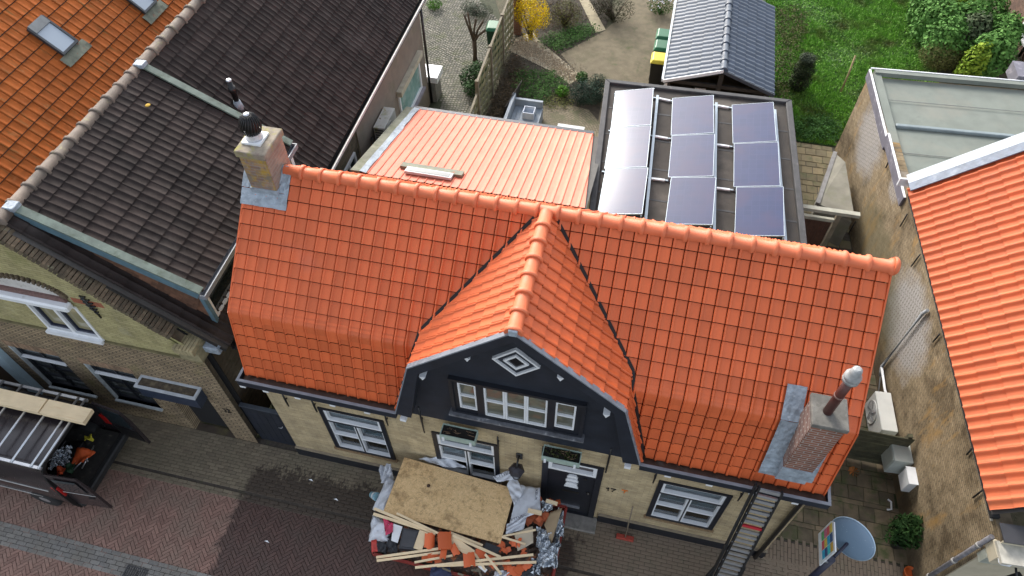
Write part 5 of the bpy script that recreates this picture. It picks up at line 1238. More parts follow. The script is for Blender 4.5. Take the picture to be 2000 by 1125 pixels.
# ---- back gate, low leaning wall beside the yard
bgte = thing('back_gate', 'brown wooden yard gate under a pale beam beside the flat roof', 'gate', (10.3, 7.3, 0))
BRW = mat('red_brown_wood', (.07, .03, .018), .7, .3, 6)
GYB = 7.35; p0 = ony(1568, 406, GYB); p1 = ony(1652, 418, GYB)
for i in range(6):
    xa = p0.x+.05+i*(p1.x-p0.x-.25)/6; MB().box((xa, GYB, .05), (xa+(p1.x-p0.x-.25)/6-.008, GYB+.03, 1.95)).build('plank', BRW, bgte)
MB().box((p0.x+.03, GYB-.02, 1.95), (p1.x-.18, GYB+.05, 2.04)).build('gate_cap', mat('pale_beam', (.36, .35, .28), .8, .2, 5), bgte)
MB().bar((p0.x-.1, GYB+.02, p0.z), (p1.x+.3, GYB+.02, p1.z), .12, .09).build('beam', mat('pale_beam', (.36, .35, .28)), bgte)
for x in (p0.x-.02, p1.x-.12): MB().box((x-.05, GYB-.03, 0), (x+.05, GYB+.07, p0.z-.045)).build('post', BOARD, bgte)
lw = thing('yard_bunker', 'low grey rendered bunker with sloping lid against the buff side wall', 'bunker', (11.2, 10, 0))
gr_ = mat('grey_render', (.19, .18, .145), .9, .2, 3, bump=.4, layers=(((.16, .16, .11), 2, .5, .7),))
P4 = [onz(1596, 400, .95), onz(1630, 300, .95), onz(1650, 318, 1.1), onz(1668, 425, 1.1)]
MB().prism([Vector((p.x, p.y, 0)) for p in P4], UZ*.93).build('bunker_body', gr_, lw)
MB().prism(P4, UZ*.03).build('bunker_lid', gr_, lw)
MB().bar(P4[0]+UZ*.03, P4[1]+UZ*.03, .1, .09).build('coping', mat('grey_coping', (.2, .195, .19), .8, .2, 6), lw)
# ---- potted plant in the alley, orange pot, white scraps
pp = onz(1748, 1062, 0.0)
pot = thing('potted_shrub', 'bushy green shrub in a black pot at the foot of the alley wall', 'plant', (pp.x, pp.y, 0))
MB().lathe([(.11, 0), (.16, .26), (.17, .28), (.15, .28), (.14, .24)], (pp.x, pp.y, 0), 16).build('pot', BLACKP, pot)
DGL = leaf_mat('dark_green_leaf', (.018, .05, .012), (.05, .11, .03))
leafy(pot, 1500, [((pp.x, pp.y+.05, .55), (.33, .33, .32)), ((pp.x+.15, pp.y+.1, .62), (.25, .25, .25)), ((pp.x-.1, pp.y+.05, .68), (.22, .22, .2)), ((pp.x-.25, pp.y-.1, .5), (.16, .16, .14)), ((pp.x+.05, pp.y+.2, .8), (.14, .14, .14))], .1, DGL, .35, 5)
st = MB()
for i in range(6): st.tube([(pp.x, pp.y, .22), (pp.x+random.uniform(-.2, .2), pp.y+random.uniform(-.2, .2), .65)], .008, 4)
st.build('stems', mat('twig_brown', (.07, .045, .025), .9), pot)
p = onz(1775, 1120, .1); op = thing('orange_pot', 'small orange plant pot at the foot of the alley wall', 'pot', (p.x, p.y, 0))
MB().lathe([(.07, 0), (.1, .16), (.115, .16), (.115, .19), (.1, .19), (.09, .1)], (p.x, p.y, 0), 14).build('pot_body', mat('orange_pot_clay', (.6, .12, .02), .5), op)
p = onz(1737, 988, 0)
sc_ = thing('white_bracket', 'small white metal bracket lying on the dark alley slabs', 'bracket', (p.x, p.y, 0)); MB().tube([(p.x-.06, p.y-.1, .02), (p.x+.02, p.y-.08, .03), (p.x+.03, p.y+.08, .03), (p.x-.03, p.y+.12, .03)], .02, 6).build('bent_bar', WHITE, sc_)
p = onz(1667, 922, 0); lf = MB()
for i in range(9): a_ = i*.7; lf.add([(p.x, p.y, .02), (p.x+.1*math.cos(a_), p.y+.1*math.sin(a_), .05), (p.x+.12*math.cos(a_+.4), p.y+.12*math.sin(a_+.4), .01)], [(0, 1, 2)])
tag(lf.build('fallen_leaves', mat('orange_leaf', (.4, .14, .03), .7), fix=False), 'small heap of orange fallen leaves on the dark alley slabs', 'leaves')
# ================================================================ GARDENS BEHIND
def poly_px(pts, z=0): return [onz(*p, z) for p in pts]
MUD = mat('sandy_garden_soil', (.15, .125, .08), .95, .2, 4, bump=.7, bscale=60, bdist=.02, layers=(((.09, .085, .045), 1.3, .5, .7), ((.2, .175, .12), 9, .6, .8), ((.07, .085, .03), 2.3, .6, .75)))
MULCH = mat('dark_garden_bed', (.045, .036, .024), .95, .4, 9, bump=1.0, bscale=40, bdist=.04, layers=(((.1, .075, .045), 12, .58, .75), ((.03, .045, .012), 3, .56, .7)))
sheet('garden_bed', [(1.05, 9), (5.0, 9), (5.0, 13.5), (4.0, 14.5), (3.9, 24), (-1, 24), (1.05, 17)], -.012, MULCH)
sheet('garden_floor', [(2.7, 15.5), (3.6, 14.3), (4.4, 13.7), (4.6, 10.4), (9.3, 10.45), (9.4, 12.6), (9.4, 24), (4.7, 24), (4.3, 18.2), (3.95, 17.2)], -.008, MUD)
GRAV = mat('pale_gravel', (.36, .31, .22), .9, .15, 12, bump=.8, bscale=120, bdist=.02, layers=(((.2, .17, .11), 6, .56, .72),))
path = sheet('gravel_path', [(1.0, 16.1), (1.5, 16.6), (1.75, 16.2), (3.62, 14.4), (3.3, 13.9), (2.6, 14.45), (1.0, 15.3)], -.004, GRAV)
gv = MB(); rg = random.Random(3); ptsP = [(1.0, 15.75), (2.2, 15.2), (3.4, 14.2)]
for i in range(2600):
    tt = rg.random(); k = 0 if tt < .5 else 1; f_ = (tt*2) % 1; x = ptsP[k][0]*(1-f_)+ptsP[k+1][0]*f_+rg.gauss(0, .2); y = ptsP[k][1]*(1-f_)+ptsP[k+1][1]*f_+rg.gauss(0, .22)
    s_ = rg.uniform(.012, .03); a_ = rg.random()*6.28
    gv.add([(x+s_*math.cos(a_), y+s_*math.sin(a_), 0), (x+s_*math.cos(a_+2.1), y+s_*math.sin(a_+2.1), 0), (x+s_*math.cos(a_+4.2), y+s_*math.sin(a_+4.2), 0), (x, y, s_)], [(0, 1, 3), (1, 2, 3), (2, 0, 3)])
tag(gv.build('loose_gravel', mat('gravel_stone', (.4, .34, .24), .9, .3, 20, isl=.4), fix=False), 'loose pale gravel scattered over the garden path', 'gravel', kind='stuff')
p2 = sheet('plank_path', poly_px(((1122, -20), (1140, -20), (1183, 58), (1163, 64))), -.002, mat('pale_path', (.3, .26, .17), .9, .2, 5, bump=.5))
# cobbled terrace laid in rings
COB = mat('grey_cobble', (.15, .145, .12), .8, .25, 5, isl=.35, bump=.3, layers=(((.1, .11, .05), 2.2, .52, .7),))
terr = sheet('cobbled_terrace', [(-4, 12.0), (.0, 11.0), (.95, 11.3), (.85, 16.2), (.2, 17.2), (-1, 20), (-6, 20)], -.008, mat('terrace_joint', (.05, .055, .03), .95, .3, 10))
T = Tiles(terr, 'cobble', brickbox(.088, .088, .02, .012), COB); cx_, cy_ = -.72, 14.45
for k in range(1, 46):
    r_ = k*.098; n_ = max(4, int(2*math.pi*r_/.1))
    for i in range(n_):
        a_ = 2*math.pi*(i+.5*(k % 2))/n_; x, y = cx_+r_*math.cos(a_), cy_+r_*math.sin(a_)
        if -3 < x < .88 and 11.1 < y < 19 and x < .9-max(0, y-16.2)*.9 and vis((x, y, 0), 10) and (x > -.45 or y > 12.2): T.cand.append(pl(x, y, a_, .002))
T.finish()
# fine brick rings on the small terrace
t = NT('small_brick_rings'); sp = t.n('ShaderNodeSeparateXYZ'); t.l(t.pos, sp.inputs[0])
dx = t.math('SUBTRACT', sp.outputs[0], 3.1); dy = t.math('SUBTRACT', sp.outputs[1], 11.2); rr_ = t.math('SQRT', t.math('ADD', t.math('MULTIPLY', dx, dx), t.math('MULTIPLY', dy, dy))); an = t.math('MULTIPLY', t.math('ARCTAN2', dy, dx), 1.2)
cb_ = t.n('ShaderNodeCombineXYZ'); t.l(an, cb_.inputs[0]); t.l(rr_, cb_.inputs[1]); b_ = t.n('ShaderNodeTexBrick'); t.l(cb_.outputs[0], b_.inputs['Vector']); b_.inputs['Scale'].default_value = 1; b_.inputs['Brick Width'].default_value = .16; b_.inputs['Row Height'].default_value = .075; b_.inputs['Mortar Size'].default_value = .008
b_.inputs['Color1'].default_value = (.16, .13, .085, 1); b_.inputs['Color2'].default_value = (.22, .18, .12, 1); b_.inputs['Mortar'].default_value = (.06, .06, .035, 1); t.bump(b_.outputs['Fac'], -.6, .01)
RB_ = t.done(t.mix(t.ramp(t.noise(3, 4), .45, .7), b_.outputs['Color'], (.1, .1, .05)), .9)
sheet('brick_terrace', [(2.5, 8.5), (4.7, 8.5), (4.6, 12.1), (4.1, 12.75), (3.4, 12.85), (2.6, 12.6)], -.004, RB_)
# ---- woven fence
fen = thing('woven_fence', 'weathered greenish woven slat fence running back between the two gardens', 'fence', (.95, 13, 0))
WOV = mat('mossy_woven_slat', (.2, .19, .1), .9, .25, 5, isl=.25, bump=.5, bscale=50, layers=(((.12, .13, .05), 3, .5, .7), ((.27, .25, .16), 8, .6, .8)))
ys = [9.4, 11.0, 12.75, 14.5, 16.25]
for i in range(4):
    ya_, yb_ = ys[i]+.06, ys[i+1]-.04; xa, xb = 1.10-.055*i, 1.10-.055*(i+1); ht = 1.35 if i == 0 else 1.72
    for yy, xx in ((ys[i], 1.10-.055*i),): MB().box((xx-.05, yy-.05, 0), (xx+.05, yy+.05, ht+.1)).build('post', BOARD, fen)
    ns = int(ht/.125)
    for s_ in range(ns):
        mb = MB(); z0 = .06+s_*.125; m_ = 12
        for j in range(m_+1):
            f_ = j/m_; y = ya_+(yb_-ya_)*f_; x = xa+(xb-xa)*f_+.03*math.sin(f_*math.pi*4+(math.pi if s_ % 2 else 0))
            mb.v += [Vector((x-.006, y, z0)), Vector((x+.006, y, z0)), Vector((x+.006, y, z0+.118)), Vector((x-.006, y, z0+.118))]
        for j in range(m_):
            for q in range(4): a_ = j*4; mb.f.append([a_+q, a_+(q+1) % 4, a_+4+(q+1) % 4, a_+4+q]); mb.sm.append(False)
        mb.build('slat', WOV, fen)
    for q in (.25, .5, .75): y = ya_+(yb_-ya_)*q; x = xa+(xb-xa)*q; MB().box((x-.012, y-.02, .02), (x+.012, y+.02, ht+.03)).build('weave_rod', WOV, fen)
    MB().bar((xa, ya_, ht+.05), (xb, yb_, ht+.05), .06, .035).build('top_rail', BOARD, fen)
pil = thing('brick_pillar', 'short red brown brick pillar with white top beside the yellow bush', 'pillar', (1.0, 16.35, 0))
MB().box((.88, 16.28, 0), (1.12, 16.52, 1.45)).build('shaft', brick('red_pillar_brick', (.16, .07, .04), (.24, .11, .06), (.2, .18, .15), 'x'), pil); MB().box((.85, 16.25, 1.45), (1.15, 16.55, 1.52)).build('cap', WHITE, pil)
# ---- wheelie bins
def bin_(name, label, x, y, rz, body, lid, w_=.46, d_=.52, h_=.95, group='wheelie bins'):
    t_ = thing(name, label, 'bin', (x, y, 0), rz, group); M = wm(t_)
    mb = MB(M); b_, c_ = .82, 1.0
    mb.add([(-w_/2*b_, -d_/2*b_, .06), (w_/2*b_, -d_/2*b_, .06), (w_/2*b_, d_/2*b_, .06), (-w_/2*b_, d_/2*b_, .06), (-w_/2, -d_/2, h_), (w_/2, -d_/2, h_), (w_/2, d_/2, h_), (-w_/2, d_/2, h_)], ((0, 3, 2, 1), (4, 5, 6, 7), (0, 1, 5, 4), (1, 2, 6, 5), (2, 3, 7, 6), (3, 0, 4, 7))); mb.build('bin_body', body, t_, bevel=.02)
    mb = MB(M); mb.add([(-w_/2-.03, -d_/2-.04, h_+.005), (w_/2+.03, -d_/2-.04, h_+.005), (w_/2+.03, d_/2+.03, h_+.005), (-w_/2-.03, d_/2+.03, h_+.005), (-w_/2+.04, -d_/2+.05, h_+.09), (w_/2-.04, -d_/2+.05, h_+.09), (w_/2-.04, d_/2-.02, h_+.10), (-w_/2+.04, d_/2-.02, h_+.10)], ((0, 3, 2, 1), (4, 5, 6, 7), (0, 1, 5, 4), (1, 2, 6, 5), (2, 3, 7, 6), (3, 0, 4, 7))); mb.build('lid', lid, t_, bevel=.015)
    MB(M).tube([(-w_/2, d_/2+.06, h_-.03), (w_/2, d_/2+.06, h_-.03)], .015, 6).build('handle', body, t_)
    for s_ in (-1, 1):
        MB(M @ Matrix.Translation((s_*w_*.42, d_/2*.85, .10)) @ Matrix.Rotation(R(90), 4, 'Y')).lathe([(.10, -.025), (.10, .025)], (0, 0, 0), 14).build('wheel', BLACKP, t_)
GRN = mat('green_bin_plastic', (.01, .12, .05), .4, .12, 6); DGR = mat('dark_green_bin', (.008, .05, .025), .45, .15, 6)
YLW = mat('yellow_lid', (.62, .5, .03), .45, .1, 6)
bin_('wheelie_bin', 'dark green wheelie bin with shiny green lid behind the woven fence', .50, 15.1, .1, DGR, GRN)
bin_('wheelie_bin', 'black wheelie bin with yellow lid beside the garden shelter', 5.98, 14.45, 0, BLACKP, YLW)
bin_('wheelie_bin', 'green lidded wheelie bin directly behind the yellow lidded bin', 6.0, 15.15, 0, BLACKP, GRN)
bin_('wheelie_bin', 'green lidded wheelie bin farthest back along the shelter', 6.0, 15.8, 0, BLACKP, GRN)
# ---- plants
def shrub(name, label, n, blobs, size, m, asp=.5, seed=1, cat='shrub', twig=6, up=.3, tw=(.06, .04, .025)):
    c_ = blobs[0][0]; t_ = thing(name, label, cat, (c_[0], c_[1], 0))
    leafy(t_, n, blobs, size, m, asp, seed, up)
    if twig:
        rg = random.Random(seed); mb = MB()
        for i in range(twig):
            b_ = rg.choice(blobs); e = Vector(b_[0])+Vector((rg.uniform(-.8, .8)*b_[1][0], rg.uniform(-.8, .8)*b_[1][1], rg.uniform(0, .9)*b_[1][2])); s0 = Vector((c_[0]+rg.uniform(-.08, .08), c_[1]+rg.uniform(-.08, .08), 0))
            mb.tube([s0, s0.lerp(e, .5)+Vector((rg.uniform(-.05, .05), rg.uniform(-.05, .05), .05)), e], [.018, .012, .005], 4)
        mb.build('stems', mat('bark_%d' % int(tw[0]*1000), tw, .9), t_)
    return t_
MGL = leaf_mat('mid_green_leaf', (.04, .10, .02), (.09, .19, .045)); BGL = leaf_mat('bright_green_leaf', (.07, .2, .02), (.16, .34, .05)); GYL = leaf_mat('grey_green_leaf', (.07, .09, .06), (.16, .19, .14)); YFL = leaf_mat('yellow_blossom', (.8, .56, .01), (.9, .68, .02)); OLV = leaf_mat('olive_twig_leaf', (.12, .13, .04), (.22, .21, .08)); BRL = leaf_mat('brown_twig', (.06, .045, .025), (.12, .085, .05)); LGL = leaf_mat('lime_leaf', (.17, .28, .025), (.34, .43, .05)); HGL = leaf_mat('hedge_leaf', (.07, .18, .035), (.17, .34, .085)); EVG = leaf_mat('blue_green_needle', (.02, .045, .03), (.05, .09, .06))
q = onz(1038, 22, .95)
shrub('forsythia', 'bright yellow flowering bush at the top of the garden', 3600, [((q.x, q.y, .95), (.62, .62, .6)), ((q.x-.25, q.y+.1, 1.2), (.4, .4, .4)), ((q.x+.3, q.y, .75), (.4, .4, .4)), ((q.x+.05, q.y-.45, .45), (.3, .3, .35))], .06, YFL, .5, 11, twig=14)
q = onz(922, 152, .35)
shrub('evergreen_bush', 'rounded evergreen bush at the left of the woven fence', 1900, [((q.x, q.y, .38), (.42, .45, .36)), ((q.x+.1, q.y+.45, .35), (.33, .3, .32)), ((q.x+.1, q.y-.45, .3), (.3, .3, .28))], .09, leaf_mat('glossy_evergreen', (.025, .065, .02), (.08, .15, .06)), .4, 12)
q = onz(1150, 180, .3)
shrub('juniper', 'large dark spreading juniper beside the corner of the flat roof', 5200, [((q.x, q.y, .34), (.62, .55, .34)), ((q.x+.35, q.y+.2, .3), (.4, .4, .3)), ((q.x-.25, q.y-.2, .25), (.35, .35, .25))], .06, EVG, .3, 13)
q = onz(1168, 155, .5); shrub('grey_santolina', 'pale silvery grey shrub behind the dark juniper', 900, [((q.x, q.y, .45), (.28, .22, .25))], .05, GYL, .4, 14, twig=4)
q = onz(1098, 178, .15); shrub('bright_green_plant', 'small bright green plant left of the dark juniper', 500, [((q.x, q.y, .15), (.22, .22, .17))], .07, BGL, .5, 15, twig=3)
q = onz(1137, 148, .25); shrub('green_plant', 'small green plant at the end of the gravel path', 400, [((q.x, q.y, .2), (.2, .2, .18))], .07, MGL, .5, 16, twig=3)
q = onz(935, 15, .25); shrub('lavender_bush', 'grey green low bush left of the green bin at the top edge', 1500, [((q.x, q.y, .16), (.55, .4, .18)), ((q.x-.4, q.y+.2, .14), (.35, .3, .16))], .06, GYL, .35, 17)
q = onz(848, 8, .15); shrub('grass_tuft', 'bright green tuft at the corner of the rendered wall', 500, [((q.x, q.y, .15), (.3, .3, .16))], .08, BGL, .3, 18, twig=3)
q = onz(1105, 28, .4); shrub('bare_bush', 'brown half bare bush right of the yellow bush', 1500, [((q.x, q.y, .4), (.6, .6, .45))], .07, OLV, .22, 19, twig=40)
q = onz(1200, 15, .45); shrub('dark_bush', 'dark twiggy bush at the top of the garden right of the plank path', 3200, [((q.x, q.y, .45), (.75, .6, .5)), ((q.x-.5, q.y+.4, .4), (.5, .5, .4))], .06, leaf_mat('dark_bush_leaf', (.025, .03, .012), (.07, .07, .03)), .3, 20, twig=24)
q = onz(1290, 10, .3); shrub('flowering_bush', 'low green bush with pale flowers left of the shelter roof', 1100, [((q.x, q.y, .3), (.5, .4, .3))], .06, MGL, .45, 21)
rgf = random.Random(5); fl_ = MB()
for i in range(40): p_ = Vector((q.x+rgf.gauss(0, .22), q.y+rgf.gauss(0, .2), .5+rgf.uniform(-.1, .1))); s_ = .03; fl_.add([p_+Vector((s_, 0, 0)), p_+Vector((0, s_, .01)), p_+Vector((-s_, 0, 0)), p_+Vector((0, -s_, .01))], [(0, 1, 2, 3)])
fl_.build('flowers', mat('pale_flower', (.55, .55, .6), .7), [o for o in bpy.data.objects if o.name.startswith('flowering_bush')][0], fix=False)
# ground cover patches
def cover(name, label, pts, n, size, m, h, seed):
    rg = random.Random(seed); P = [(p.x, p.y) for p in pts]
    def inside(x, y):
        c = False; j = len(P)-1
        for i in range(len(P)):
            if (P[i][1] > y) != (P[j][1] > y) and x < (P[j][0]-P[i][0])*(y-P[i][1])/(P[j][1]-P[i][1])+P[i][0]: c = not c
            j = i
        return c
    mb = MB(); xs = [p[0] for p in P]; ys_ = [p[1] for p in P]; k = 0
    while k < n:
        x, y = rg.uniform(min(xs)-.15, max(xs)+.15), rg.uniform(min(ys_)-.15, max(ys_)+.15)
        if not inside(x+rg.gauss(0, .12), y+rg.gauss(0, .12)): continue
        k += 1; q = Vector((x, y, rg.uniform(.005, h))); nrm = Vector((rg.gauss(0, .5), rg.gauss(0, .5), 1)).normalized(); t_ = nrm.orthogonal().normalized(); t_.rotate(Matrix.Rotation(rg.uniform(0, 6.28), 3, nrm)); b_ = nrm.cross(t_); L = size*rg.uniform(.5, 1.3)
        mb.v += [q-t_*L*.5, q+b_*L*.25, q+t_*L*.5, q-b_*L*.25]; a_ = len(mb.v)-4; mb.f.append([a_, a_+1, a_+2, a_+3]); mb.sm.append(False)
    return tag(mb.build(name, m, fix=False), label, 'ground cover', kind='stuff')
cover('ground_cover', 'dark green triangular patch of ground cover between the paths', poly_px(((1052, 80), (1145, 48), (1168, 60), (1088, 102))), 2600, .07, MGL, .12, 31)
cover('ground_cover', 'green ground cover strip below the gravel path', poly_px(((1005, 140), (1080, 142), (1108, 168), (1060, 200), (1010, 185))), 2400, .07, MGL, .1, 32)
cover('ground_cover', 'yellow green weeds in front of the juniper', poly_px(((1075, 185), (1110, 180), (1120, 212), (1060, 210))), 700, .06, OLV, .08, 33)
cover('dry_leaves', 'brown dead leaves and twigs at the foot of the woven fence', poly_px(((985, 130), (1010, 110), (1030, 150), (1000, 235), (940, 235))), 2600, .07, BRL, .1, 34)
cover('dry_leaves', 'brown dead twigs between yellow bush and ground cover', poly_px(((1060, 0), (1120, 0), (1150, 40), (1060, 60), (1040, 60))), 1500, .07, BRL, .1, 35)
# pollarded tree
tb = onz(928, 120); pt = thing('pollarded_tree', 'small bare pollarded tree on the cobbled terrace', 'tree', (tb.x, tb.y, 0))
BRK = mat('tree_bark', (.07, .05, .03), .95, .3, 12, bump=.6)
MB().tube([tb, tb+Vector((.01, .02, .4)), tb+Vector((-.01, .05, .75))], [.085, .07, .08], 8).build('trunk', BRK, pt)
rg = random.Random(8)
for (dx_, dy_, dz_) in ((-.35, .25, .75), (-.2, .15, .9), (.05, .2, .7), (.3, .15, .7), (.4, -.05, .5)):
    a0 = tb+Vector((-.01, .05, .7)); e = a0+Vector((dx_, dy_, dz_))
    mb = MB().tube([a0, a0.lerp(e, .5)+Vector((rg.uniform(-.04, .04), 0, .05)), e], [.05, .035, .04], 6)
    for j in range(2): mb.tube([e, e+Vector((rg.uniform(-.08, .08), rg.uniform(-.08, .08), rg.uniform(.02, .12)))], [.012, .005], 4)
    mb.build('limb', BRK, pt)
# ---- bench box, crate, table, tarp
bn = thing('garden_bench', 'grey painted timber garden seat with high left side behind the tiled extension', 'bench', (2.3, 11.3, 0))
GPT = mat('blue_grey_paint_wood', (.24, .28, .32), .6, .12, 5, bump=.15)
for i in range(7): MB().box((1.94+i*.118, 10.2, .34), (1.94+i*.118+.112, 11.96, .37)).build('seat_plank', GPT, bn)
MB().box((1.84, 10.2, 0), (1.93, 12.1, .74)).build('side_panel', GPT, bn); MB().box((1.93, 11.97, 0), (2.78, 12.06, .62)).build('end_panel', GPT, bn); MB().box((2.76, 10.2, 0), (2.80, 11.97, .40)).build('front_panel', GPT, bn)
cr = thing('clear_crate', 'translucent plastic crate on the grey garden seat', 'crate', (2.45, 11.55, .37)); CLR = mat('milky_plastic', (.5, .55, .62), .3, .1, 6)
for a_, b_ in (((2.28, 11.4, .375), (2.62, 11.42, .6)), ((2.28, 11.72, .375), (2.62, 11.74, .6)), ((2.28, 11.42, .375), (2.30, 11.72, .6)), ((2.60, 11.42, .375), (2.62, 11.72, .6))): MB().box(a_, b_).build('crate_side', CLR, cr)
MB().box((2.30, 11.42, .375), (2.60, 11.72, .385)).build('crate_floor', CLR, cr)
tbm = thing('white_table', 'plain white garden table behind the tiled extension', 'table', (3.85, 10.6, 0))
MB().box((3.44, 10.2, .68), (4.23, 11.0, .72)).build('table_top', mat('off_white', (.55, .57, .55), .5, .05, 4), tbm, bevel=.008)
for x in (3.5, 4.17):
    for y in (10.27, 10.93): MB().box((x-.025, y-.025, 0), (x+.025, y+.025, .68)).build('leg', WHITE, tbm)
tp = thing('dark_board', 'dark weathered board leaning against the grey garden seat', 'board', (1.75, 12.2, 0)); MB().bar((1.68, 11.4, .38), (1.9, 12.7, .45), .02, .75, (.25, 0, 1)).build('board_sheet', WOODD, tp)
# ---- lawn
LAWN = mat('lawn_base', (.03, .075, .012), .95, .3, 3, bump=.6, layers=(((.055, .05, .02), 1.4, .58, .75),))
lawn = sheet('lawn', [(9.4, 12.6), (11.5, 12.6), (11.45, 13), (14.6, 13), (15.2, 24), (9.3, 24)], -.004, LAWN)
rgn = np.random.default_rng(4); N_ = 85000
X = rgn.uniform(9.42, 14.9, N_); Y = rgn.uniform(12.62, 23, N_)
keep = (X < 11.5) | (Y > 12.9)
X, Y = X[keep], Y[keep]; n_ = len(X)
dens = .5+.5*np.sin(X*1.7+np.sin(Y*.9)*2)*np.sin(Y*1.3+X*.6); hg = .035+.05*np.clip(dens+rgn.normal(0, .25, n_), 0, 1.2)
keep = rgn.uniform(0, 1, n_) < .62+.5*dens; X, Y, hg = X[keep], Y[keep], hg[keep]; n_ = len(X)
A = rgn.uniform(0, 6.283, n_); wd = rgn.uniform(.012, .026, n_); ln = rgn.uniform(-.05, .05, (n_, 2))
P = np.zeros((n_, 3, 3)); P[:, 0, 0] = X-np.cos(A)*wd; P[:, 0, 1] = Y-np.sin(A)*wd; P[:, 1, 0] = X+np.cos(A)*wd; P[:, 1, 1] = Y+np.sin(A)*wd; P[:, 2, 0] = X+ln[:, 0]; P[:, 2, 1] = Y+ln[:, 1]; P[:, 2, 2] = hg
me = bpy.data.meshes.new('grass'); me.vertices.add(n_*3); me.vertices.foreach_set('co', P.reshape(-1)); me.loops.add(n_*3); me.loops.foreach_set('vertex_index', np.arange(n_*3)); me.polygons.add(n_); me.polygons.foreach_set('loop_start', np.arange(0, n_*3, 3)); me.update(calc_edges=True)
t = NT('grass_blade'); c = t.mix(t.rand(), (.10, .245, .03), (.215, .43, .06)); c = t.mix(t.ramp(t.noise(.9, 4), .5, .68), c, (.10, .12, .03)); c = t.mix(t.ramp(t.noise(2.6, 4), .55, .72), c, (.05, .14, .02)); me.materials.append(t.done(c, .6, 0, .3))
tag(put('grass', me, Matrix()), 'patchy green lawn grass behind the houses', 'grass', kind='stuff')
cover('dry_leaves', 'brown weedy strip of lawn beside the shelter', poly_px(((1515, 20), (1560, 10), (1580, 60), (1545, 120), (1540, 210), (1515, 200))), 2600, .07, leaf_mat('weedy', (.05, .055, .02), (.12, .10, .045)), .1, 36)
cover('ground_cover', 'leafy weeds along the end of the yard paving', poly_px(((1548, 240), (1600, 230), (1640, 250), (1632, 276), (1552, 272))), 1800, .08, leaf_mat('deep_green', (.02, .07, .01), (.06, .15, .03)), .14, 37)
q = onz(1556, 178); tpi = shrub('clipped_yew', 'upright clipped dark evergreen with frosted top standing on the lawn', 3800, [((q.x, q.y+.05, .35), (.34, .34, .36)), ((q.x, q.y+.08, .75), (.33, .33, .34)), ((q.x, q.y+.1, 1.02), (.27, .27, .2))], .075, leaf_mat('dull_green', (.022, .035, .016), (.07, .09, .04)), .35, 41, cat='shrub')
leafy(tpi, 700, [((q.x, q.y+.1, 1.16), (.27, .27, .1))], .05, GYL, .4, 42, name='frosted_top')
a_, b_ = onz(1641, 181), onz(1671, 108, 1.0)
ps = thing('leaning_pole', 'thin bare wooden pole sticking up out of the lawn', 'pole', (a_.x, a_.y, 0)); MB().tube([a_-UZ*.02, a_.lerp(b_, .5)+Vector((.02, 0, 0)), b_], [.035, .03, .028], 7).build('pole', mat('pale_stick', (.26, .2, .1), .9, .25, 8), ps)
# hedge as separate bushes
for i, (px, py, rx, ry, rz_, m, sd_, lab) in enumerate(((1835, 40, .85, .9, .75, HGL, 51, 'left green bush of the hedge behind the grey flat roof'), (1868, 18, .7, .7, .85, LGL, 52, 'yellow green variegated bush in the hedge'), (1920, 30, .8, .9, .9, HGL, 53, 'tall green bush of the hedge beside the brick house'), (1895, 70, .6, .7, .75, leaf_mat('dull_hedge', (.05, .08, .035), (.12, .15, .08)), 54, 'dull grey green bush in the middle of the hedge'), (1935, 105, .75, .7, .7, HGL, 55, 'dark green bush at the right end of the hedge'), (1905, 118, .4, .4, .6, LGL, 56, 'small lime green bush low in the hedge'), (1850, 75, .7, .7, .65, HGL, 58, 'green bush behind the feathery olive bush'), (1955, 70, .6, .8, .7, HGL, 59, 'green bush against the brown brick wall'), (1815, 10, .6, .7, .6, HGL, 60, 'outermost green bush of the hedge at the top edge'), (1890, 45, .6, .6, .8, HGL, 61, 'green bush in the heart of the hedge'))):
    q = onz(px, py, .8); shrub('hedge_bush', lab, 2600 if rx > .5 else 900, [((q.x, q.y, .75), (rx, ry, rz_)), ((q.x+.2, q.y+.3, .9), (rx*.7, ry*.7, rz_*.8)), ((q.x-.25, q.y-.2, .5), (rx*.7, ry*.7, rz_*.6))], .14, m, .55, sd_, 'hedge', 5)
q = onz(1842, 105, .5); shrub('feathery_bush', 'feathery olive bush in front of the hedge', 4200, [((q.x, q.y, .45), (.72, .6, .45))], .1, OLV, .12, 57, twig=30)
# brick house top right
bh = thing('brown_brick_house', 'brown brick house with white framed window at the top right corner', 'house', (20, 21, 0))
BHB = brick('brown_wall_brick', (.12, .07, .05), (.17, .1, .075), (.1, .075, .06), 'y', layers=(((.08, .05, .04), 2, .5, .7),))
MB().box((17.75, 17.6, 0), (24, 27, 4.6)).build('wall', BHB, bh)
p0_ = onx(2010, 40, 17.73)
f_ = MB(frame_mat((17.75, p0_.y+.2, 0), (0, -1, 0), (-1, 0, 0))); ring(f_, 0, p0_.z-.55, 1.3, p0_.z+.7, .08, .0, .06); f_ = f_.build('window', WHITE, bh)
MB().box((17.735, p0_.y-1.02, p0_.z-.47), (17.745, p0_.y+.12, p0_.z+.62)).build('window_pane', glass_mat('dim_glass'), f_)
MB().tube([(17.68, 18.6, .0), (17.68, 18.6, 3.2)], .05, 8).build('downpipe', BLACKP, bh)
MB().prism([(17.0, 17.3, 4.4), (17.0, 27, 4.4), (20.5, 27, 7.2), (20.5, 17.3, 7.2)], (0, 0, .1)).build('roof', mat('brown_roof', (.08, .05, .04), .8, .3, 6), bh)
MB().box((14.2, 12.9, 0), (18, 13.0, 2.62)).build('x', WHITE) if False else None
q = onz(1985, 130, 2.7); MB().box((q.x-.12, q.y-.6, 2.45), (q.x+1.2, q.y+.1, 2.8)).build('roof_box', WTRIM, right)
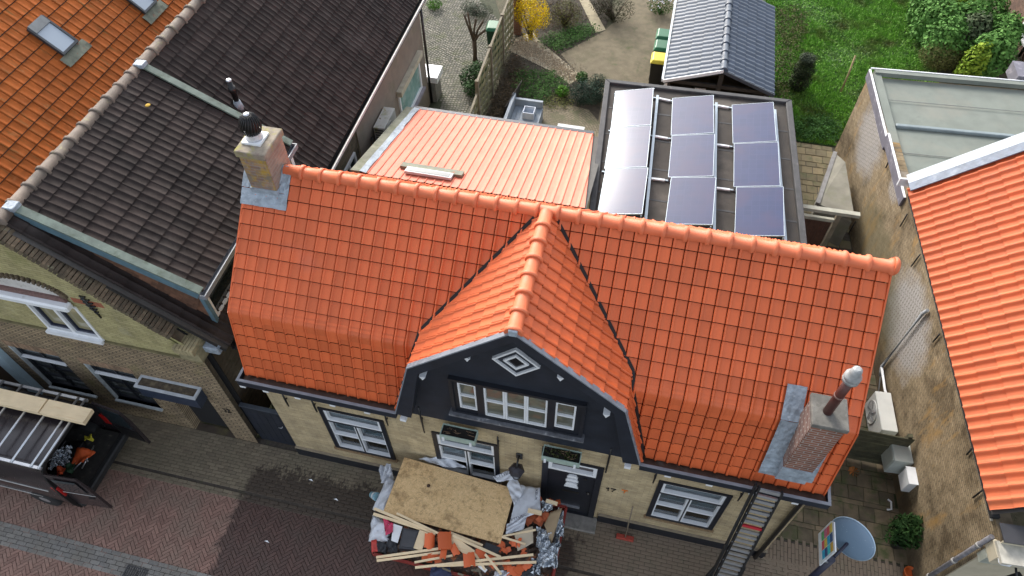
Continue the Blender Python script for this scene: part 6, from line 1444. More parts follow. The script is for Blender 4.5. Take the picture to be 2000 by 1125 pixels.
# ================================================================ SKIP WITH RUBBLE
SX0, SX1, SY0_, SY1_, SZ = 2.50, 5.74, -1.90, -.28, .98
REDP = mat('worn_red_paint', (.26, .03, .02), .55, .25, 5, layers=(((.1, .05, .035), 6, .55, .7), ((.4, .36, .33), 12, .72, .78)))
skip = thing('rubble_skip', 'worn red rubble skip heaped with roof waste in front of the house', 'skip', (4.14, -1.06, 0))
o4 = [(SX0, SY0_), (SX1, SY0_), (SX1, SY1_), (SX0, SY1_)]; i4_ = [(SX0+.45, SY0_+.2), (SX1-.45, SY0_+.2), (SX1-.45, SY1_-.2), (SX0+.45, SY1_-.2)]
mb = MB()
for q in range(4):
    w_ = (q+1) % 4; mb.add([(*o4[q], SZ), (*o4[w_], SZ), (*i4_[w_], .08), (*i4_[q], .08)], [(0, 1, 2, 3)])
mb.face([(*p, .08) for p in i4_]); mb.build('skip_body', REDP, skip, fix=False)
for q in range(4):
    w_ = (q+1) % 4; MB().bar((*o4[q], SZ), (*o4[w_], SZ), .045, .06).build('rim', REDP, skip)
for x in (3.4, 4.1, 4.8): MB().bar((x, SY0_-.01, SZ-.05), (x+.0, SY0_+.19, .1), .07, .04, (0, 1, 0)).build('rib', REDP, skip)
# heap of fine rubble
hp = MB(); nx, ny = 40, 22; rg = random.Random(2)
def heap(x, y):
    fx = (x-SX0)/(SX1-SX0); fy = (y-SY0_)/(SY1_-SY0_)
    e = min(fx, 1-fx, fy, 1-fy); return SZ-.12+.2*min(1, e*6)
for j in range(ny+1):
    for i in range(nx+1):
        x = SX0+.04+(SX1-SX0-.08)*i/nx; y = SY0_+.04+(SY1_-SY0_-.08)*j/ny; hp.v.append(Vector((x, y, heap(x, y)+rg.uniform(-.05, .05))))
for j in range(ny):
    for i in range(nx): a = j*(nx+1)+i; hp.f.append([a, a+1, a+nx+2, a+nx+1]); hp.sm.append(False)
tag(hp.build('rubble', mat('mixed_rubble', (.09, .06, .045), .95, .5, 14, bump=1, layers=(((.3, .1, .04), 7, .56, .62), ((.3, .27, .22), 11, .62, .68), ((.02, .02, .02), 5, .55, .7))), fix=False), 'mixed dark rubble filling the red skip', 'rubble', kind='stuff')
# fine bits
ZS = lambda sx, sy: (700+sx/4.244, 860+sy/4.244)
OSB = NT('osb'); 
n1 = OSB.n('ShaderNodeTexVoronoi'); mp = OSB.n('ShaderNodeMapping'); mp.inputs['Scale'].default_value = (14, 45, 14); mp.inputs['Rotation'].default_value = (0, 0, .5); 
wv = OSB.n('ShaderNodeTexNoise'); wv.inputs['Scale'].default_value = 9; OSB.l(OSB.pos, wv.inputs['Vector']); ad = OSB.n('ShaderNodeVectorMath', operation='MULTIPLY_ADD'); OSB.l(wv.outputs['Color'], ad.inputs[0]); ad.inputs[1].default_value = (.25, .25, 0); OSB.l(OSB.pos, ad.inputs[2]); OSB.l(ad.outputs[0], mp.inputs[0]); OSB.l(mp.outputs[0], n1.inputs['Vector'])
sx_ = OSB.n('ShaderNodeSeparateColor'); OSB.l(n1.outputs['Color'], sx_.inputs[0])
c = OSB.mix(sx_.outputs[0], (.58, .38, .17), (.86, .62, .34)); c = OSB.mix(OSB.ramp(OSB.noise(3.2, 6, .7), .56, .74), c, (.24, .15, .07)); c = OSB.mix(OSB.ramp(OSB.noise(16, 5, .75), .52, .72), c, (.33, .2, .09)); c = OSB.mix(OSB.ramp(OSB.noise(1.3, 5, .7), .52, .75), c, OSB.mix(1.0, c, (.8, .74, .68), 'MULTIPLY')); OSBM = OSB.done(c, .8, 0, .3)
def slab_px(name, label, cat, pts, zs, th, m, group=None):
    P = [onz(*p, z) for p, z in zip(pts, zs)]; n_ = (P[1]-P[0]).cross(P[3]-P[0]).normalized(); n_ = n_ if n_.z > 0 else -n_
    return tag(MB().prism([p-n_*th for p in P], n_*th).build(name, m), label, cat, group)
slab_px('osb_board', 'large stained chipboard sheet lying on top of the heaped skip', 'board', ((790, 893), (1007, 955), (977, 1062), (748, 1000)), (1.34, 1.32, 1.34, 1.36), .018, OSBM)
p = onz(837, 949, 1.352); tag(MB().lathe([(.03, 0), (.035, .01), (.015, .02)], p, 8).build('knot_lump', mat('brown_lump', (.05, .025, .015), .8)), 'small dark brown lump lying on the chipboard sheet', 'debris')
def beam(name, label, a, b, z, wd, th=.022, dz=.0, m=PINE, group='pale wooden battens in the skip'):
    A = onz(*ZS(*a), z+dz); B = onz(*ZS(*b), z); return tag(MB().bar(A, B, wd, th).build(name, m), label, 'batten' if wd < .1 else 'plank', group)
Bz = 1.40
beam('batten', 'pale batten along the lower edge of the chipboard, leftmost', (130, 565), (640, 775), Bz, .045)
beam('batten', 'pale batten sticking out below the chipboard to the left skip edge', (125, 610), (600, 760), Bz-.03, .05)
beam('batten', 'pale batten lying diagonally across the lower left corner of the chipboard', (318, 605), (690, 785), Bz+.03, .035)
beam('batten', 'long pale batten jutting out at the lower left of the skip', (148, 970), (690, 895), Bz-.02, .04)
beam('batten', 'second long batten directly beneath the one jutting out lower left', (152, 998), (700, 928), Bz-.05, .04)
beam('batten', 'short white edged batten above the long crossing battens', (465, 1012), (780, 955), Bz-.01, .035)
beam('batten', 'longest pale batten crossing the whole front of the skip', (470, 1055), (1450, 948), Bz+.02, .04)
beam('batten', 'lowest long batten at the front of the skip', (650, 1040), (1475, 1010), Bz, .04)
beam('plank', 'wide pale plank slanting below the chipboard', (735, 800), (945, 945), Bz-.01, .15)
beam('batten', 'slanting batten between wide plank and black slab', (780, 790), (1180, 970), Bz+.015, .045)
beam('batten', 'batten pointing towards the camera at the front of the skip', (1050, 945), (1185, 1112), Bz+.05, .04)
beam('batten', 'short batten under the lower right edge of the chipboard', (760, 765), (1030, 872), Bz-.02, .04)
beam('plank', 'short pale plank beside the black box', (545, 750), (490, 905), Bz-.03, .16)
beam('batten', 'small batten pointing right at the chipboard corner', (1190, 800), (1385, 862), Bz-.05, .035)
beam('batten', 'small batten above the cardboard on the right', (1200, 795), (1470, 742), Bz-.06, .03)
beam('batten', 'short wide offcut lying on the white plastic', (1405, 580), (1520, 605), Bz-.03, .08)
beam('batten', 'short wide offcut beside the door at the right of the skip', (1555, 500), (1650, 528), Bz-.1, .07)
beam('batten', 'short batten crossing below the longest batten', (960, 930), (1050, 1075), Bz-.03, .04)
beam('batten', 'short broken offcut at the skip front under the lowest batten', (1000, 1035), (1060, 1085), Bz-.04, .06, m=WHITE)
# tiles and shards
def shard(label, c_, rx, ry, rot, z, bend=0.0, seed=0, tilt=.2, m=ORANGE, name='tile_shard', cat='tile shard', group='orange roof tile shards in the skip'):
    rg = random.Random(seed); P = onz(*ZS(*c_), z); M = Matrix.Translation(P) @ Matrix.Rotation(rot, 4, 'Z') @ Matrix.Rotation(rg.uniform(-tilt, tilt), 4, 'X') @ Matrix.Rotation(rg.uniform(-tilt, tilt), 4, 'Y'); mb = MB(M); n_ = 6
    ex = [rg.uniform(.75, 1.05) for _ in range(n_+1)]
    for s_ in (0, -.014):
        for i in range(n_+1):
            x = -rx+2*rx*i/n_
            for y in (-ry*ex[i], ry*ex[n_-i]): mb.v.append(M @ Vector((x, y, s_+bend*(1-(x/rx)**2))))
    h_ = 2*(n_+1)
    for i in range(n_): mb.f += [[2*i, 2*i+2, 2*i+3, 2*i+1], [h_+2*i, h_+2*i+1, h_+2*i+3, h_+2*i+2], [2*i, h_+2*i, h_+2*i+2, 2*i+2], [2*i+1, 2*i+3, h_+2*i+3, h_+2*i+1]]; mb.sm += [False]*4
    mb.f += [[0, 1, h_+1, h_], [2*n_, h_+2*n_, h_+2*n_+1, 2*n_+1]]; mb.sm += [False]*2
    return tag(mb.build(name, m), label, cat, group)
shard('flat orange roof tile lying on the battens below the chipboard', (715, 830), .12, .17, .35, Bz+.06, .01, 1, .1)
shard('curved orange tile piece beside the short pale plank', (590, 835), .09, .14, .2, Bz, .05, 2, .3)
shard('narrow orange shard hanging below the flat orange tile', (705, 930), .055, .12, .15, Bz+.03, .01, 3)
shard('orange shard leaning right of the flat orange tile', (795, 905), .06, .12, .75, Bz+.04, .01, 4)
shard('orange tile piece lying over the longest batten', (918, 990), .10, .12, .35, Bz+.07, .02, 5, .15)
shard('orange shard under the wide slanting plank', (1010, 940), .09, .08, .1, Bz-.03, .01, 6)
sl = 'orange roof tile fragment buried among the rubble at the skip front'
rg = random.Random(9)
for i, (sx, sy) in enumerate(((620, 968), (570, 975), (655, 985), (1105, 970), (1340, 1060), (1230, 1030), (1400, 1040), (1290, 1085), (1120, 1035))): shard(sl, (sx, sy), rg.uniform(.06, .13), rg.uniform(.05, .09), rg.uniform(0, 3), Bz-.08+rg.uniform(-.02, .03), rg.uniform(0, .03), 20+i, .35)
sl = 'orange roof tile fragment in the heap between chipboard corner and cardboard'
for i in range(11): shard(sl, (1180+rg.uniform(-20, 190), 880+rg.uniform(-35, 60)), rg.uniform(.04, .1), rg.uniform(.03, .06), rg.uniform(0, 3), Bz-.1+rg.uniform(-.03, .05), .015, 40+i, .5)
sl = 'orange roof tile fragment in the heap below the door at the skip right end'
for i in range(12): shard(sl, (1400+rg.uniform(0, 220), 690-rg.uniform(0, 1)*90+rg.uniform(-30, 30)), rg.uniform(.05, .11), rg.uniform(.03, .07), rg.uniform(0, 3), 1.22+rg.uniform(-.03, .06), .015, 60+i, .5, mat('dusty_orange_tile', (.42, .1, .035), .7, .2, 8))
# crumpled sheets: plastic, foil, cardboard
def crumple(name, label, cat, pts, z, amp, m, seed, n_=14, group=None, drop=0.0):
    """four photo points at height z span a sheet; folds of size amp"""
    rg = random.Random(seed); C4 = [onz(*ZS(*p), z if not isinstance(z, (list, tuple)) else z[i]) for i, p in enumerate(pts)]
    ph = [(rg.uniform(2, 7), rg.uniform(2, 7), rg.uniform(0, 6.3), rg.uniform(.4, 1)) for _ in range(7)]; mb = MB()
    for j in range(n_+1):
        for i in range(n_+1):
            u, v = i/n_, j/n_; p_ = C4[0].lerp(C4[1], u).lerp(C4[3].lerp(C4[2], u), v)
            e = min(u, 1-u, v, 1-v); k = sum(a_*math.sin(f1*u*2.6+f2*v*2.6+o_) for f1, f2, o_, a_ in ph)/3.2
            jt = .3 if m is FOIL else .1
            p_ = p_+Vector((rg.uniform(-1, 1)*amp*jt, rg.uniform(-1, 1)*amp*jt, k*amp+rg.uniform(-1, 1)*jt*amp-drop*(1-min(1, e*5))))
            mb.v.append(p_)
    for j in range(n_):
        for i in range(n_): a = j*(n_+1)+i; mb.f.append([a, a+1, a+n_+2, a+n_+1]); mb.sm.append(m is not FOIL)
    o = mb.build(name, m, fix=False); md = o.modifiers.new('thick', 'SOLIDIFY'); md.thickness = .003
    return tag(o, label, cat, group)
t = NT('white_film'); t.b.inputs['Transmission Weight'].default_value = .25; t.bump(t.noise(14, 4), .6, .02); FILM = t.done((.72, .75, .80), .28, 0, .5)
t = NT('silver_foil'); t.bump(t.noise(25, 4), .9, .03); FOIL = t.done((.6, .64, .68), .22, .9, .5)
CARD = mat('cardboard', (.34, .25, .15), .85, .12, 4); CARDP = mat('pale_cardboard', (.5, .43, .32), .85, .1, 4)
t = NT('pink_bag'); PINKB = t.done((.55, .03, .10), .35)
FG = 'white plastic sheets in the skip'
crumple('plastic_sheet', 'white plastic film hanging over the left rim of the skip beside the chipboard', 'plastic sheet', ((235, 290), (330, 330), (210, 590), (110, 560)), (1.2, 1.3, 1.3, 1.15), .05, FILM, 1, group=FG, drop=.08)
crumple('plastic_sheet', 'large white plastic bag at the lower left corner of the skip', 'plastic sheet', ((110, 600), (270, 690), (240, 830), (80, 830)), (1.25, 1.36, 1.36, 1.15), .07, FILM, 2, group=FG, drop=.08)
crumple('plastic_bag', 'greyish open plastic bag dangling off the left end of the skip', 'plastic bag', ((170, 220), (270, 190), (290, 330), (190, 360)), (1.05, 1.2, 1.2, 1.0), .10, FILM, 3, group=FG)
crumple('plastic_sheet', 'clear film bulging between chipboard and the middle window', 'plastic sheet', ((500, 150), (740, 130), (900, 230), (700, 220)), (1.28, 1.36, 1.34, 1.3), .05, FILM, 4, group=FG)
big = crumple('plastic_sheet', 'big white plastic sheet spread over the right end of the skip', 'plastic sheet', ((1330, 370), (1505, 395), (1510, 590), (1250, 700)), (1.4, 1.36, 1.34, 1.34), .03, FILM, 5, group=FG)
crumple('plastic_sheet', 'white printed plastic strip raised beside the wall lantern', 'plastic sheet', ((1115, 300), (1265, 240), (1330, 320), (1150, 345)), (1.42, 1.5, 1.45, 1.4), .02, FILM, 6, group=FG)
crumple('plastic_sheet', 'white plastic strip folded along the right edge of the chipboard', 'plastic sheet', ((1290, 270), (1370, 430), (1290, 540), (1230, 370)), (1.46, 1.42, 1.38, 1.38), .035, FILM, 7, group=FG)
crumple('plastic_sheet', 'torn white plastic piece below the big sheet', 'plastic sheet', ((1230, 700), (1400, 620), (1370, 740), (1220, 780)), (1.36, 1.34, 1.32, 1.34), .035, FILM, 8, group=FG)
crumple('plastic_sheet', 'white plastic scrap at the very front of the skip', 'plastic sheet', ((1130, 1085), (1240, 1080), (1270, 1150), (1120, 1150)), 1.3, .05, FILM, 9, group=FG)
crumple('pink_bag', 'crumpled pink plastic bag at the left of the skip', 'plastic bag', ((205, 640), (290, 690), (285, 760), (225, 790)), (1.36, 1.38, 1.38, 1.36), .04, PINKB, 10, 8)
for i, (pts, lb) in enumerate(((((1480, 720), (1600, 760), (1570, 920), (1470, 880)), 'big crumpled silver foil in the middle of the skip right end'), (((1500, 900), (1640, 880), (1620, 1040), (1480, 1060)), 'crumpled silver foil at the lower right of the skip'), (((1510, 500), (1610, 520), (1600, 580), (1520, 590)), 'small silver foil crumple below the door'), (((1640, 650), (1700, 680), (1700, 800), (1640, 800)), 'silver foil scrap along the right rim of the skip'), (((1590, 850), (1680, 850), (1640, 960), (1560, 930)), 'bright silver foil scrap between the larger foil crumples'), (((1430, 960), (1520, 1000), (1500, 1110), (1440, 1120)), 'dull silver foil at the front right of the skip'))):
    crumple('silver_foil', lb, 'foil', pts, 1.28, .07, FOIL, 70+i, 12, 'silver insulation foil in the skip')
crumple('cardboard', 'tall folded cardboard piece at the right of the skip', 'cardboard', ((1590, 600), (1690, 560), (1600, 860), (1540, 700)), (1.3, 1.42, 1.25, 1.34), .012, CARD, 81, 6, 'cardboard in the skip')
crumple('cardboard', 'pale flat cardboard right of the chipboard corner', 'cardboard', ((1290, 770), (1445, 710), (1450, 850), (1320, 920)), 1.33, .012, CARDP, 82, 6, 'cardboard in the skip')
slab_px('white_offcut', 'small white board offcut left of the black box in the skip', 'board', [ZS(*p) for p in ((290, 690), (365, 715), (325, 850), (272, 830))], (1.37,)*4, .015, WHITE)
DGP = mat('anthracite_plastic', (.025, .028, .034), .5, .15, 8)
bo = thing('black_box', 'black plastic case standing open in the skip', 'box', onz(*ZS(410, 830), 1.2))
P4 = [onz(*ZS(*p), 1.38) for p in ((370, 725), (505, 750), (465, 910), (335, 895))]
MB().prism([p-UZ*.12 for p in P4], UZ*.12).build('case_body', DGP, bo); cm = sum(P4, Vector())/4
MB().prism([cm+(p-cm)*.8+UZ*.002 for p in P4], UZ*.012).build('case_lid', mat('dark_grey_lid', (.04, .043, .05), .45), bo)
slab_px('dark_slab', 'dark slate coloured slab at the lower right corner of the chipboard', 'slab', [ZS(*p) for p in ((1060, 845), (1180, 890), (1150, 940), (1030, 895))], (1.35,)*4, .04, DGP)
for i, (pts, lb) in enumerate(((((150, 830), (240, 860), (230, 940), (160, 920)), 'black crumpled roofing felt at the lower left of the skip'), (((230, 790), (330, 830), (320, 930), (240, 930)), 'dark grey folded felt beside the black case'), (((1380, 1020), (1480, 1010), (1470, 1130), (1340, 1130)), 'black plastic bag at the front right of the skip'), (((600, 1050), (760, 1050), (780, 1150), (590, 1150)), 'dark blue bundle at the front of the skip'))):
    crumple('dark_felt' if i < 2 else 'dark_bag', lb, 'felt' if i < 2 else 'bag', pts, 1.28, .05, DGP if i < 3 else mat('dark_blue_cloth', (.03, .04, .09), .7), 90+i, 8)
crumple('red_scrap', 'bright red plastic scrap at the lower left corner of the skip', 'scrap', ((105, 830), (150, 820), (185, 920), (110, 925)), 1.2, .02, mat('red_plastic', (.5, .04, .03), .45), 97, 5)
for i in range(8):
    a_ = (1000+rg.uniform(-350, 250), 1090+rg.uniform(-20, 60)); beam('splinter', 'grey wood splinter in the rubble at the skip front', a_, (a_[0]+rg.uniform(-90, 90), a_[1]+rg.uniform(-40, 50)), 1.27+rg.uniform(-.03, .04), .03, .012, m=BOARD, group='wood splinters at the skip front')
sl = 'orange roof tile fragment along the back rim of the skip by the door'
for i in range(8): shard(sl, (1420+rg.uniform(0, 230), 470+rg.uniform(-25, 60)), rg.uniform(.05, .1), rg.uniform(.03, .06), rg.uniform(0, 3), 1.1+rg.uniform(-.03, .04), .015, 120+i, .5)
crumple('silver_foil', 'long silver foil strip along the inside of the right rim', 'foil', ((1650, 560), (1705, 600), (1640, 1060), (1590, 1050)), 1.08, .06, FOIL, 78, 12, 'silver insulation foil in the skip')
# paint bucket at the left end
p = onz(731, 968, .9); bk = thing('paint_bucket', 'small light blue and white bucket hanging at the left end of the skip', 'bucket', (p.x, p.y, .8))
M = Matrix.Translation(p) @ Matrix.Rotation(.9, 4, 'Y') @ Matrix.Rotation(.3, 4, 'X')
MB(M).lathe([(.06, -.09), (.08, .09), (.083, .09), (.083, .1), (.05, .1)], (0, 0, 0), 16).build('bucket_body', mat('light_blue_plastic', (.3, .55, .65), .4, .1, 5), bk); MB(M).lathe([(.072, .0), (.0755, .03), (.0755, .05)], (0, 0, 0), 16).build('white_label', WHITE, bk)
MB().tube([p+Vector((.05, 0, .1)), (SX0, p.y, SZ+.05)], .004, 4).build('handle_wire', STEEL, bk)
# printing on the plastic
INK = mat('dark_blue_ink', (.015, .02, .05), .5)
def text_on(s_, a, b, z, size, parent, mirror=False):
    cu = bpy.data.curves.new('lettering', 'FONT'); cu.body = s_; cu.size = size; cu.extrude = .001; cu.align_x = 'CENTER'; cu.align_y = 'CENTER'
    tmp = bpy.data.objects.new('tmp', cu); COL.objects.link(tmp); bpy.context.view_layer.update()
    me = bpy.data.meshes.new_from_object(tmp.evaluated_get(bpy.context.evaluated_depsgraph_get())); bpy.data.objects.remove(tmp); me.materials.append(INK)
    A, B = onz(*ZS(*a), z), onz(*ZS(*b), z); d = (B-A); k = d.length; w0 = max(v.co.x for v in me.vertices)-min(v.co.x for v in me.vertices)
    M = Matrix.Translation((A+B)/2) @ Matrix.Rotation(math.atan2(d.y, d.x), 4, 'Z') @ Matrix.Diagonal((k/w0*(-1 if mirror else 1), 1, 1, 1))
    return put('lettering', me, M, parent)
sheets = {o['label']: o for o in bpy.data.objects if o.name.startswith('plastic_sheet')}
text_on('ICTTVIIIZ', (1130, 308), (1262, 262), 1.52, .10, sheets['white printed plastic strip raised beside the wall lantern'])
text_on('XBUK', (1478, 400), (1470, 500), 1.43, .07, big); text_on('ETTUEC', (1265, 660), (1390, 615), 1.43, .05, big)
# litter on the pavement
for i, (px, py, lb) in enumerate(((608, 938, 'small pale scrap on the wet pavement left of the skip'), (657, 976, 'thin white strip lying on the wet pavement'), (522, 1058, 'tiny white scrap on the wet road bricks'))):
    p = onz(px, py, .0); tag(MB().add([(p.x-.06, p.y, .006), (p.x-.0, p.y+.02, .02), (p.x+.05, p.y-.015, .006), (p.x, p.y-.01, .008)], [(0, 3, 1), (1, 3, 2)]).build('litter', WHITE, fix=False), lb, 'litter', 'litter on the pavement')
# ================================================================ VAN
van = thing('work_van', 'dark work van with open rear doors and aluminium roof rack parked at the kerb', 'van', (-5.9, -1.38, 0))
VP = mat('dark_bronze_car_paint', (.028, .022, .024), .25, .12, 3, spec=.6); VR = mat('van_roof_paint', (.05, .042, .045), .3, .15, 2, spec=.6)
vy0, vy1, vx1, vx0, vz = -2.19, -.56, -3.62, -8.3, 1.93
def shell(x): return x
# side panels with rounded shoulders
sec = [(vy0+.05, .32), (vy0, .55), (vy0, 1.05), (vy0+.05, 1.6), (vy0+.13, 1.86), (vy0+.24, 1.93), (vy1-.24, 1.93), (vy1-.13, 1.86), (vy1-.05, 1.6), (vy1, 1.05), (vy1, .55), (vy1-.05, .32)]
def loft(secs, m, name):
    mb = MB(); n_ = len(secs[0][1])
    for x, s_ in secs: mb.v += [Vector((x, y, z)) for y, z in s_]
    for i in range(len(secs)-1):
        for j in range(n_-1): mb.f.append([i*n_+j, i*n_+j+1, (i+1)*n_+j+1, (i+1)*n_+j]); mb.sm.append(True)
    return mb.build(name, m, van, fix=False)
def scz(k, zt): return [(y+(0 if True else 0), .32+(z-.32)*(zt-.32)/(vz-.32)) for y, z in sec]
loft([(vx1, sec), (-5.9, sec), (-6.6, scz(1, 1.9))], VP, 'body_shell')
loft([(-6.6, scz(1, 1.9)), (-7.2, scz(1, 1.5)), (-7.6, scz(1, 1.05)), (-8.2, scz(1, .9)), (-8.32, scz(1, .75))], VP, 'cab_shell')
MB().prism([(-6.62, vy0+.22, 1.88), (-7.18, vy0+.18, 1.50), (-7.18, vy1-.18, 1.50), (-6.62, vy1-.22, 1.88)], (.01, 0, .012)).build('windscreen', glass_mat('dim_glass'), van)
MB().box((vx0+.2, vy0+.06, .3), (vx1, vy1-.06, .5)).build('load_floor', mat('dirty_floor', (.03, .028, .025), .8, .4, 8, layers=(((.15, .13, .1), 8, .62, .72),)), van)
MB().box((-5.6, vy0+.08, .5), (-5.55, vy1-.08, 1.85)).build('bulkhead', DARK, van)
MB().prism([(vx1-.02, y, z) for y, z in sec], (0, 0, 0)) if False else None
fr = MB()
for i in range(len(sec)-1):
    a, b = Vector((vx1-.02, *sec[i])), Vector((vx1-.02, *sec[i+1])); fr.bar(a, b, .07, .05, (1, 0, 0))
fr.build('rear_frame', BLACKP, van)
MB().box((vx1-.03, vy0+.03, .34), (vx1+.10, vy1-.03, .52)).build('rear_bumper', mat('bumper_plastic', (.02, .021, .022), .6, .25, 8, layers=(((.12, .11, .1), 7, .66, .78),)), van, bevel=.03)
MB().box((-5.8, vy0-.012, 1.0), (-3.95, vy0-.002, 1.03)).build('side_trim', mat('pale_trim', (.5, .5, .48), .4), van); MB().box((-5.8, vy0-.01, .52), (-4.35, vy0-.002, .55)).build('sill_trim', mat('pale_trim', (.5, .5, .48)), van)
def wheel(x, y):
    M = Matrix.Translation((x, y, .31)) @ Matrix.Rotation(R(90), 4, 'X')
    w_ = MB(M).lathe([(.2, -.1), (.29, -.1), (.31, -.07), (.31, .07), (.29, .1), (.2, .1)], (0, 0, 0), 22).build('wheel', mat('tyre_rubber', (.015, .015, .016), .85), van)
    MB(M).lathe([(.19, -.08), (.19, .09), (.08, .105), (.02, .11)], (0, 0, 0), 16).build('rim', STEEL, w_)
for x in (-4.45, -7.5):
    for y in (vy0+.09, vy1-.09): wheel(x, y)
RLT = mat('red_lamp', (.35, .012, .01), .2)
for y in (vy0+.0, vy1-.08): MB().box((vx1-.12, y-.005, .95), (vx1+.025, y+.085, 1.3)).build('tail_light', RLT, van, bevel=.01)
# rear doors swung open
def vdoor(hx, hy, ang, wd, name):
    M = Matrix.Translation((hx, hy, 0)) @ Matrix.Rotation(ang, 4, 'Z')
    d = MB(M).add([(0, -.02, .52), (wd, -.02, .52), (wd, -.02, 1.45), (wd*.92, .0, 1.86), (0, .0, 1.86), (0, .03, .52), (wd, .03, .52), (wd, .03, 1.45), (wd*.92, .03, 1.84), (0, .03, 1.84)], [(0, 1, 2, 3, 4), (9, 8, 7, 6, 5), (0, 5, 6, 1), (1, 6, 7, 2), (2, 7, 8, 3), (3, 8, 9, 4), (4, 9, 5, 0)]).build(name, VP, van)
    MB(M).box((.1, .032, 1.2), (wd-.12, .038, 1.72)).build('door_window', glass_mat('pale_door_glass', (.22, .28, .3), .06, .9), d); MB(M).box((.1, -.03, 1.2), (wd-.12, -.022, 1.72)).build('door_window', glass_mat('dim_glass'), d)
    MB(M).box((.08, .032, .6), (wd-.08, .045, 1.1)).build('door_lining', BLACKP, d); MB(M).box((wd-.2, -.04, 1.0), (wd-.08, -.022, 1.04)).build('door_handle', BLACKP, d)
    MB(M).box((.02, -.027, 1.12), (wd-.02, -.021, 1.135)).build('chrome_line', mat('pale_trim', (.5, .5, .48)), d)
vdoor(vx1+.02, vy0+.05, R(4), .70, 'rear_door'); 
M_ = Matrix.Translation((vx1+.02, vy1-.05, 0)) @ Matrix.Rotation(R(-6), 4, 'Z') @ Matrix.Diagonal((1, -1, 1, 1)); wd = .70
d = MB(M_).add([(0, -.02, .52), (wd, -.02, .52), (wd, -.02, 1.45), (wd*.92, .0, 1.86), (0, .0, 1.86), (0, .03, .52), (wd, .03, .52), (wd, .03, 1.45), (wd*.92, .03, 1.84), (0, .03, 1.84)], [(0, 1, 2, 3, 4), (9, 8, 7, 6, 5), (0, 5, 6, 1), (1, 6, 7, 2), (2, 7, 8, 3), (3, 8, 9, 4), (4, 9, 5, 0)]).build('rear_door', VP, van)
MB(M_).box((.08, .032, 1.1), (wd-.1, .038, 1.74)).build('door_window', glass_mat('pale_door_glass'), d); MB(M_).box((.08, .032, .6), (wd-.08, .045, 1.0)).build('door_lining', BLACKP, d)
# roof rack
rk = thing('roof_rack', 'aluminium roof rack of round bars on the dark van', 'roof rack', (-5, -1.4, 1.93))
for y in (vy0+.1, vy1-.12): MB().bar((-6.4, y, 2.03), (-3.55, y, 2.03), .05, .04).build('side_rail', STEEL, rk)
for x in (-3.58, -3.74, -4.14, -4.55, -4.98, -5.4, -5.9): MB().tube([(x, vy0+.08, 2.06), (x, vy1-.1, 2.06)], .022, 8).build('cross_bar', STEEL, rk)
for x in (-3.7, -5.0, -6.2):
    for y in (vy0+.1, vy1-.12): MB().box((x-.03, y-.02, 1.90), (x+.03, y+.02, 2.01)).build('foot', BLACKP, rk)
for (xa, xb, lb) in ((-4.15, -3.22, 'right hand bundle of pale timber planks on the van roof rack'), (-6.6, -4.16, 'left hand bundle of pale timber planks on the van roof rack')):
    tb_ = thing('timber_bundle', lb, 'timber', ((xa+xb)/2, -1.0, 2.08), 0, 'timber on the van')
    for k in range(4): MB().box((xa+random.uniform(0, .015), -1.17, 2.083+k*.03), (xb-random.uniform(0, .025), -.88, 2.110+k*.03)).build('plank', PINE, tb_)
# load in the van
LD_ = [('orange_jacket', 'orange work jacket thrown into the back of the van', (150, 875), (185, 880), (165, 905), (140, 905), (.62, .1, .02)), ('orange_cloth', 'small orange cloth at the near side of the van load', (115, 912), (128, 912), (122, 928), (108, 926), (.6, .08, .02)), ('green_sack', 'dark green sack in the open van', (135, 905), (150, 905), (138, 925), (125, 920), (.01, .05, .02)), ('yellow_strap', 'yellow strap roll at the far side of the van load', (165, 852), (182, 850), (180, 860), (166, 862), (.5, .45, .03))]
for i, (nm, lb, a, b, c_, d_, col) in enumerate(LD_):
    C4 = [onz(*q, .85) for q in (a, b, c_, d_)]; rg = random.Random(i); mb = MB(); n_ = 8
    for j in range(n_+1):
        for k in range(n_+1):
            u, v = k/n_, j/n_; p_ = C4[0].lerp(C4[1], u).lerp(C4[3].lerp(C4[2], u), v); mb.v.append(p_+Vector((rg.uniform(-.01, .01), rg.uniform(-.01, .01), .06*math.sin(u*5+i)*math.sin(v*4+1)+rg.uniform(-.015, .015))))
    for j in range(n_):
        for k in range(n_): a_ = j*(n_+1)+k; mb.f.append([a_, a_+1, a_+n_+2, a_+n_+1]); mb.sm.append(True)
    o = mb.build(nm, mat(nm+'_fabric', col, .7, .15, 9), fix=False); o.modifiers.new('t', 'SOLIDIFY').thickness = .012; tag(o, lb, 'clothing' if i < 2 else 'sack' if i == 2 else 'strap')
C4 = [onz(*q, .8) for q in ((100, 880), (140, 870), (135, 905), (95, 918))]; rg = random.Random(3); mb = MB(); n_ = 12
for j in range(n_+1):
    for k in range(n_+1): u, v = k/n_, j/n_; mb.v.append(C4[0].lerp(C4[1], u).lerp(C4[3].lerp(C4[2], u), v)+Vector((0, 0, rg.uniform(-.06, .06))))
for j in range(n_):
    for k in range(n_): a_ = j*(n_+1)+k; mb.f.append([a_, a_+1, a_+n_+2, a_+n_+1]); mb.sm.append(False)
tag(mb.build('foil_roll', FOIL, fix=False), 'crumpled silver foil in the back of the van', 'foil', 'van load')
for i, (a, b, lb) in enumerate((((140, 922), (175, 885), 'long thin steel bar lying in the van'), ((160, 915), (184, 870), 'grey broom handle lying in the van'), ((158, 892), (172, 901), 'short crossbar tool lying in the van'))):
    tag(MB().tube([onz(*a, .72), onz(*b, .75)], .014, 6).build('tool_bar', STEEL), lb, 'tool', 'van load')
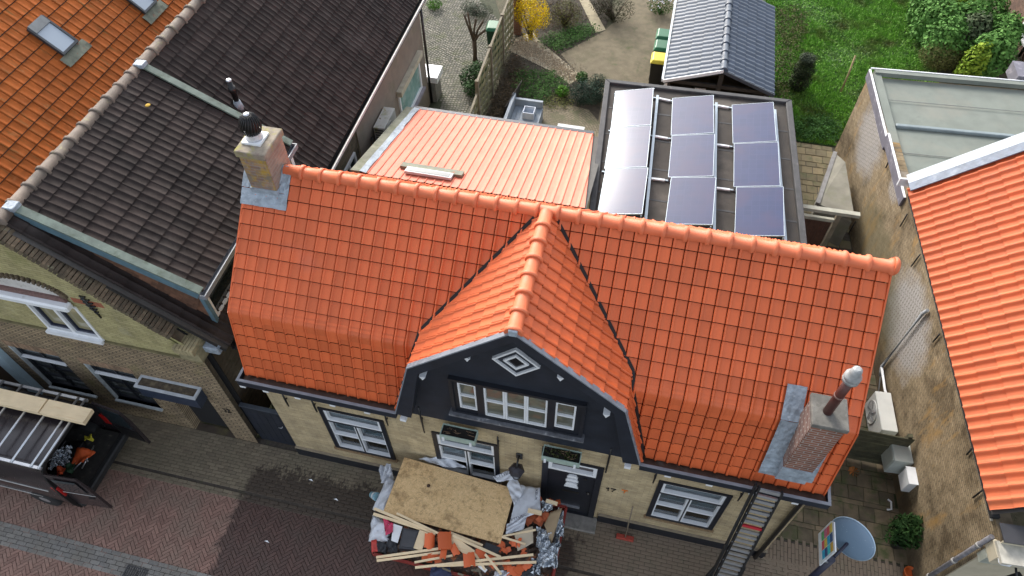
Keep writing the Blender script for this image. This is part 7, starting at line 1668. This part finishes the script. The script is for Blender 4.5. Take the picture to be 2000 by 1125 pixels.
for i, lb in enumerate(('black tool case at the near side of the van load', 'black tool case in the middle of the van load', 'black tool case deepest inside the van')):
    q = onz((112, 150, 118)[i], (915, 870, 868)[i], .62); tag(MB().box((q.x-.12, q.y-.09, .5), (q.x+.12, q.y+.09, .62+.04*(i % 3))).build('tool_case', BLACKP, bevel=.01), lb, 'case', 'black tool cases')
# ================================================================ LADDER
lad = thing('ladder', 'black railed aluminium extension ladder leaning on the gutter', 'ladder', (8.5, -1.45, 0))
def lad_pt(px, py, f): # point of the ladder plane at height fraction
    return None
top = Vector((8.73, -.37, 3.52)); best = None
for xf in np.linspace(7.4, 9.4, 201):
    ft = Vector((xf, -1.45, 0)); 
    for tt in np.linspace(.2, 1, 60):
        q = proj(top.lerp(ft, tt))
        if abs(q[1]-1118) < 4:
            e = abs(q[0]-1424)
            if best is None or e < best[0]: best = (e, xf)
ft = Vector((best[1], -1.45, 0)); dl = (ft-top).normalized(); sx = Vector((1, 0, 0)); sx = (sx-dl*sx.dot(dl)).normalized(); nl = sx.cross(dl); nl = nl if nl.y < 0 else -nl
LNG = (ft-top).length; tp_ = top-dl*.12
BLK = mat('black_ladder_rail', (.014, .014, .015), .45, .2, 10)
for s_ in (-1, 1):
    MB().bar(tp_+sx*s_*.17, ft+sx*s_*.17, .03, .065, nl).build('inner_rail', BLK, lad)
    a_ = top+dl*LNG*.30+nl*-.0; MB().bar(tp_+sx*s_*.215+dl*(0.0 if s_ < 0 else 2.0)-nl*.045, ft+sx*s_*.22-nl*.045, .03, .065, nl).build('outer_rail', BLK, lad)
n_ = int(LNG/.125)
for i in range(n_+1):
    c_ = tp_+dl*(.06+i*.125)
    MB().bar(c_-sx*.155, c_+sx*.155, .05 if i % 2 else .06, .03, nl).build('rung', STEEL if i != 7 else mat('red_rung', (.4, .02, .03), .5), lad)
for i in range(10):
    c_ = tp_+dl*(2.05+i*.25)-nl*.05
    if (c_-tp_).length < LNG: MB().bar(c_-sx*.205, c_+sx*.205, .035, .03, nl).build('outer_rung', STEEL, lad)
# stabiliser spreading near the foot
c_ = top+dl*LNG*.55-nl*.05
for s_ in (-1, 1): MB().bar(c_+sx*s_*.21, ft+sx*s_*.52+dl*-.05, .03, .05, nl).build('stabiliser_leg', BLK, lad)
for i in range(6):
    f_ = .35+i*.11; L_ = c_+sx*-.21+((ft+sx*-.52)-(c_+sx*-.21))*f_; R_ = c_+sx*.21+((ft+sx*.52)-(c_+sx*.21))*f_
    MB().bar(L_, R_, .035, .03, nl).build('stabiliser_rung', STEEL, lad)
for s_ in (-1, 1):
    for i in range(14):
        c2 = tp_+dl*(.1+i*.25)+sx*s_*.19; MB().lathe([(.008, 0), (.006, .004)], c2+nl*.04, 6).build('rivet', STEEL, lad) if s_ < 0 else None
# ================================================================ TRAFFIC MIRROR (seen from behind) with info panel
mc = onz(1663, 1053, 2.5); pb = onz(1622, 1095, 2.25)
mir = thing('traffic_mirror', 'round traffic mirror seen from its blue grey back on a dark post', 'traffic mirror', (pb.x, pb.y, 0))
NVP = mat('navy_post', (.02, .022, .045), .4, .15, 8)
MB().tube([(pb.x, pb.y, 0), (pb.x, pb.y, 2.32)], .055, 12).build('post', NVP, mir)
nm_ = (CAM-mc); nm_.z = 0; nm_.normalize(); nm_ = (nm_*math.cos(R(17))+UZ*math.sin(R(17)))
q_ = nm_.to_track_quat('Z', 'Y').to_matrix().to_4x4(); M = Matrix.Translation(mc) @ q_
t = NT('blue_grey_plastic'); bc_ = t.mix(t.ramp(t.noise(40, 3), .70, .74), (.17, .25, .34), (.6, .68, .75)); BGP = t.done(bc_, .35, 0, .5)
M = M @ Matrix.Scale(.93, 4)
MB(M).lathe([(.385, -.03), (.39, -.02), (.385, -.005), (.35, .015), (.2, .045), (.02, .055)], (0, 0, 0), 40).build('mirror_back', BGP, mir); MB(M).lathe([(.392, -.035), (.402, -.02), (.392, -.005), (.385, -.03)], (0, 0, 0), 40).build('mirror_rim', mat('pale_blue_rim', (.45, .58, .68), .4), mir)
MB(M).lathe([(.36, -.045), (.37, -.032)], (0, 0, 0), 32).build('mirror_glass', STEEL, mir)
MB().tube([(pb.x, pb.y, 2.25), mc-nm_*.05], .025, 8).build('arm', NVP, mir)
ip = thing('info_panel', 'white information panel with coloured squares on the mirror post', 'sign', (pb.x-.06, pb.y+.1, 2.0))
pxx = pb.x-.16; y0_, y1_, z0_, z1_ = pb.y-.1, pb.y+.42, 2.2, 2.92
MB().prism([(pxx, y0_, z0_), (pxx, y1_, z0_), (pxx, y1_, z1_-.12), (pxx, y1_-.06, z1_), (pxx, y0_, z1_)], (.02, 0, 0)).build('panel', mat('panel_white', (.66, .7, .72), .4), ip)
rg = random.Random(6); cs = [(.02, .35, .55), (.5, .3, .05), (.6, .1, .12), (.03, .08, .2), (.1, .4, .15), (.65, .5, .1), (.05, .5, .55), (.55, .15, .25)]
for j in range(4):
    for k in range(3):
        c_ = cs[(j*3+k*2) % 8]; yy = y0_+.04+k*.15; zz = z0_+.16+j*.125
        MB().box((pxx-.004, yy, zz), (pxx-.001, yy+.138, zz+.113)).build('colour_square', mat('square_%d' % ((j*3+k*2) % 8), c_, .5, .25, 30), ip)
MB().box((pxx+.02, y0_+.06, 2.21), (pxx+.15, y0_+.13, 2.26)).build('clamp', STEEL, ip)
# ================================================================ SMALL THINGS ON THE FACADE
def planter(x0, x1, z, label, seed):
    t_ = thing('window_box', label, 'planter', ((x0+x1)/2, -.15, z-.16), 0, 'flower boxes on the facade'); GRB = mat('pale_green_box', (.33, .42, .36), .5, .12, 8)
    y0, y1 = -.30, -.08; zb_ = z-.15
    mb = MB(); mb.box((x0, y0, zb_), (x1, y0+.015, z)).box((x0, y1-.015, zb_), (x1, y1, z)).box((x0, y0+.015, zb_), (x0+.015, y1-.015, z)).box((x1-.015, y0+.015, zb_), (x1, y1-.015, z)).box((x0+.015, y0+.015, zb_), (x1-.015, y1-.015, zb_+.01)); mb.build('trough', GRB, t_)
    MB().box((x0+.016, y0+.016, zb_+.02), (x1-.016, y1-.016, z-.03)).build('soil', mat('black_soil', (.012, .01, .008), .95), t_)
    for x in (x0+.06, x1-.08):
        MB().box((x-.02, y0-.02, zb_-.03), (x+.02, -.002, zb_-.002)).build('bracket', WHITE, t_); MB().box((x-.02, y0-.022, zb_-.03), (x+.02, y0-.004, zb_+.09)).build('bracket', WHITE, t_); MB().box((x-.02, -.02, zb_-.12), (x+.02, -.002, zb_-.03)).build('bracket', WHITE, t_)
    rg = random.Random(seed); tw = MB()
    for i in range(14):
        a_ = Vector((rg.uniform(x0+.05, x1-.05), rg.uniform(y0+.05, y1-.04), z-.04)); b_ = a_+Vector((rg.uniform(-.12, .12), rg.uniform(-.06, .05), rg.uniform(.02, .09))); tw.tube([a_, b_, b_+Vector((rg.uniform(-.08, .08), rg.uniform(-.04, .04), rg.uniform(-.08, .02)))], .005, 4)
    tw.build('dry_stems', mat('dry_stem', (.2, .13, .08), .9), t_)
    if seed == 2: leafy(t_, 160, [(((x0+x1)/2, -.19, z-.01), ((x1-x0)*.45, .08, .04))], .05, leaf_mat('olive_small', (.04, .05, .015), (.1, .11, .04)), .5, 5)
a = ony(882, 838, -.3); b = ony(942, 850, -.3)
planter(3.46, 4.08, 3.02, 'pale flower box with bare stems above the middle window', 1); planter(5.22, 5.86, 3.02, 'pale flower box with green stems above the front door', 2)
lm = thing('wall_lantern', 'black hexagonal wall lantern between middle window and front door', 'lantern', (4.78, -.02, 1.9)); LC = Vector((4.78, -.25, 0))
MB().tube([(4.78, -.0, 2.2), (4.78, -.12, 2.3), (4.78, -.25, 2.22)], .018, 8).build('arm', BLACKP, lm); MB().lathe([(.06, 0), (.06, .02)], (0, 0, 0), 12).build('x', BLACKP) if False else None
MB().box((4.72, -.03, 2.1), (4.84, -.002, 2.3)).build('back_plate', BLACKP, lm, bevel=.01)
MB().lathe([(.14, 2.10), (.15, 2.12), (.10, 2.19), (.03, 2.23)], LC, 6, False).build('lantern_roof', mat('black_iron', (.018, .015, .022), .45), lm); MB().lathe([(.07, 1.86), (.12, 2.10)], LC, 6, False).build('lantern_glass', glass_mat('dim_glass'), lm)
for i in range(6):
    a_ = i*math.pi/3; MB().bar(LC+Vector((.072*math.cos(a_), .072*math.sin(a_), 1.86)), LC+Vector((.125*math.cos(a_), .125*math.sin(a_), 2.10)), .012, .012).build('glazing_bar', BLACKP, lm)
MB().lathe([(.03, 1.80), (.075, 1.84), (.075, 1.86)], LC, 6, False).build('lantern_base', BLACKP, lm)
br_ = thing('broom', 'broom with red brush leaning against the plinth beside the front door', 'broom', onz(1220, 1051)); p = onz(1220, 1052)
MB().box((p.x-.17, p.y-.04, .0), (p.x+.17, p.y+.05, .09)).build('brush_head', mat('red_brush', (.33, .05, .03), .8, .25, 30, bump=.5), br_, bevel=.008)
q = ony(1236, 989, -.06); MB().tube([(p.x, p.y, .09), (q.x, -.06, q.z)], .013, 6).build('handle', mat('grey_handle', (.2, .16, .11), .7), br_)
